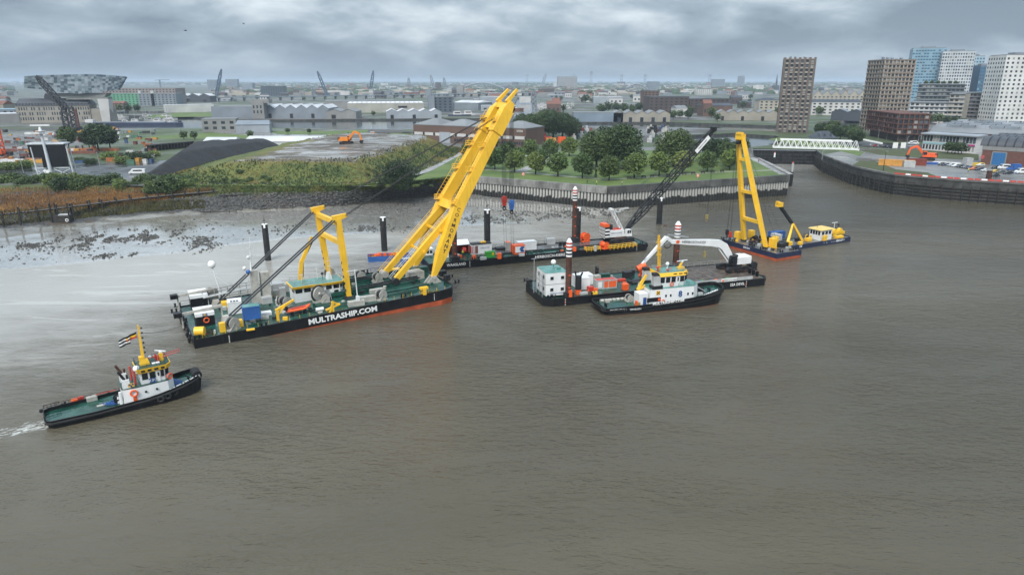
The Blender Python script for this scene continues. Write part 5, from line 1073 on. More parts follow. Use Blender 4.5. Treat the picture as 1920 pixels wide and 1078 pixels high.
for y in (-.35, .35): MB().cyl((tp.x+.8, y, tp.z), (tp.x+.2, y*.6, 6.4), .045, None, 5).build('hoist_rope', WIR, cr_)
MB().box((tp.x+.2, 0, 4.7), (.8, .6, 1.6)).tor((tp.x+.2, 0, 4.3), (0, 1, 0), .3, .1, 10, 5).build('hook_block', mat('hook_ochre', (0.28, 0.22, 0.08), .6), cr_)
# ============================================================ BARGE WITH CABINS AND LONG-REACH EXCAVATOR
s = Ship('spud_barge', (33.9, 165.8), 17.5, lambda x: 1.8, 'black spud barge with white stacked cabins and a long reach excavator aboard', 'barge')
hull(s, [(-28, -8), (29.4, -8), (30.4, -7), (30.4, 7), (29.4, 8), (-28, 8), (-30.2, 5.5), (-30.2, -6.5)], lambda x: 1.8, lambda x: 1.98, lambda x: .02, BLK, BLK, DECK, 1.0, .22)
SB = s
a, b = s.LY(1369, 534, -8), s.LY(1396, 532, -8); text('lettering', 'SEA DEVIL', LETW, 1.0, (a.x, -8.03, 1.05), (1, 0, 0), (0, 0, 1), s.root, .02, 1.1, 'LEFT', .012, (b.x-a.x)/4.9)
for u, v in ((1399, 533), (1060, 566)):
    xx = s.LY(u, v, -8).x
    for i in range(5): MB().box((xx, -8.02, .2+i*.32), (.2, .04, .18)).build('draught_mark', ORG if i % 2 else LETW, s.root)
MB().box((17, 0, 1.8), (25, 15, .10)).build('timber_deck', TIMB, s.root)
for i in range(24): MB().box((5+i*1.04, 0, 1.9), (.94, 14.4, .06+.02*(i % 3))).build('deck_plank', TIMB, s.root)
MB().box((16, -7.6, 1.8), (20, .2, .9)).build('bulwark_board', GRY, s.root); a, b = s.LY(1353, 524, -7.7), s.LY(1382, 521, -7.7); MB().box(((a.x+b.x)/2, -7.75, 1.85), (b.x-a.x, .06, .95)).build('sign_board', LETW, s.root); text('lettering', 'HERBOSCH-KIERE', LETB, .52, ((a.x+b.x)/2+.3, -7.8, 2.32), (1, 0, 0), (0, 0, 1), s.root, .01, 1, 'CENTER'); MB().box((a.x+.4, -7.8, 2.05), (.5, .03, .5)).build('logo', ORG, s.root)
q = random.Random(5)
for i in range(16): MB().box((q.uniform(8, 25), -7.2, 1.85), (q.uniform(.5, 1.4), .5, q.uniform(.4, .9))).build('stowed_gear', q.choice([ORG, GRN, YEL, GRY, REDP, BLU]), s.root)
# two-storey accommodation stack
bl_, br_ = s.LY(1023, 549, -6.0), s.LY(1061, 546, -6.0); cx_ = (bl_.x+br_.x)/2; wd_ = br_.x-bl_.x
for k, lb in enumerate(('lower white cabin of the two stacked on the spud barge end', 'upper white cabin with pale green roof stacked on the spud barge end')):
    o = empty('cabin_module', s.wld(V((cx_, -3.4, 1.95+.35+k*2.75))), s.a, lb, 'cabin'); MB().box((0, 0, 0), (wd_+.3, 6.4, 2.7)).build('wall', WHT, o); MB().box((0, 0, 2.68), (wd_+.34, 6.44, .06)).build('roof' if k else 'deck_joint', DECKL if k else DGR, o)
    for x in (-1.25, 1.35): MB().box((x, -3.22, 1.0), (.95, .06, .95)).build('window_frame', WHT, o); MB().box((x, -3.26, 1.1), (.78, .05, .75)).build('window', GLS, o)
    for y in (-1.6, 1.6): MB().box((-wd_/2-.16, y, 1.0), (.06, .9, .9)).build('window', GLS, o)
    if not k:
        text('lettering', 'HERBOSCH-KIERE', LETN, .42, (0, -3.24, .5), (1, 0, 0), (0, 0, 1), o, .01, 1, 'CENTER')
        for x in (-1.8, 1.8):
            for y in (-2.8, 2.8): MB().box((x, y, -.4), (.3, .3, .42)).build('foot', BLU, o)
    else:
        MB().cyl((.3, 0, 2.7), (.3, 0, 4.0), .1, None, 6).cyl((.3, 0, 2.7), (.3, 0, 3.4), .35, .1, 8).build('dome_post', DECKL, o); MB().sph((.3, 0, 4.4), .62, 12, 8).build('radome', LETW, o); MB().box((1.4, -.6, 2.74), (.8, .6, .5)).build('roof_vent', DECKL, o)
p = s.L(1001, 549); MB().cyl(p, p+V((0, 0, 8.5)), .11, .08, 6).box(p+V((0, 0, 8.3)), (1.4, .1, .1)).build('light_mast', GALV, s.root)
for i in range(14): MB().box((cx_-wd_/2-.55, -5.4, 2.3+i*.42), (.1, .9, .06)).build('stair_tread', GALV, s.root)
railing(s, [(cx_-wd_/2-.9, -6.2, 1.95), (cx_-wd_/2-.9, -2, 1.95)], GALV, 5.2, 1.4, 'stair_frame', .05)
p = s.LY(1065, 557, -6.9); t_ = s.LY(1064, 481, -6.9); spud(s, (p.x, -6.9), -3, t_.z, .70, RUST, True); MB().box((p.x, -6.9, 1.8), (2.2, 2.0, 1.2)).build('spud_well', DGR, s.root); MB().box((p.x+.2, -7.75, 2.0), (.8, .5, 1.6)).build('spud_clamp', ORG, s.root)
t_ = s.LY(1270, 445, 6.6); spud(s, (t_.x, 6.6), -3, t_.z, .80, RUST, True); MB().box((t_.x, 6.6, 1.8), (2.4, 2.2, 1.4)).build('spud_well', DGR, s.root)
o = MB().cyl((0, 0, 1.8), (0, 0, 6.2), .75, None, 12).bar((-.6, 0, 6.0), (-.9, 0, 7.4), .3).bar((.5, 0, 6.0), (1.0, 0, 7.0), .3).build('pile_stub', DGR, s.root, (s.LY(1084, 545, -5.5).x, -5.5, 0)); MB().cyl((0, 0, 1.8), (0, 0, 2.9), .8, None, 12).build('stub_base', ORG, o)
def ons(u, v, dy=0.0): p = SB.L(u, v); p.y += dy; return SB.wld(p)
container(ons(1093, 541, 1.4), s.a, (3.0, 4.6, 2.9), WHT, 'white ribbed container beside the dark pile stub on the spud barge'); container(ons(1106, 536, 2.5), s.a, (2.6, 3.0, 2.5), WHT, 'smaller white tank container behind the ribbed one on the spud barge', 'tank_container')
gg = container(ons(1137, 541, .8), s.a, (5.4, 1.9, 2.2), GRY, 'grey and orange power pack on the spud barge deck', 'power_pack', None, False, REDP, 'power pack'); 
for x in (-.2, 1.0, 2.0): MB().box((x, -.98, .35), (.9, .06, 1.5)).build('door', ORG, gg)
MB().box((-1.8, -.98, .35), (1.0, .06, 1.5)).build('door', WHT, gg)
for (u, v, d, cm) in ((1172, 543, (1.4, 1.2, 1.5), ORG), (1164, 527, (2.4, 1.0, .6), REDP), (1119, 527, (1.6, 1.4, 1.6), CRM), (1132, 522, (3.0, 1.2, 1.3), DECK), (1107, 545, (1.4, 1.2, 1.1), REDP), (1195, 530, (4.5, 2.6, .5), DGR), (1176, 520, (2.2, 1.8, 1.6), DGR), (1150, 530, (2.0, 1.2, .8), REDP), (1012, 540, (1.0, 1.2, 1.6), DGR), (1115, 552, (1.2, .8, .7), YEL), (1094, 552, (2.0, .8, .6), GRY), (992, 534, (1.2, 1.2, 1.4), DGR), (1120, 520, (.5, .5, 2.6), DGR), (1117, 520, (.4, .4, 3.0), DGR), (1185, 515, (1.2, .8, 1.2), DGR)): bb('deck_locker', cm, s.L(u, v), d, s.root, R.uniform(-.15, .15), .06)
for u, v in ((1030, 559), (1038, 558), (986, 527), (1112, 553), (1180, 513), (1385, 513)): bollards(s, s.L(u, v), .3, BLK, .9)
winch(s, s.L(1208, 517), .5, 1.2, 1.6, ORG, ORG); winch(s, s.L(1418, 509)+V((0, 2, 0)), 0, 1.1, 1.6, DGR)
railing(s, [V((-26, 7.7, 1.9)), V((4, 7.7, 1.9))], DGR, 1.05, 2); railing(s, [V((4, 7.7, 1.9)), V((29, 7.7, 1.9))], GRY, 1.05, 2); railing(s, [V((-30, 5.2, 1.9)), V((-30, -6, 1.9))], DGR, 1.05, 1.6)
for y in (-6, -3.5, 3, 5.5): tyre(s.root, (30.5, y, 1.2), (1, 0, 0), .7)
for i in range(3): bb('mooring_post', BLK, (28.5, -6+i*1.5, 1.9), (.6, .6, 1.5), s.root, 0, .08)
for i in range(38): x, y = q.uniform(-28, 4), q.uniform(-7, 7); MB().box((0, 0, 0), (q.uniform(.3, 1.4), q.uniform(.3, .9), q.uniform(.15, .8)), q.random()*3).build('deck_fitting', q.choice([DGR, GRY, RUST, DECK, ORG, DGR, CRM]), s.root, (x, y, 1.82)) if not (x < -23) else None
# excavator
xe = s.LY(1375, 506, 1.0); ex = empty('excavator', s.wld(V((xe.x, 1.0, 1.96))), s.a, 'white long reach excavator on black tracks, arm reaching left over the tug', 'excavator')
def el(u, v): p = s.LY(u, v, 1.0); return V((p.x-xe.x, 0, p.z-1.96))
crawler(ex, -2.1, 7.4, 1.5, 1.0); crawler(ex, 2.1, 7.4, 1.5, 1.0); MB().box((0, 0, .7), (3.0, 3.4, .8)).cyl((0, 0, 1.4), (0, 0, 1.9), 1.2, None, 16).build('car_body', DGR, ex)
hs = MB().box((1.3, 0, 1.95), (5.6, 3.2, .3)).box((2.0, 0, 2.25), (4.2, 3.2, 1.5)).box((3.6, 0, 2.25), (1.0, 3.3, 1.7)).build('house', WHT, ex); MB().box((1.4, .4, 3.75), (2.2, 1.6, .5), 0, .8).build('engine_hood', WHT, ex); MB().box((.2, .4, 3.7), (.8, 2.2, .6)).build('walkway_gear', DGR, ex)
cb = MB().prism(rect(-2.0, -.3, -1.7, -.3), 2.0, 4.3, rect(-1.8, -.3, -1.65, -.35)).build('cab', DGR, ex); panes(cb, (-1.9, -1.72), (-.4, -1.72), 2.5, 4.1, 2, .06); panes(cb, (-2.02, -.4), (-2.02, -1.6), 2.4, 4.1, 1, .06, tilt=-.12, d=.1)
b0_ = V((-.6, 0, 2.6)); b1 = el(1357, 462); b2 = el(1332, 455); b3 = el(1258, 453); 
mb = MB(); cc = [b0_, el(1366, 478), b1, el(1348, 456.5), b2, b3]; ww = [.7, .95, 1.0, 1.0, .95, .75]; hh = [1.0, 1.7, 2.0, 1.9, 1.7, 1.0]
rgs = []
for i, c in enumerate(cc):
    t_ = (cc[min(i+1, 5)]-cc[max(i-1, 0)]).normalized(); nn_ = V((-t_.z, 0, t_.x)); rgs.append([c+V((0, a_*ww[i]/2, 0))+nn_*b_*hh[i]/2 for a_, b_ in ((-1, -1), (1, -1), (1, 1), (-1, 1))])
mb.loft(rgs, False, True, True); mb.build('boom', WHT, ex)
lm = b2.lerp(b3, .42); text('lettering', 'HERBOSCH-KIERE', LETB, .95, lm+V((0, -.45, .05)), b2-b3, (0, 0, 1), ex, .01, 1, 'CENTER', .008); p_ = lm+(b3-b2).normalized()*5.0; MB().box((p_.x, -.44, p_.z-.35), (.9, .03, .8)).build('logo', ORG, ex)
e1 = el(1250, 446); e2 = el(1200, 500); MB().bar(b3+V((.2, 0, .1)), e1, .7, .9).bar(e1+V((0, 0, .2)), e2, .75, 1.1, .5, .6, up=(0, 1, 0)).build('stick', WHT, ex); MB().bar(e1+V((.6, -.1, -1)), e2+V((.9, -.1, 1.6)), .18).build('stick_ram', GALV, ex)
MB().bar(el(1364, 490), el(1347, 466), .3, .3).bar(el(1366, 488)+V((0, .8, 0)), el(1347, 466)+V((0, .8, 0)), .3, .3).build('boom_ram', WHT, ex); MB().bar(b3+V((5, 0, .8)), e1+V((.3, 0, .8)), .3, .3).build('arm_ram', GALV, ex); MB().tor(el(1252, 458), (0, 1, 0), 1.0, .12, 12, 5).build('hose_loop', DGR, ex)
MB().cyl(e2+V((-.7, 0, -.6)), e2+V((1.4, 0, .4)), .75, .85, 12).build('grapple', ORG, ex); MB().bar(e2, e2+V((-.6, 0, -1.5)), .9, .5, .5, .3).build('jaw', DGR, ex)
hkp = el(1322, 463); MB().cyl(hkp, hkp+V((0, 0, -1.2)), .04, None, 5).box(hkp+V((0, 0, -2.7)), (.6, .5, 1.5)).build('lifting_hook', mat('hook_ochre', (0.28, 0.22, 0.08), .6), ex)
for k_, (u, v) in enumerate(((1321, 486), (1334, 479))):
    p = s.LY(u, v, 9.6); tag(MB().sph((0, 0, 0), .5, 12, 8).cyl((0, 0, .4), (0, 0, .8), .12, None, 6).build('mooring_buoy', ORG, None, V((*s.wld(p)[:2], .15))), 'orange float in the water behind the spud barge, %s' % ('nearer the excavator arm hook' if not k_ else 'the farther of two'), 'float')
# ============================================================ TUG 8
zr8 = lambda x: 1.75+.55*max(0, min(1, (x+8)/5))+(max(0, x)/16)**1.9*1.6; zd8 = lambda x: zr8(x)-.85
s = Ship('tugboat', (34.3, 151.2), 16.0, zd8, 'tugboat marked 8 with white deckhouse and blue numeral, beside the spud barge', 'tugboat')
o8 = tug_hull_outline(15.8, 4.3, .92); hull(s, o8, zd8, zr8, lambda x: .02, BLK, RED, DECK, .95, .2); MB().prism([(-15.2, -3.4), (-7.2, -3.8), (-7.2, 3.8), (-15.2, 3.4)], zd8(-10)+.01, zd8(-10)+.03).build('aft_deck', DECKL, s.root)
for a_, b_ in ((.75, .4), (1.5, 1.3)): MB().loft([[(x*1.004, y*1.03, zr8(x)-k) for x, y in o8] for k in (b_, a_)]).build('rubbing_strake', RUB, s.root)
MB().loft([[(x*1.01+.05, y*1.05, zr8(x)+k) for x, y in o8 if x > 9] for k in (-.75, .05)], close=False).build('bow_fender', RUB, s.root)
MB().loft([[(x*1.01-.05, y*1.02, zr8(x)+k) for x, y in o8 if x < -14.5] for k in (-.7, .02)], close=False).build('stern_fender', RUB, s.root)
a = s.LY(1223, 570, -4.3); text('lettering', 'MULTRASHIP.COM', LETW, .95, (s.LY(1224, 563, -4.3).x, -4.36, zr8(0)-.32), (1, 0, .02), (0, 0, 1), s.root, .05, 1, 'LEFT', .02)
text('lettering', 'MULTRATUG 8', LETW, .75, (9.0, -3.85, zr8(9.3)-.35), (1, .32, .13), (.15, -.2, 1), s.root, .12, 1, 'LEFT', .015); text('lettering', 'MULTRATUG 8', LETW, .6, (-14.2, -4.02, 1.2), (1, -.03, 0), (0, 0, 1), s.root, .06, 1, 'LEFT', .015); text('lettering', 'TERNEUZEN', LETW, .5, (-9.6, -4.3, 1.15), (1, -.02, 0), (0, 0, 1), s.root, .06, 1, 'LEFT')
lp = [(-4.4, -3.3), (7.0, -3.3), (8.8, -1.8), (8.8, 1.8), (7.0, 3.3), (-4.4, 3.3)]; dh = walls(s.root, lp, .9, 5.0, WHT, .96, 'deckhouse'); walls(dh, [(x*.97+.05, y*.97) for x, y in lp], 5.0, 5.05, DECKL, 1, 'boat_deck')
for x in (-.2, 1.0, 5.4, 6.6): MB().box((x, -3.27, 3.0), (.38, .1, .55)).build('porthole', GLS, dh)
text('number', '8', LETN, 2.0, (3.4, -3.32, 3.4), (1, 0, 0), (0, 0, 1), dh, .06, 1, 'CENTER', .02)
MB().box((-3.2, -3.3, 2.1), (3.4, .1, 1.0)).build('recess', BLK, dh); MB().box((-1.9, -3.36, 2.3), (.6, .1, .6)).build('fire_box', ORG, dh); MB().box((-2.2, -3.26, 3.7), (.9, .1, .9)).build('emblem', YEL, dh)
for ax, az in ((-.22, .1), (.22, .1), (0, .33), (-.22, .56), (.22, .56)): MB().box((-2.2+ax, -3.33, 3.72+az), (.22, .03, .22)).build('emblem_mark', LETB, dh)
ac = MB().box((-5.6, -1.6, .9), (2.2, 2.6, 3.2)).build('companionway', WHT, s.root); MB().box((-5.3, -2.95, 1.2), (.8, .06, 2.0)).build('door', LETN, ac)
wp = [(-1.6, -2.3), (4.6, -2.3), (5.8, -1.2), (5.8, 1.2), (4.6, 2.3), (-1.6, 2.3)]; wh = walls(s.root, wp, 5.03, 7.6, WHT, 1.06, 'wheelhouse')
panes(wh, (-1.5, -2.36), (2.6, -2.4), 6.1, 7.4, 3, .16, tilt=.06); panes(wh, (3.5, -2.38), (4.7, -2.36), 6.1, 7.4, 1, .1, tilt=.06); panes(wh, (4.75, -2.25), (5.9, -1.25), 6.1, 7.4, 1, .1, tilt=.1); panes(wh, (5.86, -1.15), (5.86, 1.15), 6.1, 7.4, 3, .1, tilt=.1)
MB().box((3.05, -2.4, 5.1), (.7, .08, 2.3)).build('door', WHT, wh); panes(wh, (2.85, -2.46), (3.25, -2.46), 6.3, 7.2, 1, .04)
MB().prism([(x*1.08-.1, y*1.16) for x, y in wp], 7.6, 8.4, [(x*1.02, y*1.02) for x, y in wp]).build('fascia', YEL, wh); MB().prism([(x*.98, y*.98) for x, y in wp], 8.4, 8.45).build('roof', DECKL, wh); railing(s, [(-1.4, -2.1, 8.4), (4.4, -2.1, 8.4), (5.5, 0, 8.4), (4.4, 2.1, 8.4), (-1.4, 2.1, 8.4), (-1.4, -2.1, 8.4)], GALV, .8, 1.3, 'roof_rail', .025)
for x in (2.2, 3.6, 4.8): MB().box((x, -2.5, 7.85), (.9, .1, .3)).build('search_window', GLS, wh)
mb = MB(); lattice((-.6, 0, 8.4), s.LY(1235.5, 441, 0), .42, 12, .07, (1, .6), mb)
for f in (.45, .62, .8): c = V((-.6, 0, 8.4)).lerp(s.LY(1235.5, 441, 0), f); mb.bar(c+V((-.9, -.3, 0)), c+V((.9, .3, 0)), .09).bar(c+V((0, -1.1, 0)), c+V((0, 1.1, 0)), .09)
mb.build('mast', YEL, s.root)
MB().bar((4.4, 0, 8.4), (5.2, 0, 10.0), .5, .5, .3, .3).box((4.9, 0, 8.4), (1.6, .8, .5)).build('radar_post', YEL, s.root); MB().box((5.2, 0, 10.0), (.4, .4, .3)).box((5.2, 0, 10.25), (3.0, .2, .16), .2).build('radar_scanner', WHT, s.root); MB().sph((1.9, .8, 9.6), .45, 10, 7).cyl((1.9, .8, 8.4), (1.9, .8, 9.3), .12, None, 6).build('radome', LETW, s.root)
MB().cyl((-1.4, -.9, 8.4), (-1.4, -.9, 9.4), .2, None, 8).cyl((-1.9, -.9, 9.4), (-.6, -.9, 9.6), .16, .1, 8).cyl((.8, -1.6, 7.9), (.8, -1.6, 9.0), .2, None, 8).cyl((.4, -1.6, 8.9), (1.7, -1.6, 9.2), .16, .1, 8).build('water_cannon', REDP, s.root)
for y in (-2.4, 2.4): o = MB().prism(rect(-3.3, -1.4, y-.75, y+.75), 5.0, 8.0, rect(-3.3, -1.9, y-.6, y+.6)).build('funnel', GRY, s.root); MB().prism(rect(-3.35, -1.8, y-.62, y+.62), 8.0, 8.7, rect(-3.5, -2.3, y-.5, y+.5)).build('funnel_cap', DGR, o); MB().box((-2.4, y, 4.95), (2.6, 1.7, .8)).build('funnel_base', DGR, o)
MB().bar((-5.6, .2, 4.1), (-4.8, .2, 5.6), .7, .5).bar((-4.9, .2, 5.5), (-3.6, .2, 7.6), .7, .6, .4, .4).bar((-5.8, .2, 4.1), (-3.8, .2, 5.0), .5).build('deck_crane', YEL, s.root)
buoy(s.root, (1.4, -2.7, 5.7), (0, 1, 0), .42); buoy(s.root, (-.9, -3.4, 2.0), (0, 1, 0), .4); railing(s, [(3, -2.9, 5.0), (7, -2.9, 5.0), (8.3, -1.5, 5.0)], DECKL, .9, 1.1, 'deck_rail', .03)
for x in range(-14, -7): MB().cyl((x+.6, 3.5, zd8(x)+.2), (x+1.4, 3.5, zd8(x)+.2), .42, None, 8).build('rope_fender', CRM, s.root)
winch(s, V((10.2, 0, zd8(10.2))), 0, .8, 1.8, DGR); bollards(s, V((12.6, -.4, zd8(12.6))), 1.5, BLK, .9); bollards(s, V((-13.5, 0, zd8(-13))), 1.57, BLK, .9); winch(s, V((-6.9, 1.6, zd8(-7))), 0, .8, 1.4, CRM)
for (x, y, d, cm) in ((-7.2, -2.6, (.5, .6, 1.5), ORG), (-6.8, -3.0, (.6, .6, 1.2), mat('rope_ochre', (.35, .22, .08), .8)), (9.5, -1.8, (1.2, .7, .8), GRY), (8.9, 1.6, (.8, 1.5, 1.0), DGR), (-12, 2.6, (1.0, .8, .7), CRM)): bb('deck_box', cm, (x, y, zd8(x)), d, s.root, 0, .06)
MB().bar((9.0, -1.2, 4.0), (10.8, -1.8, 3.0), .7, .08).build('gangway', GALV, s.root)
# mooring line from tug to barge
A = SB.wld(V((s.a*0-26, -8.0, 1.9))); B = s.wld(V((-15.4, 2.0, 1.6))); mb = MB()
for i in range(8): f = lambda t_: A.lerp(B, t_)+V((0, 0, -.9*4*t_*(1-t_))); mb.cyl(f(i/8)-A, f((i+1)/8)-A, .035, None, 5)
tag(mb.build('mooring_line', WIR, None, A), 'slack dark line from the spud barge to the stern of tug 8', 'rope')
# ============================================================ SMALL SHEERLEGS PONTOON
zp = lambda x: 2.1
A_, B_ = at(1350, 460), at(1457, 490.5); D_ = at(1500, 482); hp_ = math.degrees(atan2(A_.y-B_.y, A_.x-B_.x)); ctr = (A_+D_)/2
s = Ship('sheerlegs_pontoon', (ctr.x, ctr.y), hp_, zp, 'navy and red pontoon with a yellow A-frame crane near the quay', 'crane pontoon')
hl, hb = (A_-B_).length/2, (D_-B_).length/2
hull(s, [(-hl, -hb), (hl-1, -hb), (hl, -hb+1), (hl, hb-1), (hl-1, hb), (-hl, hb)], zp, lambda x: zp(x)+.12, lambda x: .75, NAVY, RED, STEEL, 1.0, .16)
text('lettering', 'IJSBURG', LETW, .75, (s.LY(1393, 470, hb).x, hb+.03, 1.5), (-1, 0, 0), (0, 0, 1), s.root, .02, 1, 'LEFT')
f1, f2 = s.L(1395, 452), s.L(1436, 466); tA = s.LX(1386.5, 258, f1.x*.5+f2.x*.5)
ty = hb+1.2; tp1 = s.LY(1384, 258, ty); tp2 = s.LY(1393, 258, ty)
for f, tp_ in ((f1, tp1), (f2, tp2)): MB().bar(f+V((0, 0, .3)), f.lerp(tp_, .5), 1.0, 1.1, 1.15, 1.25).bar(f.lerp(tp_, .5), tp_, 1.15, 1.25, .95, 1.0).build('a_frame_leg', YEL, s.root); MB().box((f.x, f.y, f.z), (1.4, 1.4, .5)).build('foot_bracket', DGR, s.root)
for fz, w in ((.235, .95), (.50, .9), (.80, .8)): MB().bar(f1.lerp(tp1, fz), f2.lerp(tp2, fz), w, w).build('cross_beam', YEL, s.root)
tm = (tp1+tp2)/2; MB().box((tm.x, tm.y, tm.z-.6), (2.6, 1.6, 1.6)).box((tm.x, tm.y+.4, tm.z+.9), (1.8, 1.3, .6)).build('boom_head', YEL, s.root); MB().cyl((tm.x-.6, tm.y+.7, tm.z-1.4), (tm.x+.6, tm.y+.7, tm.z-1.4), .6, None, 12).build('sheave', DGR, s.root)
for k_, (dx, zb, cm) in enumerate(((.7, 5.2, DGR), (-.7, 4.8, REDP))):
    mb = MB()
    for ax in (-.2, 0, .2): mb.cyl((tm.x+dx+ax, tm.y+1.1, zb+1), (tm.x+dx*.5+ax, tm.y+.9, tm.z-1.2), .035, None, 4)
    mb.build('hoist_rope', WIR, s.root); o = MB().box((tm.x+dx, tm.y+1.1, zb-.6), (.9, .7, 1.6), 0, .8).build('hook_block', cm, s.root); MB().tor((tm.x+dx, tm.y+1.1, zb-1.0), (0, 1, 0), .32, .12, 10, 5).build('hook', DGR, o); MB().cyl((tm.x+dx, tm.y+1.1, zb-1), (tm.x+dx, tm.y+1.1, .1), .05, None, 5).build('sling', WIR, o)
for y in (-.5, .5):
    e_ = V((-hl*.2, -hb+.8, 2.4)); MB().cyl(tm+V((0, y, .3)), e_+V((y*3-2.5, 0, 0)), .04, None, 5).build('backstay', WIR, s.root)
for (u, v, d, cm) in ((1383, 448, (1.6, 1.8, 2.4), YEL), (1408, 446, (1.6, 1.6, 2.5), YEL), (1448, 466, (1.7, 1.8, 3.2), YEL), (1420, 452, (5.0, 1.0, .8), DGR), (1462, 463, (2.6, 2.0, 1.3), DGR), (1453, 455, (1.6, 1.4, 2.0), YEL), (1455, 450, (3.0, 2.0, 2.0), GRY), (1430, 449, (2.0, 1.4, 1.2), DGR), (1471, 459, (2.8, 1.6, 1.0), DGR), (1424, 463, (1.2, 1.0, 1.0), GRY), (1480, 460, (1.4, 1.2, 1.2), YEL)): bb('deck_machinery', cm, s.L(u, v), d, s.root, 0, .1)
MB().bar(s.L(1404, 457)+V((0, 0, .6)), s.L(1437, 450)+V((0, 0, .6)), .5, .5).build('spare_boom', RUST, s.root); winch(s, s.L(1440, 455), .3, .9, 1.4, DGR); winch(s, s.L(1415, 452), .3, .8, 1.2, DGR)
for u, v in ((1355, 448), (1375, 453), (1412, 463), (1428, 467), (1465, 473), (1490, 468)): bollards(s, s.L(u, v), 1.2, BLK, .8)
q = random.Random(21)
for i in range(30): MB().box((0, 0, 0), (q.uniform(.3, 1.0), q.uniform(.3, .9), q.uniform(.2, .9)), q.random()*3).build('deck_fitting', q.choice([DGR, GRY, YEL, DGR, STEEL]), s.root, (q.uniform(-hl+1, hl-1), q.uniform(-hb+1, hb-.8), zp(0)))
# ============================================================ NAVY WORKBOAT WITH CRANE
s = Ship('crane_workboat', (95.4, 213.8), 27.5, lambda x: 1.3, 'low navy workboat with white wheelhouse and yellow deck cranes moored beside the A-frame pontoon', 'workboat')
hull(s, [(-13.6, -3.8), (14.6, -3.8), (15.4, -3), (15.4, 3), (14.6, 3.8), (-13.6, 3.8)], lambda x: 1.3, lambda x: 1.5, lambda x: .02, NAVY, NAVY, STEEL, 1.0, .15)
a, b = s.LY(1567, 453, -3.8), s.LY(1584, 449, -3.8); text('lettering', 'HEBO-LIFT 4', LETW, .9, (a.x, -3.83, .85), (1, 0, 0), (0, 0, 1), s.root, .02, 1, 'LEFT', .012, (b.x-a.x)/5.3); text('lettering', 'H4', LETW, .9, (s.LY(1499, 463, -3.8).x, -3.83, .8), (1, 0, 0), (0, 0, 1), s.root, .02, 1, 'LEFT', .012)
for u in (1545, 1550, 1559, 1563): x = s.LY(u, 457, -3.8).x; MB().cyl((x, -3.78, .8), (x, -3.84, .8), .14, None, 10).build('hull_port', LETW, s.root)
a, b = s.L(1524, 448), s.L(1545, 446); x0, x1 = a.x-.2, b.x+.6; wp = rect(x0, x1, -2.4, 1.8); wh = walls(s.root, wp, 1.2, 4.6, WHT, 1.0, 'wheelhouse'); MB().prism(rect(x0-.5, x1+.4, -2.8, 2.2), 4.6, 4.95, rect(x0-.2, x1+.1, -2.5, 1.9)).build('roof', mat('roof_yellow', (0.72, 0.52, 0.16), .5, var=.1), wh); panes(wh, (x0, 1.7), (x0, -2.3), 3.0, 4.2, 4, .14); panes(wh, (x0+.3, -2.4), (x1-.3, -2.4), 3.1, 4.1, 3, .25)
MB().cyl((x0+1, 0, 4.9), (x0+1, 0, 6.6), .06, None, 5).build('antenna', DGR, wh)
for (u, v, d, cm) in ((1546, 452, (1.3, .8, 1.9), YEL), (1553, 443, (1.0, .8, 1.4), YEL), (1573, 447, (3.0, 1.2, .9), YEL), (1515, 452, (2.0, 1.4, 1.0), YEL), (1500, 459, (1.4, 1.0, 1.0), YEL), (1494, 452, (1.2, 1.0, 1.0), DGR)): bb('deck_machinery', cm, s.L(u, v), d, s.root, 0, .1)
bx2 = container(s.wld(s.L(1458+3, 448)+V((0, 1.2, 0))), s.a-.05, (5.2, 2.3, 2.3), BLU, 'blue container on deck behind the small yellow A-frame crane')
p = s.L(1511, 449); t_ = s.LY(1488, 399, p.y); b1_ = s.LY(1488, 422, p.y)
e_ = s.LY(1487, 419.5, p.y); e2_ = s.LY(1463, 385, p.y); MB().bar(s.L(1476, 459), e_, .8, .8, .5, .5).bar(s.L(1504, 452), e_, .8, .8, .5, .5).build('crane_frame', YEL, s.root); MB().bar(e_, e2_, .16, .7).bar(e_+V((0, .8, 0)), e2_+V((0, .8, 0)), .16, .7).build('crane_jib', DGR, s.root); MB().box((e2_.x, e2_.y+.4, e2_.z-.5), (1.8, 1.5, 1.3)).box((e2_.x-.7, e2_.y+.4, e2_.z+.6), (.8, .9, .6)).build('jib_head', YEL, s.root)
p = s.L(1563, 443); MB().bar(p, p+V((0, 0, 1.6)), 1.2, 1.2).bar(p+V((-2.6, 0, 1.6)), p+V((4.8, 0, .9)), .8, .9).bar(p+V((1.0, .3, 1.0)), p+V((4.5, .3, .3)), 1.0).build('knuckle_crane', YEL, s.root)
for dx in (0, 2.6): MB().cyl(p+V((dx, -.5, 1.7)), p+V((dx, .5, 1.7)), .8, None, 14).build('crane_wheel', YEL, s.root)
MB().cyl(p+V((1, 1, 0)), p+V((1, 1, 4.2)), .08, None, 6).box(p+V((1, 1, 4.2)), (2.6, .16, .14)).build('radar_scanner', WHT, s.root); MB().sph(p+V((3.0, 1, 3.4)), .35, 8, 6).cyl(p+V((3, 1, 0)), p+V((3, 1, 3.2)), .06, None, 5).build('signal_ball', DGR, s.root)
winch(s, s.L(1515, 450), .2, .8, 1.2, YEL); railing(s, [V((-13, 3.6, 1.4)), V((14, 3.6, 1.4))], DGR, 1.0, 2)
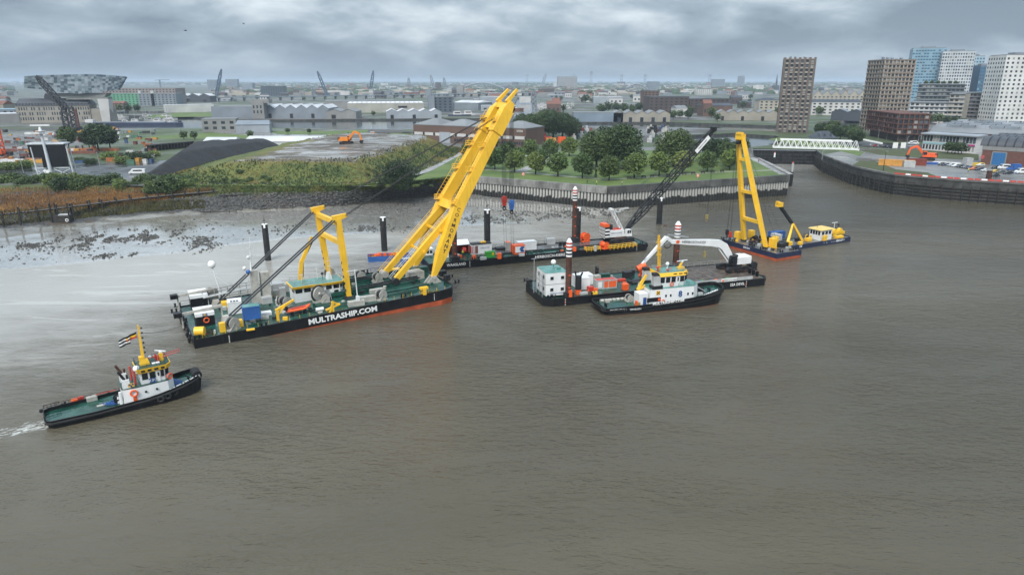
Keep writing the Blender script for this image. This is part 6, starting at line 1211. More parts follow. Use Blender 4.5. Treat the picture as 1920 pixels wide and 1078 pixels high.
# ============================================================ SMALL BOATS BEHIND THE CRANE BARGE
for o_, hd_, L_, lb, nm, cm in ((at(722, 497), 12, 12, 'small workboat with blue bow and orange deck gear behind the crane barge', 'workboat', BLU), (at(797, 496), 20, 13, 'blue workboat with white wheelhouse behind the sheerlegs struts', 'workboat', BLU)):
    o_ = o_+V((0, 6, 0)) if hd_ == 12 else o_+V((-1, 3.5, 0))
    s = Ship(nm, (o_.x, o_.y), hd_, lambda x: 1.2, lb, 'workboat'); hull(s, tug_hull_outline(L_/2, 2.0)[::1] if hd_ == 20 else [(-L_/2, -1.9), (L_/2-1, -1.9), (L_/2, -1), (L_/2, 1), (L_/2-1, 1.9), (-L_/2, 1.9)], lambda x: 1.2, lambda x: 1.6, lambda x: .02, cm, cm, RUST if hd_ == 12 else GRY, .97, .14)
    if hd_ == 12:
        for i in range(9): MB().box((q.uniform(-5, 5), q.uniform(-1.2, 1.2), 1.2), (q.uniform(.6, 1.6), .7, q.uniform(.4, 1.0))).build('deck_gear', q.choice([ORG, RUST, YEL, ORG]), s.root)
        railing(s, [(-5.8, -1.7, 1.5), (5, -1.7, 1.5)], ORG, .9, 1.2)
    else:
        wh = MB().box((1.2, 0, 1.2), (3.0, 2.6, 2.6), 0, .93).build('wheelhouse', WHT, s.root); panes(wh, (-.2, -1.3), (2.6, -1.3), 2.6, 3.4, 3, .12); MB().box((1.2, 0, 3.8), (3.2, 2.8, .12)).build('roof', WHT, wh); MB().cyl((1, 0, 3.8), (1, 0, 7.0), .06, None, 5).build('mast', WHT, wh); text('lettering', 'MULTRA', LETW, .6, (-1.5, -2.05, .95), (1, 0, 0), (0, 0, 1), s.root, .04)
# ============================================================ MOORING PILES IN THE RIVER
PILEM = mat('mooring_pile_steel', (0.016, 0.016, 0.017), .5, var=.4, sc=.6, streak=.4, dcol=(.05, .04, .03))
for (u, v, ut, vt, r, lb, capw) in ((503, 488, 500, 421, .85, 'black mooring pile left of the gantry, with a thin pole on top', 1), (721, 470, 719, 408, .95, 'black mooring pile with white top between gantry and sheerlegs struts', 1), (914, 475, 912, 394, .95, 'black mooring pile right of the yellow boom, behind the long barge', 1), (1235.5, 420, 1235, 372, 1.0, 'black mooring pile beside the lattice boom before the sheet pile wall', 1), (1084, 450, 1083.5, 390, .75, 'black mooring pile standing behind the red banded spud', 1)):
    b = at(u, v); z1 = aty(ut, vt, b.y).z; o = empty('mooring_pile', b, 0, lb, 'mooring pile'); MB().cyl((0, 0, -3), (0, 0, z1), r, None, 16).build('shaft', PILEM, o)
    MB().cyl((0, 0, z1), (0, 0, z1+.12), r*.97, None, 16).box((.2, -r*.9, z1-.9), (.5, .3, .9)).build('cap', LETW, o)
    if u in (503, 914): MB().cyl((0, 0, z1), (0, 0, z1+2.6), .09, .05, 6).box((0, 0, z1+1.0), (.5, .1, .3)).build('pole', DGR, o)
b = at(1482, 349); o = empty('channel_marker', b, 0, 'slender black and white marker post at the corner of the lock channel', 'marker post'); z1 = aty(1484, 306, b.y).z; MB().cyl((0, 0, -2), (0, 0, z1*.62), .8, None, 12).build('shaft', PILEM, o); MB().cyl((0, 0, z1*.62), (0, 0, z1), .55, None, 10).build('post', GRY, o); MB().cyl((0, 0, z1), (0, 0, z1+.6), .45, .3, 8).build('lamp', REDP, o)
b = at(1450, 314); o = empty('channel_marker', b, 0, 'slender black and white marker post near the lock gate', 'marker post'); z1 = aty(1450, 287, b.y).z; MB().cyl((0, 0, -2), (0, 0, z1*.7), .7, None, 12).build('shaft', PILEM, o); MB().cyl((0, 0, z1*.7), (0, 0, z1), .5, None, 10).build('post', LETW, o); MB().cyl((0, 0, z1), (0, 0, z1+.6), .4, .3, 8).build('lamp', REDP, o)
tag(MB().sph((0, 0, 0), .55, 8, 6).cyl((-.8, .2, -.1), (.6, -.1, .25), .25, .2, 7).build('driftwood', RUST, None, at(1247, 424)), 'dark brown snag floating beside the mooring pile near the sheet piling', 'driftwood')
# ============================================================ SHORE, PARK AND YARDS
# ---- wooden jetty
WOOD = mat('grey_timber', (0.115, 0.105, 0.092), .85, var=.4, sc=.8, streak=.5, dcol=(.04, .035, .03)); WOODD = mat('wet_timber', (0.030, 0.026, 0.021), .7, var=.4, sc=.8)
jp = [at(-160, 418, 6.2), at(0, 402, 6.2), at(70, 395, 6.2), at(130, 388, 6.2), at(200, 379, 6.2), at(280, 370, 6.4), at(340, 364, 6.8), at(410, 358.5, 7.4)]
jt = empty('jetty', V((jp[0].x, jp[0].y, 0)), 0, 'long weathered timber jetty on posts in front of the orange reeds', 'jetty'); o0 = V((jp[0].x, jp[0].y, 0)); q = random.Random(2)
pl = MB().box((0, 0, 0), (.42, 2.0, .12)).mesh('plank', WOOD); pm = {}
def jpt(d_):
    for a, b in zip(jp, jp[1:]):
        L = (b-a).length
        if d_ <= L: return a.lerp(b, d_/L), (b-a).normalized()
        d_ -= L
    return None, None
JL = sum((b-a).length for a, b in zip(jp, jp[1:])); d_ = 0.0; nps = 0
while d_ < JL-.2 and nps < 300:
    p, t_ = jpt(d_); rz = atan2(t_.y, t_.x)
    if q.random() > .06: inst('plank', pl, jt, p-o0+V((0, 0, q.uniform(-.03, .03))), rz+q.uniform(-.05, .05)); nps += 1
    d_ += .52 if d_ > 30 else 1.0
pst = MB().cyl((0, 0, -7.5), (0, 0, 1.0), .36, .28, 7).mesh('post', WOODD); br = MB(); d_ = 3.0; k = 0
while d_ < JL-1:
    p, t_ = jpt(d_); nn_ = V((-t_.y, t_.x, 0))
    for sd in (-1, 1): o = inst('post', pst, jt, p-o0+nn_*sd*.95+V((0, 0, q.uniform(-.1, .9))), 0); o.rotation_euler = (q.uniform(-.06, .06)+.05*sd, q.uniform(-.06, .06), 0)
    br.bar(p-o0+nn_*1.1+V((0, 0, -.2)), p-o0-nn_*1.1+V((0, 0, -.2)), .2, .25); br.bar(p-o0+nn_*1.0+V((0, 0, -3.5)), p-o0-nn_*1.0+V((0, 0, -1.0)), .12)
    d_ += q.uniform(3.8, 6.2)
br.build('cross_beam', WOODD, jt)
for sd in (-1, 1): MB().tube([a-o0+V((0, sd*.8, -.1)) for a in jp], .24, 5).build('stringer', WOODD, jt)
hr = MB()
for a, b in zip(jp, jp[1:]):
    n_ = max(1, int((b-a).length/7))
    for i in range(n_): p = a.lerp(b, i/n_)-o0; hr.bar(p+V((0, .9, 0)), p+V((0, .9, 1.0)), .07)
    hr.bar(a-o0+V((0, .9, .9)), b-o0+V((0, .9, .9)), .06)
hr.build('handrail', WOODD, jt)
b = at(121, 424, .2); wk = empty('fender_dolphin', b, .15, 'dark timber dolphin box standing in the mud against the jetty', 'dolphin'); MB().box((0, 0, .6), (5.6, 3.4, 3.4), 0, .95).build('cladding', WOODD, wk); MB().box((.6, 0, 3.95), (3.2, 2.0, .4)).build('top_plate', GRY, wk)
for x in (-2.9, 2.9): MB().cyl((x, -1.8, -1), (x, -1.8, 8.5), .26, None, 8).build('post', WOODD, wk)
MB().tor((2.0, -1.8, 2.4), (0, 1, 0), .45, .15, 12, 6).build('ring', LETW, wk)
MB().cyl((-3.4, 0, 0), (-3.4, 0, 13), .14, .09, 6).build('pole', WOODD, wk)
for i, (u, v, L_, rz, z) in enumerate(((400, 398, 18, .05, 1.2), (430, 388, 9, .15, 2.5), (460, 366, 20, .22, 6.2), (540, 356, 26, .06, 7.6), (500, 372, 14, -.1, 4.6), (640, 368, 12, .1, 4.5))):
    p = at(u, v, z); tag(MB().bar((-L_/2, 0, .1), (L_/2, 0, .25), .45, .4, .4, .35).bar((-L_/2+2, .3, -1), (-L_/2+2.1, .3, .7), .2).bar((L_/3, .3, -1), (L_/3, .3, .8), .2).build('driftwood', WOODD, None, p, rz), ('long washed up beam at the mud edge below the riprap', 'short washed up beam on the riprap below the shrubs', 'broken jetty beam lying near the jetty end', 'rotten timber beam lying in the grass under the mound', 'fallen timber across the middle of the riprap', 'dark timber on the riprap left of the big bush')[i], 'timber')
# ---- shrubs
q = random.Random(14)
SH = [crown_mesh(-.3, 4.2, 4.0, 2300, .34, LEAFS[i % 3 if i < 3 else 1], 100+i, 10, 'dome') for i in range(5)]; STEM = MB().cyl((0, 0, -.4), (0, 0, 2.2), .12, .05, 5).mesh('stem', BARK)
def shrub(p, sc, lb, grp=None, k=None, name='shrub', zs=1.0):
    o = empty(name, p, q.random()*6, lb, 'shrub', grp); o.scale = (sc, sc*q.uniform(.8, 1.2), sc*zs); inst('foliage', SH[q.randrange(5) if k is None else k], o); inst('stem', STEM, o); return o
HG = 'dense green shrub in the hedge behind the orange reeds'
for i in range(40): u = -90+i*11.3+q.uniform(-4, 4); v = 352+q.uniform(-5, 5)-(2 if u < 60 else 0); shrub(at(u, v, 6.8 if u < 260 else 7.6), q.uniform(.95, 1.3)*(1.0 if u < 230 else .75), HG, 'hedge shrubs behind the reeds')
shrub(at(321, 361, 6.6), 1.45, 'dark round shrub at the landward end of the jetty', None, 1); shrub(at(284, 364, 6.2), .85, 'small dark shrub just left of the jetty end', None, 1)
bush(at(745, 354, 7.0), 8.2, 11.5, 'large dark round bush on the bank beside the riprap', 3, None, 9000, .34, 55)
for i in range(34):
    for _ in range(60):
        u, v = q.uniform(300, 780), q.uniform(302, 345); p = at(u, v, 13); d = pdist(p.x, p.y, MP)
        if 1 < d < 15: break
    z = mound_h(p.x, p.y); shrub(V((p.x, p.y, z-.3)), q.uniform(.18, .5), 'low scrub bush growing on the grassy mound slope', 'scrub bushes on the mound', None, 'scrub_bush', .7)
for i in range(26): u = 430+i*15+q.uniform(-6, 6); shrub(at(u, 349+q.uniform(-3, 2), 8.6), q.uniform(.2, .42), 'pale low weed clump along the foot of the mound', 'weed clumps below the mound', 2, 'weed_clump', .6)
for u, v, sc in ((205, 300, 1.2), (250, 302, 1.3), (230, 306, 1.0), (275, 300, 1.0), (290, 294, .9), (170, 308, .8), (150, 305, .8), (20, 318, 1.0), (45, 316, 1.1), (-10, 320, 1.0), (100, 312, .7)): shrub(at(u, v, GZ), sc, 'dark shrub growing in the cluttered yard behind the screen tower', 'shrubs in the yard', None, 'shrub', .8)
for u, v, sc, lb in ((130, 281, 1.15, 'dark tree just right of the screen tower in the yard'), (185, 284, 1.35, 'broad dark tree in the middle of the yard'), (207, 280, 1.2, 'dark tree right of the broad yard tree'), (168, 279, .9, 'smaller dark tree between the two yard trees')): tree('mid', at(u, v, GZ), lb, None, sc*.95)
# ---- park trees
FR = [(900, 317, 1.25), (928, 318, 1.3), (965, 323.6, 1.3), (1004, 327, 1.3), (1046, 331, 1.32), (1092, 334.5, 1.36), (1142, 339, 1.34), (1189, 334.5, 1.4), (1235.6, 331, 1.38), (1279, 326, 1.35), (1326, 322, 1.25), (1368, 319, 1.25)]
ordn = ['first', 'second', 'third', 'fourth', 'fifth', 'sixth', 'seventh', 'eighth', 'ninth', 'tenth', 'eleventh', 'twelfth', 'thirteenth', 'fourteenth']
for i, (u, v, sc) in enumerate(FR): tree('park' if i % 3 else 'parkl', at(u, v, GZ), '%s tree from the left in the row along the park wall path' % ordn[i], 'park trees along the path', sc)
BR_ = [(880, 300, 1.25), (908, 302, 1.2), (945, 303, 1.15), (993, 297, 1.3), (1031, 295.5, 1.3), (1067, 293, 1.35), (968, 309, 1.1), (1014, 309, 1.0), (1140, 316, 1.3), (1188, 312, 1.35), (1240, 309, 1.3)]
for i, (u, v, sc) in enumerate(BR_): tree('park', at(u, v, GZ), '%s tree from the left in the inner row of the park' % ordn[i], 'inner park trees', sc)
for u, v, sc, k, lb in ((1118, 317, .93, 'big', 'left of the two tall broad trees in the park'), (1168, 318, 1.10, 'big', 'tallest broad tree in the park'), (1144, 306, .98, 'big', 'tall tree rising behind and between the two broad park trees'), (1263, 313, .95, 'big', 'airy broad tree right of the tallest park tree'), (1290, 304, .9, 'mid', 'mid height tree behind the lattice boom'), (1335, 307, 1.0, 'mid', 'rounded tree left of the yellow A-frame'), (1366, 314, .95, 'mid', 'rounded tree directly behind the yellow A-frame'), (1352, 300, .9, 'mid', 'small tree back from the yellow A-frame')): tree(k, at(u, v, GZ), lb, None, sc)
for i, (u, v, sc) in enumerate(((985, 257, 1.0), (1000, 262, 1.05), (1018, 256, 1.1), (1037, 262, 1.1), (1055, 258, 1.05), (1068, 262, .9), (1028, 250, 1.1))): tree('big', at(u, v, GZ), '%s tree from the left in the dark clump behind the park' % ordn[i], 'tree clump behind the park', sc*.9)
for u, v in ((1290, 285), (1310, 288), (1262, 290), (905, 285), (925, 283), (890, 283), (955, 290), (1395, 284)): tree('street', at(u, v, GZ), 'small dark tree at the back edge of the park', 'trees along the park back edge', 1.2)
for i, u in enumerate((1180, 1207, 1223, 1253, 1283, 1300, 1318, 1336, 1354)): p = at(u, 336-(u-1180)*.075, GZ); bq = empty('park_bench', p, .2, '%s dark bench from the left beside the park wall path' % ordn[i], 'bench', 'benches along the park path'); MB().box((0, 0, .45), (1.9, .5, .1)).build('seat', WOODD, bq); MB().box((0, .3, .55), (1.9, .08, .5)).build('backrest', WOODD, bq); [MB().box((x, 0, 0), (.12, .45, .45)).build('leg', DGR, bq) for x in (-.8, .8)]
for u, v, lb in ((981, 333, 'left'), (1308, 336, 'right')): p = at(u, v, GZ); lq = empty('lifebuoy_post', p, 0, 'orange lifebuoy board on a post, %s one on the park lawn' % lb, 'lifebuoy'); MB().box((0, 0, 0), (.12, .12, 1.6)).build('post', GRY, lq); MB().box((0, -.08, .9), (1.1, .08, 1.2)).build('board', ORG, lq); MB().tor((0, -.18, 1.5), (0, 1, 0), .38, .1, 12, 5).build('ring', LETW, lq)
st = empty('statue', at(1117, 333, GZ), 0, 'dark bronze statue on a plinth on the park lawn', 'statue'); MB().box((0, 0, 0), (1.2, 1.2, 1.5), 0, .85).build('plinth', DARKQ, st); MB().cyl((0, 0, 1.5), (0, 0, 2.6), .35, .3, 8).cyl((0, 0, 2.6), (0, 0, 3.5), .42, .3, 8).sph((0, 0, 3.75), .22, 8, 6).cyl((.35, 0, 3.4), (.6, -.1, 2.5), .13, .1, 6).cyl((-.35, 0, 3.4), (-.8, -.2, 3.2), .13, .1, 6).build('figure', mat('bronze', (.03, .035, .03), .5, .6), st)
person(at(1118.5, 347.5, GZ), 1.0, HIVIS, 'person in yellow jacket near the corner of the park wall'); person(at(1101, 344.5, GZ), 2.0, mat('jacket_navy', (.02, .025, .05), .8), 'person in dark jacket left of the yellow jacket one in the park'); person(at(1815, 323, GZ), 0, HIVIS, 'person in hi-vis jacket standing by the parked cars'); person(at(862, 305, GZ), 0, HIVIS, 'person in hi-vis jacket walking on the towpath behind the boom'); person(at(1166, 347.5, GZ), 1.0, mat('jacket_pale', (.5, .48, .45), .8), 'person in pale jacket right of the park wall corner'); person(at(1422, 305, GZ), 0, mat('jacket_red', (.5, .05, .04), .8), 'person in red jacket on the pale promenade')
# ---- red and white barrier along the car park quay
bp_ = pz([(1677, 326.5), (1740, 332), (1800, 336.3), (1920, 343), (2100, 352)]); bar_ = empty('barrier', bp_[0], 0, 'red and white block barrier along the car park quay edge', 'barrier'); bm = [MB().box((0, 0, 0), (2.1, .5, .65), 0, 1, .6).mesh('barrier_block', m_) for m_ in (REDP, LETW)]; i = 0
for a, b in zip(bp_, bp_[1:]):
    n_ = int((b-a).length/2.3)
    for j in range(n_): p = a.lerp(b, (j+.5)/n_); inst('barrier_block', bm[1 if i % 3 == 2 else 0], bar_, p-bp_[0], atan2(b.y-a.y, b.x-a.x)); i += 1
ribbon('kerb_strip', [(1677, 327), (1740, 332.6), (1800, 337), (1920, 343.8), (2100, 353)], 2.6, mat('red_oxide_edge', (.20, .07, .05), .8, var=.3), .06)
o = empty('bollard_box', at(1853, 336.5, GZ), 0, 'rust brown steel cabinet at the quay edge', 'cabinet'); MB().box((0, 0, 0), (1.6, 1.4, 3.6)).build('body', RUST, o); MB().box((0, 0, 3.6), (1.8, 1.6, .15)).build('lid', DGR, o)
# ---- cars
CARB = MB(); prof = [(-2.1, .35), (-2.15, .75), (-1.95, .95), (1.1, .98), (1.95, .85), (2.15, .6), (2.1, .35)]
CARB.loft([[(x, -.86, z) for x, z in prof], [(x, .86, z) for x, z in prof]], caps=True); cpf = [(-1.75, .94), (-1.35, 1.42), (.2, 1.46), (1.05, .96)]
CABM = MB().loft([[(x, -.78+(z-.94)*.25, z) for x, z in cpf], [(x, .78-(z-.94)*.25, z) for x, z in cpf]], caps=True)
CABG = MB().loft([[(x*.96, -.80+(z-.94)*.25, .94+(z-.94)*.86) for x, z in cpf], [(x*.96, .80-(z-.94)*.25, .94+(z-.94)*.86) for x, z in cpf]], caps=True).mesh('windows', GLS)
WHL = MB().cyl((0, -.11, 0), (0, .11, 0), .33, None, 14).mesh('wheel', RUB); RIM = MB().cyl((0, -.125, 0), (0, .125, 0), .19, None, 10).mesh('rim', GALV); LMP = MB().box((0, 0, 0), (.08, .35, .16)).mesh('headlight', LETW); TLP = MB().box((0, 0, 0), (.08, .32, .16)).mesh('tail_light', REDP)
CCOL = {c_: mat('car_'+c_, v_, .25, .2, var=.03, coat=.6) for c_, v_ in dict(black=(.012, .012, .013), white=(.72, .73, .73), grey=(.12, .125, .13), silver=(.42, .43, .44), orange=(.65, .16, .02), navy=(.02, .03, .07), yellow=(.62, .42, .04), red=(.35, .03, .03)).items()}
BM = {c_: (CARB.mesh('body', m_), CABM.mesh('roof', m_)) for c_, m_ in CCOL.items()}
def car(p, rz, c_, lb, grp='cars parked on the quay'):
    o = empty('parked_car', p, rz, lb, 'car', grp); inst('body', BM[c_][0], o); g = inst('cabin', BM[c_][1], o, (0, 0, .02)); inst('windows', CABG, g, (0, 0, 0))
    for x in (-1.35, 1.35):
        for y in (-.78, .78): w = inst('wheel', WHL, o, (x, y, .33)); inst('rim', RIM, w)
    for y in (-.6, .6): inst('headlight', LMP, o, (2.09, y, .62)); inst('tail_light', TLP, o, (-2.12, y, .7))
    return o
cars = [(1766, 310.5, 'black'), (1775, 311.3, 'navy'), (1783.5, 312.2, 'silver'), (1792, 313.5, 'white'), (1801, 314.6, 'black'), (1809.5, 315.8, 'grey'), (1818.5, 317, 'navy'), (1826, 319, 'orange'), (1837, 320, 'navy'), (1848.5, 322, 'white'), (1866, 324, 'yellow'), (1877, 325.5, 'grey'), (1889, 327, 'black'), (1864, 332, 'black'), (1837.5, 312, 'white'), (1867, 316.5, 'black')]
CL = ['black car at the left end of the parked row', 'navy car second in the parked row', 'silver car third in the parked row', 'white car fourth in the parked row', 'black car next right of the white one in the row', 'grey car in the middle of the parked row', 'navy car left of the orange one', 'bright orange car in the parked row', 'navy car right of the orange one', 'white car left of the yellow one', 'yellow car in the parked row', 'grey car right of the yellow one', 'long black car at the right end of the parked row', 'black car parked alone beside the rusty cabinet', 'white car parked in front of the brick warehouse', 'black car left of the white van by the blue door']
for (u, v, c_), lb in zip(cars, CL): car(at(u, v, GZ+.03), q.uniform(2.9, 3.3)+(.3 if v < 320 else .1), c_, lb)
for (u, v, c_, lb) in ((1643, 275.5, 'red', 'red car waiting on the road left of the yard'), (1650, 276.5, 'grey', 'grey car on the road beside the brown podium building'), (1660, 277.2, 'black', 'black car on the road left of the white sign boards'), (1708, 271, 'white', 'white car under the street lamp arch'), (1636, 274.5, 'silver', 'silver car at the left of the road queue'), (1668, 277.8, 'navy', 'navy car at the right of the road queue')): car(at(u, v, GZ+.04), .1, c_, lb, 'cars on the road')
def van(p, rz, m_, lb, L_=5.4, box=None, name='van'):
    o = empty(name, p, rz, lb, 'van'); pf = [(-L_/2, .4), (-L_/2, 2.3), (L_/2-1.5, 2.35), (L_/2-.8, 1.5), (L_/2-.1, 1.1), (L_/2, .4)]
    MB().loft([[(x, -.98, z) for x, z in pf], [(x, .98, z) for x, z in pf]], caps=True).build('body', m_, o); MB().add([(L_/2-1.43, -.85, 2.2), (L_/2-1.43, .85, 2.2), (L_/2-.78, .85, 1.55), (L_/2-.78, -.85, 1.55)], [(0, 1, 2, 3)]).build('windscreen', GLS, o, (.06, 0, .05))
    for y in (-1.0, 1.0): MB().box((-.4, y, 1.4), (L_*.55, .04, .6)).build('side_window', GLS, o)
    for x in (-L_/2+1, L_/2-1):
        for y in (-.9, .9): w = inst('wheel', WHL, o, (x, y, .33)); inst('rim', RIM, w)
    if box: MB().box((-.9, 0, .9), (L_*.62, 2.2, 2.2)).build('box_body', box, o)
    return o
van(at(258, 326.5, GZ), -2.95, WHT, 'white minibus with dark windows parked on the wet yard by the coal heap', 7.0); van(at(1882, 317.5, GZ+.03), 3.2, WHT, 'white panel van near the blue door'); van(at(1900, 320, GZ+.03), 3.2, BLU, 'blue box van at the right of the car park', 6.2, BLU); van(at(1915, 325.5, GZ+.03), 3.2, WHT, 'white van at the right edge of the car park', 5.8); van(at(1714, 271, GZ), 0, WHT, 'white van on the road beside the brown podium building', 5.5)
# ---- diggers and wheel loader
def digger(p, rz, m_, lb, sc=1.0, name='digger'):
    o = empty(name, p, rz, lb, 'digger'); o.scale = (sc, sc, sc); crawler(o, -1.2, 4.2, .9, .6); crawler(o, 1.2, 4.2, .9, .6); MB().box((0, 0, .85), (2, 1.8, .3)).build('car_body', DGR, o)
    MB().box((-.7, 0, 1.15), (3.4, 2.6, 1.2), 0, .94).build('house', m_, o); c_ = MB().prism(rect(.3, 1.6, .1, 1.25), 1.15, 2.9, rect(.35, 1.3, .15, 1.2)).build('cab', m_, o); panes(c_, (1.45, .2), (1.45, 1.2), 1.7, 2.7, 1, .05, tilt=-.2, d=.2); panes(c_, (.35, .08), (1.45, .08), 1.8, 2.7, 1, .06); panes(c_, (1.45, 1.27), (.35, 1.27), 1.8, 2.7, 1, .06)
    MB().box((-2.2, 0, 1.3), (.8, 2.5, 1.0)).build('counterweight', DGR, o); MB().bar((1.0, -.4, 1.7), (3.2, -.4, 4.3), .45, .7).bar((3.2, -.4, 4.3), (4.9, -.4, 3.6), .42, .6).build('boom', m_, o); MB().bar((4.9, -.4, 3.9), (5.6, -.4, 1.4), .35, .5).build('stick', m_, o); MB().add([(5.2, -1.0, 1.5), (6.2, -1.0, 1.2), (5.6, -1.0, .3), (4.9, -1.0, .7), (5.2, .2, 1.5), (6.2, .2, 1.2), (5.6, .2, .3), (4.9, .2, .7)], [(0, 1, 2, 3), (7, 6, 5, 4), (1, 5, 6, 2), (2, 6, 7, 3), (3, 7, 4, 0)]).build('bucket', DGR, o); return o
p = at(650, 274, 16.4); digger(V((p.x, p.y, mound_h(p.x, p.y)-.1)), -.1, ORG if False else mat('digger_orange', (.72, .22, .02), .45, var=.1), 'orange digger working on the muddy top of the mound', 1.55)
digger(at(1738, 301, GZ), 2.7, ORG, 'orange red digger on the dry grass behind the containers', 1.7)
digger(at(690, 261, GZ), .3, mat('digger_orange', (.72, .22, .02)), 'small yellow orange digger by the canal behind the mound', 1.1)
o = empty('wheel_loader', at(309, 322, GZ), -.2, 'orange wheel loader at the foot of the coal heap', 'wheel loader'); MB().box((-1.2, 0, 1.0), (3.0, 2.0, 1.3)).box((1.0, 0, 1.0), (1.6, 1.4, .9)).build('body', mat('digger_orange', (.72, .22, .02)), o); c_ = MB().box((-.2, 0, 2.2), (1.5, 1.6, 1.5), 0, .9).build('cab', mat('digger_orange', (.72, .22, .02)), o); panes(c_, (-.8, -.8), (.5, -.8), 2.5, 3.4, 1, .06); MB().bar((1.2, -.5, 1.6), (3.2, -.5, .8), .3).bar((1.2, .5, 1.6), (3.2, .5, .8), .3).build('lift_arm', DGR, o); MB().box((3.6, 0, .2), (1.0, 2.8, 1.1), 0, 1.2).build('bucket', DGR, o); [MB().cyl((x, y-.3, .8), (x, y+.3, .8), .8, None, 14).build('wheel', RUB, o) for x in (-1.7, 1.5) for y in (-1.1, 1.1)]
# ---- containers on the car park quay
container(at(1680, 311, GZ), -.45, (16, 2.5, 3.0), mat('container_amber', (.62, .30, .06), .5, var=.15, streak=.3), 'long amber container at the end of the quay yard road'); container(at(1703, 313, GZ), -.3, (5, 4.5, 3.0), GRY, 'grey container block beside the amber one'); container(at(1717, 310, GZ), -.05, (9, 2.6, 3.4), mat('container_maroon', (.20, .045, .03), .5, var=.15), 'maroon container right of the grey ones')
container(at(1746, 308.5, GZ), 0, (6, 2.4, 1.0), BLU, 'low blue skip behind the parked cars', 'skip', None, True, None, 'skip'); container(at(1829, 311.5, GZ), 0, (7.5, 2.4, 1.6), mat('container_yellow', (.62, .42, .04), .5, var=.15), 'yellow skip before the brick warehouse', 'skip', None, True, None, 'skip'); container(at(1813, 312, GZ), .1, (3.4, 3, 4.2), GRY, 'grey steel block left of the yellow skip', 'kiosk', None, False, None, 'kiosk')
for i in range(8): p = at(1752+i*6.5, 307.5+i*.35, GZ); o = empty('big_bag', p, q.random(), 'white bulk bag in the row behind the parked cars', 'bulk bag', 'bulk bags behind the cars'); MB().box((0, 0, 0), (1.5, 1.5, 1.2), 0, .9).build('bag', LETW, o); MB().tor((0, 0, 1.2), (0, 1, 0), .4, .05, 8, 4).build('strap', GRY, o)
for i in range(12): p = at(1613+i*3.6, 262+i*.75, GZ); tag(MB().box((0, 0, 0), (1.7, .7, 1.0), 0, .8).build('water_barrier', LETW, None, p, .3), 'white plastic road barrier in the row below the brown podium', 'road barrier', 'white road barriers')
for k_, (u, v) in enumerate(((1677.5, 281), (1692.5, 281))): o = empty('notice_board', at(u, v, GZ), .05, 'white notice board at the yard fence, %s one' % ('left', 'right')[k_], 'notice board'); MB().box((0, 0, 1.0), (3.2, .12, 3.4)).build('board', LETW, o); [MB().box((x, .1, 0), (.14, .14, 1.2)).build('post', GALV, o) for x in (-1.2, 1.2)]
for k_, (u, v, vt) in enumerate(((1656, 320, 284), (1719, 281, 255), (1699, 279, 256), (1646, 262, 244), (1541, 300, 282), (1662, 262, 242))): p = at(u, v, GZ); z1 = aty(u, vt, p.y).z; o = empty('lamp_post', p, 0, ('dark lamp post on the quay yard road', 'tall grey lamp post with curved arm by the road', 'grey lamp post by the notice boards', 'grey lamp post left of the brown podium', 'thin lamp post near the lock wall', 'grey lamp post in front of the brown podium')[k_], 'lamp post'); MB().cyl((0, 0, 0), (0, 0, z1-GZ), .16, .09, 6).build('pole', DGR if k_ == 0 else GALV, o); MB().box((.5, 0, z1-GZ-.1), (1.2, .3, .15)).build('lamp_head', GALV, o)
p = at(1719, 281, GZ); MB()
# ---- white truss bridge over the lock
A, B = at(1449, 277.5, GZ), at(1611, 282, GZ); L_ = (B-A).length; o = empty('truss_bridge', A, atan2(B.y-A.y, B.x-A.x), 'white steel truss bridge crossing the lock above the dark gate', 'bridge'); n_ = 14
for y in (0, 7):
    MB().bar((0, y, .3), (L_, y, .3), .5, .6).build('bottom_chord', LETW, o); MB().bar((4, y, 5.2), (L_-4, y, 5.2), .5, .6).build('top_chord', LETW, o)
    for i in range(n_): x0, x1 = L_*i/n_, L_*(i+.5)/n_; x2 = L_*(i+1)/n_; MB().bar((x0, y, .3), (x1, y, 5.2), .28).build('diagonal', LETW, o); MB().bar((x1, y, 5.2), (x2, y, .3), .28).build('diagonal', LETW, o)
MB().box((L_/2, 3.5, 0), (L_, 7, .3)).build('deck', GRY, o)
for i in range(n_): MB().bar((L_*(i+.5)/n_, 0, 5.2), (L_*(i+.5)/n_, 7, 5.2), .25).build('portal_beam', LETW, o)
# ---- lock keeper pavilion
A = at(1541, 267, GZ); o = empty('pavilion', A, -.1, 'small pavilion with steep slate hipped roof beside the lock', 'pavilion'); MB().box((0, 0, 0), (14, 9, 3)).build('wall', GRY, o); MB().prism(rect(-8.5, 8.5, -5.8, 5.8), 3, 7.6, rect(-3.5, 3.5, -.8, .8)).build('roof', mat('slate', (.045, .055, .07), .6, var=.2), o); [MB().prism(rect(x-1, x+1, -4.6, -2.2), 4, 6.4, rect(x-.1, x+.1, -4.4, -1.2)).build('dormer', mat('slate', (.045, .055, .07), .6), o) for x in (-4, 0, 4)]
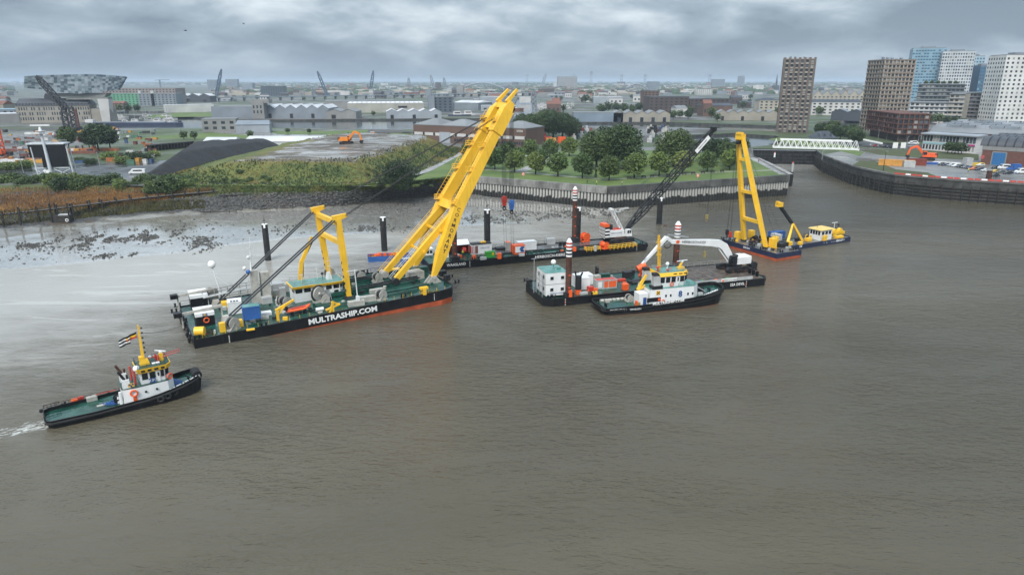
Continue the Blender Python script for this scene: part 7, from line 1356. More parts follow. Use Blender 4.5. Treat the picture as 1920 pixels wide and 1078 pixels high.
# ---- screen and radar tower
A = at(101, 335, GZ); o = empty('screen_tower', A, .12, 'white steel radar tower carrying two large black panels behind the hedge', 'radar tower'); z = lambda v: aty(101, v, A.y).z-GZ; X = lambda u: (u-101)*mpp(A.y, 300)
PW = mat('tower_paint', (.55, .58, .60), .5, var=.08, streak=.3)
MB().cyl((0, -1.0, 0), (-1.2, -1.0, z(244)), .8, .5, 12).build('mast', PW, o)
for u, y in ((71, 0), (133, 0), (75, 5), (128, 5)): MB().cyl((X(u)+(1.2 if u > 100 else 1.0), y, 0), (X(u), y, z(276)), .35, .3, 8).build('leg', PW, o)
BP = mat('black_panel', (.004, .0045, .006), .35, var=.1)
MB().prism([(X(66), 0), (X(94), -.6), (X(94), -.2), (X(66), .4)], z(296), z(271)).build('panel', BP, o); MB().prism([(X(88), -.7), (X(96), -.7), (X(96), -.3), (X(88), -.3)], z(314), z(296)).build('panel', BP, o); MB().prism([(X(97), -.7), (X(131), 0), (X(131), .5), (X(97), -.2)], z(313), z(271)).build('panel', BP, o)
MB().box((X(98), 2.2, z(271)), (X(132)-X(66), 6.0, .5)).build('platform', PW, o); rl = MB()
for a, b in ((X(66), X(126)),):
    for k_ in (0, 1): rl.bar((a, -.6, z(270)+.6+k_*.6), (b, -.6, z(270)+.6+k_*.6), .08); rl.bar((a, 5, z(270)+.6+k_*.6), (b, 5, z(270)+.6+k_*.6), .08)
    for i in range(12): rl.bar((lerp(a, b, i/11), -.6, z(271)), (lerp(a, b, i/11), -.6, z(270)+1.3), .08)
rl.build('railing', PW, o)
MB().box((-1.2, -1, z(250)), (4.2, 3.6, .25)).box((-1.2, -1, z(246)), (3.0, 2.6, .2)).build('top_platform', PW, o); MB().cyl((-1.2, -1, z(246)), (-1.2, -1, z(238)), .7, .4, 10).box((-1.0, -1, z(236)), (7.8, .5, .45)).build('radar_scanner', LETW, o)
dg_ = MB()
for a, b in ((X(71), X(90)), (X(104), X(133))): dg_.bar((a, 0, 1), (b, 0, z(317)), .25).bar((b, 0, 1), (a, 0, z(317)), .25).bar((a, 0, z(315)), (b, 0, z(315)), .3)
dg_.build('bracing', PW, o); MB().box((X(93), -1.2, z(326)), (2.2, .3, 1.8)).build('sign', LETW, o)
# ---- clutter of the works yard
YC = [('shipping_container', 'container'), ]
KC = [mat('yard_'+n_, c_, .55, var=.2, streak=.3) for n_, c_ in (('orange', (.40, .14, .05)), ('rust', (.17, .065, .045)), ('white', (.6, .6, .58)), ('grey', (.25, .26, .27)), ('blue', (.05, .10, .22)), ('green', (.08, .18, .12)), ('amber', (.55, .28, .05)), ('dark', (.04, .04, .045)))]
CM_ = [container(V((0, -500, 0)), 0, (6.0, 2.4, 2.5), m_, 'x') for m_ in KC]
spots = []
for i in range(130):
    for _ in range(30):
        u, v = q.uniform(-40, 290), q.uniform(246, 308)
        if 60 < u < 140 and v > 300 or 120 < u < 230 and 268 < v < 292: continue
        p = at(u, v, GZ)
        if all((p-s_).length > 4 for s_ in spots): break
    spots.append(p); k_ = q.choice([0, 1, 1, 2, 2, 3, 3, 4, 5, 6, 7, 7, 3, 7]); nm = ('orange', 'rusty', 'white', 'grey', 'blue', 'green', 'amber', 'dark')[k_]
    c_ = clone(CM_[k_], None, p, q.choice([0, .1, 1.5, -.2])); s_ = q.uniform(.25, .95); c_.scale = (s_, q.uniform(.4, 1.0), q.uniform(.35, .95)); c_.name = 'storage_box'; c_['label'] = '%s storage box among the clutter of the works yard at left' % nm; c_['group'] = '%s storage boxes in the works yard' % nm
for c_ in CM_:
    for ch in list(c_.children): bpy.data.objects.remove(ch)
    bpy.data.objects.remove(c_)
for i, (u, v, L_, cm) in enumerate(((20, 304, 16, 2), (58, 303, 12, 0), (72, 305, 9, 6), (50, 258, 40, 3), (75, 252, 22, 2), (108, 257, 12, 1), (128, 247, 10, 4), (175, 283, 30, 0), (150, 288, 20, 1), (60, 284, 40, 1), (215, 246, 8, 2))):
    p = at(u, v, GZ); o = empty('work_pontoon', p, .05, ('silver tank trailer with orange top at the left of the works yard', 'orange dredge pontoon left of the screen tower', 'amber pontoon end just left of the screen tower leg', 'long grey barge hull laid up behind the screen tower', 'white workboat hull behind the radar scanner', 'maroon steel box behind the screen tower', 'blue crane pedestal behind the yard trees', 'long orange pipe stack behind the shrubs', 'rust red pipe stack by the screen tower', 'rust red pontoon pile at the left edge', 'white cabin left of the dock')[i], 'pontoon'); MB().box((0, 0, 0), (L_, 4, 1.6), 0, .97).build('hull', KC[cm], o); [MB().box((q.uniform(-.4, .4)*L_, 0, 1.6), (q.uniform(1, 3), 2, q.uniform(.6, 2))).build('deck_gear', KC[q.choice([0, 2, 3, 6, 7])], o) for k_ in range(3)]
for k_, (u, v, vt, m_, tilt) in enumerate(((2, 292, 228, ORG, .02),)):
    p = at(u, v, GZ); z1 = aty(u, vt, p.y).z-GZ; o = empty('crane_tower', p, 0, 'orange lattice crane tower at the left edge of the picture', 'crane'); lattice((0, 0, 0), (-.5, 0, z1), 3.2, 9, .35, up=(0, 1, 0)).build('lattice_mast', m_, o); MB().box((0, 0, -.1), (5, 5, 1)).build('base', DGR, o)
for k_, (u, v, h_) in enumerate(((45, 327, 10), (189, 318, 8), (38, 300, 9), (223, 275, 8), (264, 270, 7), (287, 268, 7))): tag(MB().cyl((0, 0, 0), (-.6, 0, h_), .13, .09, 6).box((-.6, 0, h_), (.6, .3, .2)).build('lamp_post', GALV, None, at(u, v, GZ)), ('white leaning post just left of the screen tower', 'grey post on the yard road left of the minibus', 'grey post behind the left hedge', 'thin white post before the green field', 'thin white post in the middle of the green field', 'thin white post at the right of the green field')[k_], 'post')
# dark timber staithe behind the coal heap
A, B = at(278, 284, GZ), at(362, 276, GZ); L_ = (B-A).length; o = empty('timber_staithe', A, atan2(B.y-A.y, B.x-A.x), 'dark timber staithe trestle behind the coal heap', 'trestle'); MB().box((L_/2, 0, 3.2), (L_, 4, .6)).build('deck', WOODD, o); [MB().box((L_*(i+.5)/14, 0, 0), (.6, 4, 3.2)).build('bent', WOODD, o) for i in range(14)]
# ============================================================ CITY AND DOCKS BEHIND
def cm(n_, c_, r=.7, **k): return mat('city_'+n_, c_, r, var=k.pop('var', .12), sc=k.pop('sc', .06), **k)
BRICK = cm('brick', (.13, .080, .062), .8, streak=.3); BRICKD = cm('brick_dark', (.075, .055, .05), .8, streak=.3); STONE = cm('stone', (.30, .275, .23), .8, streak=.3); SLATE = cm('slate', (.055, .062, .075), .6); METG = cm('sheet_grey', (.20, .23, .26), .55, streak=.3); METL = cm('sheet_pale', (.31, .34, .37), .55, streak=.3); ROOFW = cm('roof_white', (.54, .55, .56), .6); ROOFG = cm('roof_grey', (.20, .21, .215), .7, streak=.3); CREAM = cm('render_cream', (.40, .365, .30), .8); WHITEB = cm('render_white', (.52, .51, .49), .8); CONC = cm('concrete', (.24, .24, .23), .8, streak=.4); DGLS = mat('city_glass', (.035, .045, .055), .15, var=.3, sc=.2); GV = [DGLS, DGLS, DGLS, mat('city_glass_grey', (.10, .12, .14), .2, var=.3), mat('city_blind', (.30, .30, .28), .6, var=.2)]; WR = random.Random(9); ROOFR = cm('roof_red', (.19, .085, .06), .8); BROWN = cm('cladding_brown', (.085, .040, .030), .6); TERR = cm('terracotta', (.12, .05, .035), .7)
BG1 = mat('city_blue_glass', (.07, .17, .26), .2, var=.35, sc=.08); BG2 = cm('blue_band', (.22, .35, .43), .5)
def bld(name, label, u0, v0, u1, v1, vt, depth, m_, roof=ROOFG, rt='flat', n=1, rh=3.0, grp=None, cat='building', z0=GZ):
    A, B = at(u0, v0, z0), at(u1, v1, z0); W_ = (B-A).length; h = aty((u0+u1)/2, vt, (A.y+B.y)/2).z-z0
    o = empty(name, A, atan2(B.y-A.y, B.x-A.x), label, cat, grp)
    if rt == 'saw':
        w = W_/n; h -= rh
        pf = []
        for i in range(n): pf += [(i*w, h), (i*w+w/2, h+rh)]
        pf += [(W_, h), (W_, 0), (0, 0)]
        MB().loft([[(x, 0, z) for x, z in pf], [(x, depth, z) for x, z in pf]]).add([(x, 0, z) for x, z in pf], [tuple(range(len(pf)-1, -1, -1))]).build('wall', m_, o)
        for i in range(n):
            for k_, (xa, za, xb, zb) in enumerate(((i*w, h, i*w+w/2, h+rh), (i*w+w/2, h+rh, i*w+w, h))): MB().add([(xa, -.4, za+.15), (xb, -.4, zb+.15), (xb, depth, zb+.15), (xa, depth, za+.15)], [(0, 1, 2, 3)]).build('roof_slope', roof, o)
    elif rt in ('gable', 'hip'):
        h -= rh; ins = W_*.02 if rt == 'gable' else min(depth/2, W_/2)*.8
        MB().box((W_/2, depth/2, 0), (W_, depth, h)).build('wall', m_, o); MB().prism(rect(-.5, W_+.5, -.5, depth+.5), h+.01, h+rh, rect(ins, W_-ins, depth/2-.3, depth/2+.3)).build('roof', roof, o)
    else: MB().box((W_/2, depth/2, 0), (W_, depth, h)).build('wall', m_, o); MB().box((W_/2, depth/2, h), (W_+.3, depth+.3, .4)).build('roof', roof, o)
    return o, W_, h
def wgrid(o, W_, z0, z1, cols, rows, fw=.5, fh=.5, m_=None, x0=0.0, single=False, y=0.0, side=None, name='window', d=.06):
    "rows of panes on the front (or on the left side wall, depth=side)"
    cw, ch = W_/cols, (z1-z0)/rows; m_ = m_ or DGLS
    if single: mes = [(MB().box((0, 0, 0), (cw*fw, .2, ch*fh)) if side is None else MB().box((0, 0, 0), (.2, cw*fw, ch*fh))).mesh(name, g_) for g_ in (GV if m_ is DGLS else [m_, m_, m_, BG2 if m_ is not DGLS else m_, GV[3]])]
    mb = MB()
    for r in range(rows):
        for c in range(cols):
            a, z = x0+cw*(c+.5), z0+ch*(r+.5*(1-fh)); p = (a, y-d+.1, z) if side is None else (y-d+.1, a, z)
            if single: inst(name, WR.choice(mes), o, p)
            else: mb.box(p, (cw*fw, .2, ch*fh)) if side is None else mb.box(p, (.2, cw*fw, ch*fh))
    if not single: tag(mb.build('windows', m_, o), kind='stuff')
# ---- tower 1: brown and beige slab with stepped balconies
def rib_tower(name, label, u0, v0, u1, v1, vt, depth, pier, band, cols, scols, floors, rot=0.0, vert=False):
    A = at(u0, v0, GZ); B = A+V((cos(rot), sin(rot), 0))*u1; W_ = u1; u1 = u0; h = aty((u0+u1)/2, vt, (A.y+B.y)/2).z-GZ; o = empty(name, A, rot, label, 'tower'); fh = h/floors
    MB().box((W_/2, depth/2, 0), (W_-1, depth-1, h)).build('core', pier, o); sl = MB().box((W_/2, depth/2, 0), (W_+(.9 if not vert else -.4), depth+.9, .9)).mesh('floor_band', band)
    for i in range(1, floors+1): inst('floor_band', sl, o, (0, 0, i*fh-.9 if i < floors else h-.8))
    pr = MB().box((0, 0, 0), (1.7 if vert else .9, 1.5 if vert else .9, h+(.8 if vert else 0))).mesh('pier', pier)
    for i in range(cols+1): inst('pier', pr, o, (W_*i/cols, .15, 0))
    for i in range(1, scols+1): inst('pier', pr, o, (.15, depth*i/scols, 0))
    cw = W_/cols; me = [MB().box((0, 0, 0), (cw*.62, .25, fh*.55)).mesh('window', g_) for g_ in GV]; cs = depth/scols; ms = [MB().box((0, 0, 0), (.25, cs*.62, fh*.55)).mesh('window', g_) for g_ in GV]; rail = MB().box((0, -.5, 0), (cw*.7, .12, 1.0 if not vert else .45)).mesh('balcony_rail', band)
    for f in range(floors):
        for c in range(cols):
            inst('window', WR.choice(me), o, (cw*(c+.5), .38, f*fh+.5))
            if c % 2 == f % 2 % 2 and f: inst('balcony_rail', rail, o, (cw*(c+.5), .2, f*fh))
        for c in range(scols): inst('window', WR.choice(ms), o, (.38, cs*(c+.5), f*fh+.5))
    for i in range(5): MB().box((W_*(.2+.15*i), depth*.5, h), (1.5, 2.5, R.uniform(.8, 2.4))).build('roof_plant', METG, o)
    return o, W_, h
rib_tower('apartment_tower', 'slim brown and beige apartment tower standing at the dock beside the lock', 1457, 249, 22.5, 0, 110, 22, cm('tower_brown', (.135, .108, .092), .8), cm('tower_beige', (.31, .29, .255), .8), 6, 5, 17, -.33, True)
o, W_, h = rib_tower('apartment_tower', 'broad beige apartment tower rising above the dark brown podium building', 1640, 248, 25, 0, 112, 26, cm('tower_tan', (.34, .30, .25), .8), cm('tower_tan_dark', (.21, .17, .135), .8), 8, 6, 17, .02)
# brown podium
A, B = at(1678, 266, GZ), at(1731, 266, GZ); D_ = at(1613, 256, GZ); o = empty('office_building', A, -.15, 'dark brown podium office block with deep window grid', 'building'); W_ = (B-A).length; h = aty(1680, 215, A.y).z-GZ; dp = 62.0
MB().box((W_/2, dp/2, 0), (W_-5, dp-5, 5)).build('recessed_base', BRICKD, o); MB().box((W_/2, dp/2, 5), (W_, dp, h-5)).build('wall', BROWN, o); MB().box((W_/2, dp/2, h), (W_+1.2, dp+1.2, .7)).build('roof', TERR, o); fw_ = (h-5)/4
for i in range(7): MB().box((W_*i/6, -.4, 5), (.7, .9, h-5)).build('fin', TERR, o)
for i in range(1, 15): MB().box((-.4, dp*i/14, 5), (.9, .6, h-5)).build('fin', TERR, o)
for r in range(5): MB().box((W_/2, -.45, 5+r*fw_), (W_, 1.0, .6)).build('ledge', TERR, o); MB().box((-.45, dp/2, 5+r*fw_), (1.0, dp, .6)).build('ledge', TERR, o)
wgrid(o, W_, 5, h, 6, 4, .7, .62, None, 0, True, -.1); wgrid(o, dp, 5, h, 14, 4, .6, .62, None, 0, True, -.1, side=1)
for x in range(4): MB().cyl((W_*(.1+.27*x), 1, 0), (W_*(.1+.27*x), 1, 5), .5, None, 8).build('column', BRICKD, o)
# ---- far right towers
def grid_tower(name, label, u0, v0, u1, v1, vt, depth, m_, wm, cols, rows, scols, fw=.5, fh=.5, single=True):
    A, B = at(u0, v0, GZ), at(u1, v1, GZ); W_ = (B-A).length; h = aty((u0+u1)/2, vt, (A.y+B.y)/2).z-GZ; o = empty(name, A, atan2(B.y-A.y, B.x-A.x), label, 'tower'); MB().box((W_/2, depth/2, 0), (W_, depth, h)).build('wall', m_, o); MB().box((W_/2, depth/2, h), (W_*.96, depth*.9, .8)).build('roof', ROOFG, o); MB().box((W_*.5, depth/2, h+.8), (W_*.4, depth*.4, 2)).build('plant_room', METG, o)
    wgrid(o, W_, 1, h-1, cols, rows, fw, fh, wm, 0, single)
    if scols: wgrid(o, depth, 1, h-1, scols, rows, fw, fh, wm, 0, single, side=1)
    return o, W_, h
grid_tower('apartment_tower', 'white apartment tower with square window grid at the right edge', 1862, 235, 1945, 235.3, 104, 28, cm('tower_white', (.62, .62, .59), .8), DGLS, 9, 16, 7, .42, .5)
o, W_, h = grid_tower('office_tower', 'pale blue glass office tower, tallest of the distant towers', 1693, 214, 1755, 215, 91, 34, BG2, BG1, 12, 22, 5, .8, .5)
grid_tower('office_tower', 'white gridded office tower right of the blue one', 1748, 216, 1808, 217, 97, 34, cm('tower_grid', (.50, .53, .55), .7), DGLS, 13, 20, 6, .6, .55)
grid_tower('office_tower', 'slim pale blue tower edge behind the white gridded tower', 1806, 214, 1828, 214, 106, 20, cm('tower_paleblue', (.36, .47, .54), .6), BG1, 4, 18, 0, .6, .5); grid_tower('office_tower', 'short dark blue glass tower left of the white right hand tower', 1822, 216, 1846, 216, 124, 20, cm('tower_navy', (.07, .14, .22), .4), BG1, 5, 14, 0, .7, .5)
# terraced apartment blocks below the towers
for k_, (u0, v0, u1, v1, vt, m_, fl, lb) in enumerate(((1712, 222, 1798, 224, 158, cm('terrace_dark', (.10, .115, .12), .7), 9, 'dark terraced apartment block with pale floor bands and trees on its roof'), (1778, 228, 1838, 231, 174, cm('terrace_brown', (.20, .175, .16), .7), 8, 'brown grey banded apartment block left of the white tower'), (1701, 230, 1775, 232, 192, WHITEB, 5, 'low white apartment block in front of the dark terraced one'), (1772, 232, 1800, 233, 176, CREAM, 7, 'cream apartment block between the white low one and the banded one'))):
    o, W_, h = bld('apartment_block', lb, u0, v0, u1, v1, vt, 24, m_); wgrid(o, W_, 1, h-.5, int(W_/4), fl, .62, .5, None, 0, True)
    for f in range(1, fl+1): MB().box((W_/2, -.5, h*f/fl-.5), (W_+1.2, 1.6, .45)).build('floor_band', METL, o)
    if k_ == 0: [inst('crown', TREE['far'][i % 3][1], o, (W_*(.15+.13*i), 10, h-1.5), i, (.5, .5, .5)) for i in range(6)]
# ---- sheds right: sawtooth roofs, white pavilion, brick vaulted warehouse
A, B = at(1735, 268, GZ), at(1990, 281, GZ); W_ = (B-A).length; rz = atan2(B.y-A.y, B.x-A.x)
for r in range(4):
    o = empty('shed', A+V((-sin(rz), cos(rz), 0))*(r*26+10), rz, ('front', 'second', 'third', 'rearmost')[r]+' long grey shed with stepped rooflights at the right', 'shed', 'long sheds at the right'); n_ = 9; w = W_/n_
    MB().box((W_/2, 12, 0), (W_, 24, 7)).build('wall', CONC if r else BRICK, o); MB().prism(rect(-.5, W_+.5, -.5, 24.5), 7.01, 10.5, rect(-.5, W_+.5, 11, 13)).build('roof', ROOFG, o)
    for i in range(n_): MB().box((w*(i+.5), 12, 9.6), (w*.82, 6, 2.2)).build('rooflight', METG if (i+r) % 3 else METL, o)
A, B = at(1728, 281, GZ), at(1826, 288, GZ); W_ = (B-A).length; o = empty('restaurant_building', A, atan2(B.y-A.y, B.x-A.x), 'low white two storey pavilion with flat roof and pale blue band beside the road', 'building'); MB().box((W_/2, 6, 0), (W_, 12, 9.6)).build('wall', WHITEB, o); MB().box((W_/2, 5.5, 9.6), (W_+2.5, 15, .7)).build('roof', METL, o); MB().box((W_/2, -.1, 3.9), (W_, .3, 1.1)).build('band', cm('band_blue', (.28, .45, .50), .6), o); wgrid(o, W_, 5.0, 9.4, 16, 1, .84, .8, None, 0, True); wgrid(o, W_, .3, 3.9, 16, 1, .6, .75, None, 0, True); MB().box((W_*.93, -.3, 4.0), (W_*.13, .4, 1.0)).build('sign', cm('sign_magenta', (.35, .03, .15), .6), o)
for i, (u, v) in enumerate(((1776, 288), (1784, 288.5), (1790, 289), (1796, 289.5), (1802, 290))): tree('street', at(u, v, GZ), '%s dark street tree from the left before the white pavilion' % ordn[i], 'street trees before the pavilion', 1.05)
for k_, (u, v) in enumerate(((1500, 257),)): pass
A, B = at(1838, 307.5, GZ), at(2040, 322, GZ); W_ = (B-A).length; rz = atan2(B.y-A.y, B.x-A.x); o = empty('brick_warehouse', A, rz, 'red brick warehouse with dark barrel vaulted roofs and a blue door', 'warehouse'); hw = 9.4; dp = 46.0
MB().box((W_/2, dp/2, 0), (W_, dp, hw-2.2)).build('wall', cm('brick_red', (.135, .060, .045), .85, sc=.5, streak=.3), o); MB().box((W_/2, dp/2, hw-2.2), (W_+.3, dp+.3, 2.0)).build('concrete_band', CONC, o)
nv = 3; w = dp/nv
for i in range(nv):
    y0 = i*w; rg = []
    for x in (-1.6, W_+1): rg.append([(x, y0+w/2-cos(a_)*w/2*1.03, hw-.25+sin(a_)*4.6) for a_ in [pi*k_/12 for k_ in range(13)]])
    MB().loft(rg, True, False).build('vault', cm('vault_felt', (.06, .065, .075), .45, streak=.3), o); MB().add([(0, y0+w/2-cos(a_)*w/2, hw-.3+sin(a_)*4.4) for a_ in [pi*k_/12 for k_ in range(13)]], [tuple(range(13))]).build('gable', CONC, o)
    for j in range(12): x = W_*(j+.5)/12; MB().loft([[(x+d_, y0+w/2-cos(a_)*w/2*1.03, hw-.18+sin(a_)*4.6) for a_ in [pi*k_/12 for k_ in range(13)]] for d_ in (-.35, .35)], True, False).build('vault_rib', DGR, o)
dx = (1871-1838)/(2040-1838)*W_*1.05; MB().box((dx, -.15, 0), (5.4, .4, 6.2)).build('door', cm('door_blue', (.03, .16, .38), .5), o); MB().box((dx, -.1, 6.2), (6.2, .5, .5)).box((dx-3, -.1, 0), (.5, .5, 6.2)).box((dx+3, -.1, 0), (.5, .5, 6.2)).build('door_frame', CONC, o); [MB().box((dx-2.0+i, -.38, 0), (.06, .06, 6.1)).build('door_rib', DGR, o) for i in range(5)]
MB().cyl((dx-7, -.12, 3.6), (dx-7, -.2, 3.6), .9, None, 10).box((dx-7, -.15, 2.4), (.7, .1, 1.0), 0, .4).build('wall_emblem', cm('emblem_red', (.45, .09, .08), .6), o)
# ---- brick harbour office by the mound
A, B = at(776, 262, GZ), at(986, 275, GZ); o, W_, h = bld('harbour_office', 'long brown brick harbour office with grey hipped roofs behind the yellow boom', 776, 265, 986, 276, 238, 26, BRICK, ROOFG, 'flat')
for i in range(4): x0_, x1_ = W_*i/4+.5, W_*(i+1)/4-.5; MB().prism(rect(x0_, x1_, .2, 25.8), h+.42, h+4.2, rect(x0_+9, x1_-9, 12, 14)).build('hipped_roof', ROOFG, o)
for i in range(10): MB().box((W_*(i+.5)/10, -.12, 4.6), (W_/10*.8, .3, 2.0)).build('window_strip', WHITEB, o)
wgrid(o, W_, 4.6, 6.6, 44, 1, .7, .7, None, 0, False, -.2); wgrid(o, W_*.62, .8, 3.4, 30, 1, .7, .7, None, W_*.38, False); MB().box((W_*.30, -.3, 0), (9, .6, 7.2)).build('white_bay', METL, o); text('lettering', 'STEN', LETW, 1.8, (W_*.925, -.12, h-1.6), (1, 0, 0), (0, 0, 1), o, .05, 1.1)
# ---- Port House: old stone fire station with a faceted glass hull above
A, B = at(34, 231, GZ), at(172, 229, GZ); W_ = (B-A).length; o = empty('port_house', A, atan2(B.y-A.y, B.x-A.x), 'old stone block with a faceted glass ship shaped volume hovering above it', 'building'); zz2 = lambda v: aty(110, v, A.y).z-GZ; XX = lambda u: (u-34)*mpp(A.y, 200)
MB().box((W_/2, 14, 0), (W_, 28, zz2(199))).build('wall', STONE, o); MB().prism(rect(-.6, W_+.6, -.6, 28.6), zz2(199)+.02, zz2(186), rect(3, W_-3, 6, 22)).build('mansard_roof', SLATE, o); wgrid(o, W_, 1.5, zz2(200), 30, 3, .5, .62, None, 0, True)
dm = MB().box((0, 0, 0), (1.4, 1.6, 2.0)).mesh('dormer', SLATE)
for i in range(24): inst('dormer', dm, o, (W_*(i+.5)/24, .6, zz2(198.5)))
MB().box((XX(172), 14, 0), (XX(190)-XX(150), 26, zz2(206))).build('rear_wing', STONE, o)
# leg and belly
MB().prism([(XX(176), -1), (XX(190), -1), (XX(191), 12), (XX(178), 12)], 0, zz2(187), [(XX(174), -1), (XX(193), -1), (XX(194), 14), (XX(176), 14)]).build('concrete_leg', WHITEB, o); MB().prism([(XX(120), 2), (XX(192), -1), (XX(193), 16), (XX(120), 16)], zz2(188), zz2(184)).prism([(XX(95), 3), (XX(186), 0), (XX(188), 18), (XX(95), 18)], zz2(183), zz2(176), [(XX(85), 3), (XX(192), 0), (XX(193), 18), (XX(85), 18)]).build('belly', CONC, o)
top = [(64, 143.5), (86, 142.0), (110, 141), (130, 140.2), (152, 139.5), (172, 139.3), (190, 140), (212, 141.8), (233, 144)]; bot = [(56, 165.5), (78, 167.5), (100, 171), (122, 174.5), (144, 177), (166, 175), (184, 173), (198, 171.5), (212, 170.5)]
def ext(f, g):
    f *= 8; i = min(7, int(f)); fr = f-i; tu, tv = lerp(top[i][0], top[i+1][0], fr), lerp(top[i][1], top[i+1][1], fr); bu, bv = lerp(bot[i][0], bot[i+1][0], fr), lerp(bot[i][1], bot[i+1][1], fr)
    u, v = lerp(bu, tu, g), lerp(bv, tv, g); return V((XX(u), -2.0-6.0*g, zz2(v)))
PG = [mat('facet_pale', (.50, .57, .62), .15, var=.15, sc=.3), mat('facet_mid', (.33, .41, .46), .12, var=.2, sc=.3), mat('facet_dark', (.16, .21, .25), .1, var=.2, sc=.3)]; q = random.Random(4); n_, m2 = 30, 8
pm_ = [MB(), MB(), MB()]
for i in range(n_):
    for j in range(m2):
        a, b, c_, d_ = ext(i/n_, j/m2), ext((i+1)/n_, j/m2), ext((i+1)/n_, (j+1)/m2), ext(i/n_, (j+1)/m2); k_ = q.choices([0, 1, 2], [5, 4, 2] if i < 26 else [3, 4, 4])[0]; off = V((0, -q.uniform(.0, .35), 0))
        pm_[k_].add([a, b, c_+off, d_+off*.5], [(0, 1, 2), (0, 2, 3)])
for k_, nm in enumerate(('pale', 'mid', 'dark')): tag(pm_[k_].build('glass_facets', PG[k_], o), 'faceted glass panes in %s tone' % nm, kind='stuff')
bk = MB(); rg = [[ext(i/16, 0)+V((0, .6, 0)) for i in range(17)], [ext(i/16, 0)*1+V((2 if i < 16 else -4, 24, 2)) for i in range(17)], [ext(i/16, 1)+V((2 if i < 16 else -6, 22, -1)) for i in range(17)], [ext(i/16, 1)+V((0, .6, 0)) for i in range(17)]]
bk.loft(rg, False, False); bk.add([r[0] for r in rg], [(0, 1, 2, 3)]); bk.add([r[-1] for r in rg], [(3, 2, 1, 0)]); bk.build('glass_hull', PG[1], o)
# dark harbour crane in front of it
p = at(134, 246, GZ); o = empty('harbour_crane', p, 0, 'old dark lattice harbour crane leaning left in front of the port building', 'crane'); e_ = lambda u, v: aty(u, v, p.y)-p
lattice(e_(125, 205), e_(68, 143), 3.6, 16, .5, (1, .4)).build('lattice_jib', cm('crane_iron', (.035, .037, .042), .6), o); lattice(e_(134, 245), e_(125, 200), 7, 6, .7, (1, .7), up=(0, 1, 0)).build('tower', cm('crane_iron', (.035, .037, .042)), o); MB().bar(e_(118, 195), e_(84, 180), 1.5, 3.5).build('counterweight_arm', cm('crane_iron', (.035, .037, .042)), o); MB().bar(e_(141, 204), e_(148, 240), 1.6, 1.6).build('stay_column', cm('crane_rust', (.11, .05, .045), .7), o); MB().box((0, 0, -.5), (14, 10, 4)).build('base', cm('crane_iron', (.035, .037, .042)), o)
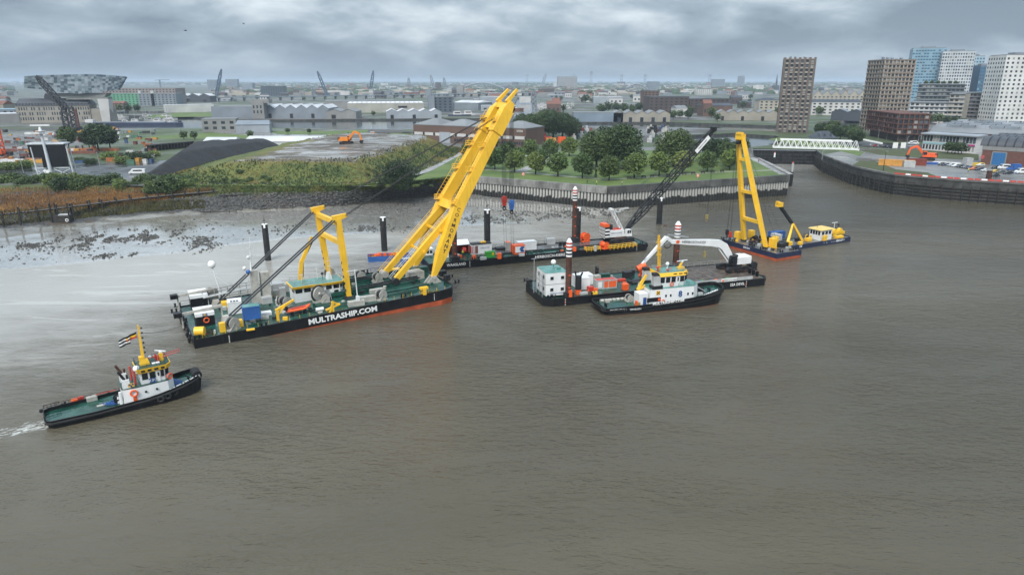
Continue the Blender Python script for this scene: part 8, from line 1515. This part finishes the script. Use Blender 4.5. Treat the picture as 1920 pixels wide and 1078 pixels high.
# ---- quay warehouses along the far dock edge
L_ = [('warehouse', 'long grey warehouse left of the concrete tower on the dock', 398, 222, 475, 222, 201, 40, METG, ROOFG, 'flat', 1), ('warehouse', 'grey corrugated warehouse with six white gabled roofs on the dock', 497, 222, 617, 222, 197, 45, METG, ROOFW, 'saw', 6), ('warehouse', 'grey double gabled warehouse with open canopy on the dock', 612, 223, 668, 223, 205, 30, CONC, ROOFG, 'saw', 2), ('warehouse', 'pale warehouse with five white gables and black doors on the dock', 725, 223, 828, 222, 205, 30, METL, ROOFW, 'saw', 5), ('warehouse', 'large beige logistics hall behind the gabled dock sheds', 652, 212, 795, 211, 194, 70, cm('hall_beige', (.36, .35, .31), .8), ROOFW, 'flat', 1), ('warehouse', 'grey logistics hall left of the beige one', 610, 205, 740, 204, 190, 60, CONC, ROOFG, 'flat', 1), ('market_hall', 'hall with pale grey pyramidal roofs beside the glass hall', 1150, 229, 1256, 229, 208, 26, STONE, ROOFG, 'saw', 5), ('market_hall', 'long glass fronted hall under pyramidal roofs across the dock', 1076, 229, 1168, 229, 212, 24, cm('hall_glass', (.20, .25, .30), .25), ROOFG, 'flat', 1), ('warehouse', 'row of grey gabled sheds with colourful doors near the slim tower', 1345, 226, 1458, 227, 207, 22, STONE, ROOFG, 'saw', 6), ('warehouse_block', 'long dark brick warehouse block with many floors behind the dock', 1216, 213, 1290, 213, 182, 40, BRICKD, SLATE, 'flat', 1), ('warehouse_block', 'dark brick warehouse block right of the longest one', 1292, 213, 1365, 212, 186, 40, BRICKD, SLATE, 'flat', 1), ('warehouse_block', 'tall brown brick warehouse at the left end of the brick blocks', 1206, 205, 1234, 205, 171, 30, BRICK, SLATE, 'flat', 1), ('brick_hall', 'brick hall with slate roof behind the market stalls', 1314, 218, 1372, 218, 194, 18, BRICK, SLATE, 'gable', 1), ('town_house', 'cream apartment house with slate attic left of the slim tower', 1422, 212, 1458, 212, 184, 20, CREAM, SLATE, 'hip', 1), ('civic_hall', 'pale hall with white gables and long roof in the middle of the marina', 900, 203, 935, 204, 182, 25, METL, ROOFW, 'flat', 1), ('warehouse', 'big white roofed shed right of the glass office', 851, 206, 897, 207, 189, 40, METG, ROOFW, 'gable', 1), ('office_block', 'dark glass office building with white sign left of the white roofed shed', 803, 211, 849, 211, 182, 30, cm('office_dark', (.08, .10, .12), .3), ROOFG, 'flat', 1), ('gate_house', 'concrete framed industrial building by the lawn', 380, 248, 444, 247, 224, 18, CONC, ROOFG, 'flat', 1), ('workshop', 'blue grey workshop with striped pitched roof by the dock', 443, 250, 506, 249, 227, 22, METL, METG, 'gable', 1), ('long_block', 'long pale brown slab building right of the port building', 195, 196, 332, 196, 166, 40, cm('slab_brown', (.26, .22, .20), .8), ROOFG, 'flat', 1), ('factory', 'green and blue sheet metal factory right of the port building', 192, 198, 262, 198, 176, 30, cm('sheet_green', (.10, .30, .17), .6), ROOFG, 'flat', 1), ('factory', 'blue grey factory with two white silos', 262, 199, 332, 199, 176, 30, METG, ROOFG, 'flat', 1), ('house_row', 'row of red tiled roofs right of the port building leg', 194, 206, 233, 206, 190, 14, BRICK, ROOFR, 'gable', 1), ('warehouse', 'pair of dark gabled sheds with white roof in the far left', 333, 192, 395, 192, 176, 30, SLATE, ROOFW, 'saw', 3), ('warehouse', 'long white shed beyond the green field', 312, 212, 402, 210, 197, 20, WHITEB, ROOFW, 'flat', 1), ('warehouse', 'low white hall left of the old stone block', 0, 232, 38, 231, 214, 30, CONC, ROOFW, 'flat', 1), ('factory', 'blue roofed low factory left of the port building', -30, 224, 30, 223, 206, 30, METG, BG2, 'flat', 1), ('apartment_house', 'white terrace houses with slate roofs right of the slim tower', 1520, 216, 1612, 217, 187, 14, WHITEB, SLATE, 'gable', 1), ('hall', 'long hall with a row of cream arches behind the white terrace', 1522, 205, 1640, 205, 170, 20, CREAM, ROOFG, 'saw', 7), ('slate_shed', 'black gabled boathouse with slate roof across the small dock', 1557, 226, 1618, 228, 205, 14, SLATE, METG, 'saw', 2), ('white_tent', 'long white tent roof behind the mound', 458, 275, 612, 275, 257, 16, ROOFW, ROOFW, 'gable', 1), ('white_tent', 'small white tent roof right of the coal heap top', 380, 273, 440, 273, 259, 14, ROOFW, ROOFW, 'gable', 1), ('boathouse', 'white boathouse across the narrow channel', 974, 193, 995, 193, 182, 12, WHITEB, ROOFW, 'flat', 1), ('depot', 'pale flat depot behind the market hall', 1113, 194, 1166, 194, 182, 25, METL, ROOFW, 'flat', 1), ('power_station', 'hazy grey power plant block on the horizon', 1045, 165, 1082, 165, 144, 60, CONC, CONC, 'flat', 1), ('office_block', 'hazy dark office block far left of centre', 490, 181, 530, 181, 162, 40, cm('office_far', (.07, .09, .11), .4), ROOFG, 'flat', 1), ('office_block', 'hazy tower block near the horizon at right', 1384, 163, 1395, 163, 143, 30, METG, ROOFG, 'flat', 1), ('office_block', 'hazy low block near the horizon at right', 1335, 165, 1358, 165, 149, 30, METG, ROOFG, 'flat', 1), ('apartment_block', 'hazy slab block right of the blue harbour crane', 424, 166, 446, 166, 149, 30, METG, ROOFG, 'flat', 1), ('apartment_block', 'hazy slab block left of the blue harbour crane', 390, 168, 412, 168, 150, 30, METG, ROOFG, 'flat', 1), ('tower_block', 'small dark tower among the distant halls', 798, 186, 808, 186, 168, 16, METG, ROOFG, 'flat', 1), ('church', 'hazy church with pointed spire left of the slim tower', 1450, 172, 1460, 172, 160, 20, SLATE, SLATE, 'gable', 1), ('school', 'low white building in the city right of the brick blocks', 1305, 178, 1335, 178, 168, 20, WHITEB, ROOFW, 'flat', 1), ('silo', 'white round silo beside the blue grey factory', 285, 199, 291, 199, 171, 8, WHITEB, ROOFW, 'flat', 1), ('silo', 'second white silo in front of the brown slab', 262, 198, 267, 198, 171, 8, WHITEB, ROOFW, 'flat', 1)]
BO = {}
for r in L_:
    nm, lb, u0, v0, u1, v1, vt, dp, wm_, rm_, rt, n_ = r; rh = 3.0 if rt != 'saw' else max(2.0, (v0-vt)*.25*mpp(at(u0, v0, GZ).y)); o, W_, h = bld(nm, lb, u0, v0, u1, v1, vt, dp, wm_, rm_, rt, n_, rh); BO[lb] = (o, W_, h)
    if nm in ('warehouse_block', 'town_house', 'office_block', 'long_block', 'apartment_house', 'gate_house', 'hall', 'school', 'apartment_block', 'factory') and h > 5: wgrid(o, W_, 1, h-.5, max(4, int(W_/6)), max(1, int(h/3.6)), .45, .5, None if wm_ is not SLATE else METL, 0, False)
    if nm in ('warehouse', 'market_hall') and rt == 'saw': [MB().box((W_*(i+.5)/n_, -.12, 0), (W_/n_*.28, .3, min(5, h*.55))).build('door', DGR if nm == 'warehouse' else DGLS, o) for i in range(n_) if i % 2 == 0 or nm != 'warehouse']
o, W_, h = BO['hazy church with pointed spire left of the slim tower']; MB().prism(rect(W_*.3, W_*.7, 0, W_*.4), 0, h+12, rect(W_*.45, W_*.55, W_*.15, W_*.25)).build('spire_base', SLATE, o); MB().cyl((W_/2, W_*.2, h+8), (W_/2, W_*.2, h+46), W_*.22, .3, 8).build('spire', SLATE, o)
o, W_, h = BO['dark glass office building with white sign left of the white roofed shed']; MB().box((W_*.15, -.4, h-8), (5, .4, 6)).build('sign', LETW, o); MB().box((W_*.15, -1.5, 0), (W_*.26, 4, h+2)).build('stair_tower', METG, o)
o, W_, h = BO['large beige logistics hall behind the gabled dock sheds']; MB().box((W_*.72, -.2, h-6), (12, .3, 2.4)).build('sign', DGR, o)
for i in range(16): MB().box((W_*(i+.5)/16, 20, h+.4), (W_/16*.7, 30, .8)).build('rooflight', LETW, o)
A = at(474, 223, GZ); o = empty('concrete_tower', A, 0, 'tall concrete conveyor tower between the grey dock warehouses', 'tower'); s_ = mpp(A.y, 210); MB().box((11*s_, 8, 0), (22*s_, 14, 31*s_)).build('shaft', CONC, o); MB().box((16*s_, 8, 28*s_), (32*s_, 12, 7*s_)).build('head', CONC, o); wgrid(o, 20*s_, 8*s_, 26*s_, 3, 2, .4, .6, None, 0, True, .95)
# ---- blue harbour cranes, pylons, arched bridges on the skyline
HB = cm('crane_blue', (.045, .085, .14), .5)
for k_, (ub, vb, ut, vt, lb) in enumerate(((404, 186, 415, 130, 'blue lattice harbour crane right of the port building'), (614, 180, 595, 134, 'blue lattice crane leaning left above the logistics halls'), (694, 178, 700, 133, 'upright blue lattice crane right of the leaning one'), (592, 182, 586, 166, 'short dark crane jib beside the leaning blue crane'), (815, 170, 807, 141, 'hazy dock crane left of the yellow boom head'), (836, 172, 832, 146, 'hazy slim crane beside the yellow boom head'), (1016, 163, 1024, 138, 'hazy crane on the skyline right of the boom head'), (768, 172, 766, 146, 'hazy pylon over the logistics halls'))):
    p = at(ub, vb, GZ); e_ = aty(ut, vt, p.y)-p; s_ = mpp(p.y, 160); o = empty('harbour_crane', p, 0, lb, 'crane'); lattice((0, 0, 0), e_, 3.2*s_*1.2, 12, .55*s_, (1, .3), up=(0, 1, 0)).build('jib', HB if k_ < 3 else METG, o); MB().box((0, 0, -.5), (6*s_, 6*s_, 5*s_)).build('portal', HB if k_ < 3 else METG, o); MB().bar(e_*.95, e_*.2+V((-6*s_, 0, 4*s_)), .3*s_).build('stay', HB if k_ < 3 else METG, o)
for k_, u in enumerate((1075, 1108, 1165, 1209, 988, 1330)): p = at(u, 157.5, GZ); z1 = aty(u, 140 if k_ != 1 else 134, p.y).z-GZ; o = empty('pylon', p, 0, 'hazy electricity pylon on the skyline', 'pylon', 'skyline pylons'); w = 5*mpp(p.y, 157); lattice((0, 0, 0), (0, 0, z1), w*.7, 6, w*.08, (1, .2), up=(0, 1, 0)).build('mast', METG, o); MB().bar((-w, 0, z1*.85), (w, 0, z1*.85), w*.1).bar((-w*.7, 0, z1*.95), (w*.7, 0, z1*.95), w*.1).build('crossarm', METG, o)
p = at(303, 178, GZ); o = empty('tower_crane', p, 0, 'hazy tower crane with horizontal jib right of the port building', 'tower crane'); s_ = mpp(p.y, 165); lattice((0, 0, 0), (0, 0, 27*s_), 1.6*s_, 10, .25*s_).build('mast', METG, o); MB().bar((-9*s_, 0, 26*s_), (19*s_, 0, 27*s_), 1.0*s_).build('jib', METG, o)
for k_, (u0, u1, v, vt) in enumerate(((858, 950, 172, 162), (1170, 1215, 172, 164))):
    A, B = at(u0, v, GZ), at(u1, v, GZ); W_ = (B-A).length; hh_ = (v-vt)*mpp(A.y, 165)+6; o = empty('arch_bridge', A, 0, 'hazy pale arched bridge on the skyline, %s' % ('left of the boom head' if not k_ else 'behind the brick warehouses'), 'bridge'); MB().box((W_/2, 0, 5), (W_*1.2, 12, 2.5)).build('deck', METL, o); mb = MB()
    for y in (-6, 6): mb.tube([(W_*t_/14, y, 6+hh_*sin(pi*t_/14)) for t_ in range(15)], 2.2, 5)
    tag(mb.build('arch', METL, o), kind='stuff'); [MB().box((W_*i/10, 0, 6), (.8, 12, hh_*sin(pi*i/10))).build('hanger', METL, o) for i in range(1, 10)]
A, B = at(240, 194, GZ), at(1000, 180, GZ); o = empty('viaduct', A, atan2(B.y-A.y, B.x-A.x), 'long dark road viaduct crossing behind the docks', 'viaduct'); W_ = (B-A).length; MB().box((W_/2, 0, 7), (W_, 12, 2.2)).build('deck', METG, o); pr = MB().box((0, 0, 0), (3, 8, 7)).mesh('pier', CONC); [inst('pier', pr, o, (W_*(i+.5)/40, 0, 0)) for i in range(40)]
# ---- boats in the docks
bh = MB(); bp0 = [(-5, -1.6), (3, -1.6), (6, 0), (3, 1.6), (-5, 1.6)]; bh.prism([(x*.9, y*.85) for x, y in bp0], -.4, 1.3, bp0); BH = [bh.mesh('hull', m_) for m_ in (WHITEB, cm('boat_navy', (.03, .04, .08), .4), cm('boat_rust', (.2, .09, .05), .6))]; BCB = MB().prism(rect(-2.6, 1.6, -1.1, 1.1), 1.3, 2.8, rect(-2.4, .8, -.95, .95)).mesh('cabin', WHITEB); BW = MB().box((-.5, 0, 1.9), (2.6, 2.15, .5)).mesh('window', DGLS); BMST = MB().cyl((0, 0, 1.3), (0, 0, 11), .12, .06, 5).mesh('mast', METL)
def boat(p, rz, k_, sc, lb, grp, mast=False):
    o = empty('moored_boat', p, rz, lb, 'boat', grp); o.scale = (sc, sc, sc); inst('hull', BH[k_], o); c_ = inst('cabin', BCB, o); inst('window', BW, c_)
    if mast: inst('mast', BMST, o)
for i in range(46): u, v = q.uniform(1006, 1076), q.uniform(196.5, 204.5); boat(at(u, v, 7.2), q.uniform(-.3, .3), 0, q.uniform(1.0, 1.6), 'white yacht in the packed marina behind the tree clump', 'yachts in the marina', True)
for i in range(26): u, v = q.uniform(208, 325), q.uniform(219, 233); boat(at(u, v, 7.2), q.uniform(-.4, .4), q.choice([0, 0, 0, 1]), q.uniform(.8, 1.7), 'small boat moored in the dock right of the port building', 'boats in the left dock', True)
for k_, (u, v, k2, sc, lb) in enumerate(((880, 219, 0, 2.5, 'white motor yacht at the dock left of the boom head'), (860, 220.5, 1, 2.6, 'dark blue boat at the dock left of the boom head'), (965, 207, 2, 2.4, 'brown barge moored in the narrow channel'), (700, 253, 1, .9, 'dark workboat in the canal behind the mound'))): boat(at(u, v, 7.2), .05, k2, sc, lb, None)
p = at(250, 235, 7.2); o = empty('inland_barge', p, .02, 'long low dark inland barge moored in the left dock', 'barge'); MB().prism([(-48, -4), (44, -4), (50, 0), (44, 4), (-48, 4)], -.5, 2.6).build('hull', cm('boat_navy', (.03, .04, .08)), o); MB().box((-2, 0, 2.6), (70, 6.4, .9)).build('hatch_cover', METG, o); MB().box((-42, 0, 2.6), (8, 6, 3)).build('wheelhouse', WHITEB, o)
p = at(1003, 212, GZ); o = empty('lattice_tower', p, 0, 'tall grey skeletal lattice tower at the marina mouth', 'tower'); z1 = aty(1003, 170, p.y).z-GZ; lattice((0, 0, 0), (-2, 0, z1), 6, 10, .8, (1, .6), up=(0, 1, 0)).build('lattice_mast', METG, o); MB().box((0, 0, -.5), (9, 9, 2)).build('base', CONC, o)
p = at(1054, 262, GZ); o = empty('flagpole', p, 0, 'tall thin black mast in front of the tree clump', 'mast'); z1 = aty(1056, 196, p.y).z-GZ; MB().cyl((0, 0, 0), (.4, 0, z1), .5, .25, 8).build('pole', DGR, o); MB().box((0, 0, -.1), (2, 2, 1)).build('base', CONC, o)
# ---- things behind the park: red containers, scrap stalls, stacked goods
container(at(1012, 262, GZ), 0, (9, 3, 4.5), REDP, 'upper red container behind the park trees'); container(at(1018, 268, GZ), 0, (12, 3, 4), REDP, 'long red container lower in front of the other red one'); container(at(1033, 269, GZ), 0, (7, 3, 3.6), mat('container_amber', (.62, .30, .06)), 'amber container beside the red ones behind the park'); container(at(1053, 268, GZ), .2, (5, 3, 4), ORG, 'orange container by the thin black mast')
q = random.Random(31); KS = [mat('crate_red', (.20, .06, .05), .7), GRY, GRY, mat('crate_blue', (.06, .09, .15), .7), mat('yard_rust', (.22, .07, .04)), DGR, CRM, mat('crate_green', (.07, .12, .08), .7)]; KN = ['red', 'pale grey', 'grey', 'blue', 'rusty', 'dark', 'cream', 'green']; KM = [[MB().box((0, 0, 0), (3.0, 2.4, 2.2)).mesh('crate', m_), MB().box((.4, -.2, 2.2), (1.4, 1.2, 1.0)).mesh('lid', m_)] for m_ in KS]
for i in range(72):
    u, v = (q.uniform(1066, 1108), q.uniform(246, 266)) if i < 40 else ((q.uniform(1213, 1250), q.uniform(244, 268)) if i < 66 else (q.uniform(870, 960), q.uniform(282, 292)))
    p = at(u, v, GZ)
    if any(inpoly(p.x, p.y, h_) for h_ in holes): continue
    k_ = q.randrange(8); o = empty('stacked_crate', p, q.random()*3, '%s stacked crate in the jumble of goods behind the park' % KN[k_], 'crate', '%s crates behind the park' % KN[k_]); s_ = q.uniform(.6, 1.5); o.scale = (s_, s_, s_*q.uniform(.7, 1.6)); inst('crate', KM[k_][0], o); inst('lid', KM[k_][1], o)
# ---- trees of the city
q = random.Random(77)
for k_, (u, v, sc) in enumerate([(1536, 256, 1.0), (1548, 259, 1.1), (1556, 262, 1.05), (1565, 263, 1.0), (1560, 255, 1.1), (1590, 264, .9), (1600, 270, 1.0), (1605, 262, .9), (1583, 258, .9), (1575, 262, .9), (1608, 272, .95), (1597, 256, .9)]): tree('mid', at(u, v, GZ), 'green tree in the group between the slim tower and brown podium', 'trees by the lock', sc*.8)
for u, v, sc in [(1090, 186, 2.0), (1106, 188, 1.9), (1098, 193, 1.6), (1128, 214, 1.2), (1140, 210, 1.3), (1155, 212, 1.3), (1170, 211, 1.2), (1185, 213, 1.1), (1198, 210, 1.2), (1262, 224, 1.0), (1275, 222, .9), (1290, 224, 1.0), (1334, 221, 1.2), (1345, 228, .8), (740, 216, .7), (760, 217, .6), (700, 218, .6), (225, 210, 1.0), (240, 211, 1.1), (258, 210, 1.0), (25, 216, 1.3), (15, 213, 1.3), (1625, 200, 1.0), (1290, 192, 1.0), (1240, 200, 1.0), (345, 262, .6), (365, 262, .6), (470, 258, .5), (540, 250, .4), (580, 251, .4), (1460, 215, 1.0), (1745, 232, 1.0), (1760, 233, 1.0), (1775, 236, .9), (1790, 237, .9), (1805, 238, .8), (1735, 236, 1.0)]: tree('far', at(u, v, GZ), 'hazy green tree among the dock buildings', 'trees among the docks', sc)
for k_, (u, v) in enumerate(((348.5, 58), (457, 45))):
    p = aty(u, v, 150); o = empty('bird', p, .4+k_, 'dark bird flying in the clouds, %s of the two' % ('left', 'right')[k_], 'bird'); MB().sph((0, 0, 0), .13, 8, 6, .7).cyl((-.1, 0, 0), (-.42, 0, .02), .09, .03, 6).cyl((.08, 0, .02), (.26, 0, .02), .06, .02, 6).build('body', DGR, o); [MB().add([(-.12, 0, .03), (.12, 0, .03), (.08, y*.3, .16), (-.1, y*.62, .05), (-.16, y*.3, .14)], [(0, 1, 2, 4), (4, 2, 3)]).build('wing', DGR, o) for y in (-1, 1)]
# ---- fill of the town: houses one can tell apart, then the mass
EX = [(20, 240, 130, 245), (190, 405, 160, 245), (395, 670, 190, 225), (600, 900, 185, 226), (1075, 1260, 205, 232), (1205, 1370, 178, 216), (1420, 1460, 178, 214), (1455, 1530, 150, 252), (1612, 1740, 150, 272), (1690, 1850, 150, 235), (1820, 1990, 150, 300), (950, 1012, 180, 235), (1340, 1460, 205, 228), (1000, 1085, 193, 207)]
def free(u, v, p):
    if any(a <= u <= b and c_ <= v <= d_ for a, b, c_, d_ in EX): return False
    return not any(inpoly(p.x, p.y, h_) for h_ in holes)
HM = []
for wm_, rm_ in ((WHITEB, ROOFG), (CREAM, SLATE), (BRICK, ROOFR), (CONC, ROOFG), (WHITEB, SLATE), (METG, ROOFW), (BRICKD, SLATE), (METL, ROOFW), (STONE, ROOFR)): HM.append((MB().box((0, 0, 0), (1, 1, 1)).mesh('wall', wm_), MB().prism(rect(-.52, .52, -.52, .52), 1.001, 1.3, rect(-.5, .5, -.04, .04)).mesh('roof', rm_), MB().box((0, 0, 1.001), (1.02, 1.02, .06)).mesh('roof', rm_), (MB().box((-.3, -.505, .3), (.14, .02, .3)).box((0, -.505, .3), (.14, .02, .3)).box((.3, -.505, .3), (.14, .02, .3))).mesh('windows', DGLS)))
HN = ['white walled', 'cream walled', 'red roofed brick', 'grey concrete', 'white and slate', 'grey metal', 'dark brick', 'pale metal', 'stone and red roofed']
n_ = 0
while n_ < 260:
    u, v = q.uniform(-60, 1985), 158+62*q.random()**1.5; p = at(u, v, GZ)
    if not free(u, v, p): continue
    s_ = mpp(p.y, v); k_ = q.choice([0, 1, 2, 3, 4, 5, 5, 6, 7, 7, 3, 8] if u < 1150 else [0, 0, 1, 1, 2, 2, 4, 4, 6, 8, 3]); w = q.uniform(10, 26)*(1+.5*(k_ in (3, 5, 7))*q.random()*2.5); h = q.uniform(5, 9) if k_ in (3, 5, 7) else q.uniform(8, 15); d_ = q.uniform(10, 20)
    o = empty('town_building', p, q.uniform(-.25, .25), '%s building in the hazy town spread behind the docks' % HN[k_], 'building', '%s town buildings' % HN[k_]); o.scale = (w, d_, h); inst('wall', HM[k_][0], o); inst('roof', HM[k_][1 if k_ not in (3, 5, 7) else 2], o); tag(inst('windows', HM[k_][3], o), kind='stuff'); n_ += 1
for i in range(260):
    u, v = q.uniform(-60, 1985), 158+60*q.random()**1.2; p = at(u, v, GZ)
    if free(u, v, p): tree('far', p, 'hazy green tree between the town buildings', 'trees in the town', q.uniform(.7, 1.3))
tm_ = {}
for i in range(5200):
    u, v = q.uniform(-80, 2000), 153.6+26*q.random()**2.0; p = at(u, v, GZ)
    if not free(u, v, p) and v > 160: continue
    k_ = q.randrange(6); mb = tm_.setdefault(k_, MB()); s_ = 1+p.y/4000; mb.box((p.x, p.y, GZ-.5), (q.uniform(10, 34)*s_, q.uniform(10, 20)*s_, q.uniform(5, 13)*(1 if q.random() < .985 else 3)), q.uniform(-.4, .4))
for k_, mb in tm_.items(): tag(mb.build('distant_town', (WHITEB, CREAM, ROOFR, METG, CONC, BRICKD)[k_]), '%s mass of the distant town under the horizon' % ('white', 'cream', 'red', 'blue grey', 'pale grey', 'dark')[k_], 'town', kind='stuff')
fw_ = MB()
for i in range(5200):
    u = q.uniform(-80, 2000); v = 153.3+24*q.random()**1.9; p = at(u, v, GZ)
    if v > 158 and not free(u, v, p): continue
    rx, hh_ = q.uniform(6, 16)*(1+p.y/5000), q.uniform(7, 14)*(1 if p.y < 6000 else 1.6); k2 = 6; a0 = q.random()*6
    r0 = [(p.x+rx*cos(a0+k_*pi/3), p.y+rx*sin(a0+k_*pi/3), GZ-.5) for k_ in range(k2)]; r1 = [(p.x+rx*.85*q.uniform(.8, 1.1)*cos(a0+k_*pi/3), p.y+rx*.8*sin(a0+k_*pi/3), GZ+hh_*.6*q.uniform(.85, 1.15)) for k_ in range(k2)]; r2 = [(p.x+rx*.35*cos(a0+k_*pi/3), p.y+rx*.35*sin(a0+k_*pi/3), GZ+hh_*q.uniform(.9, 1.1)) for k_ in range(k2)]; fw_.loft([r0, r1, r2]); fw_.add(r2, [tuple(range(k2))])
tag(fw_.build('distant_woods', LEAFS[1]), 'dark band of distant woods and tree belts under the horizon', 'woods', kind='stuff')
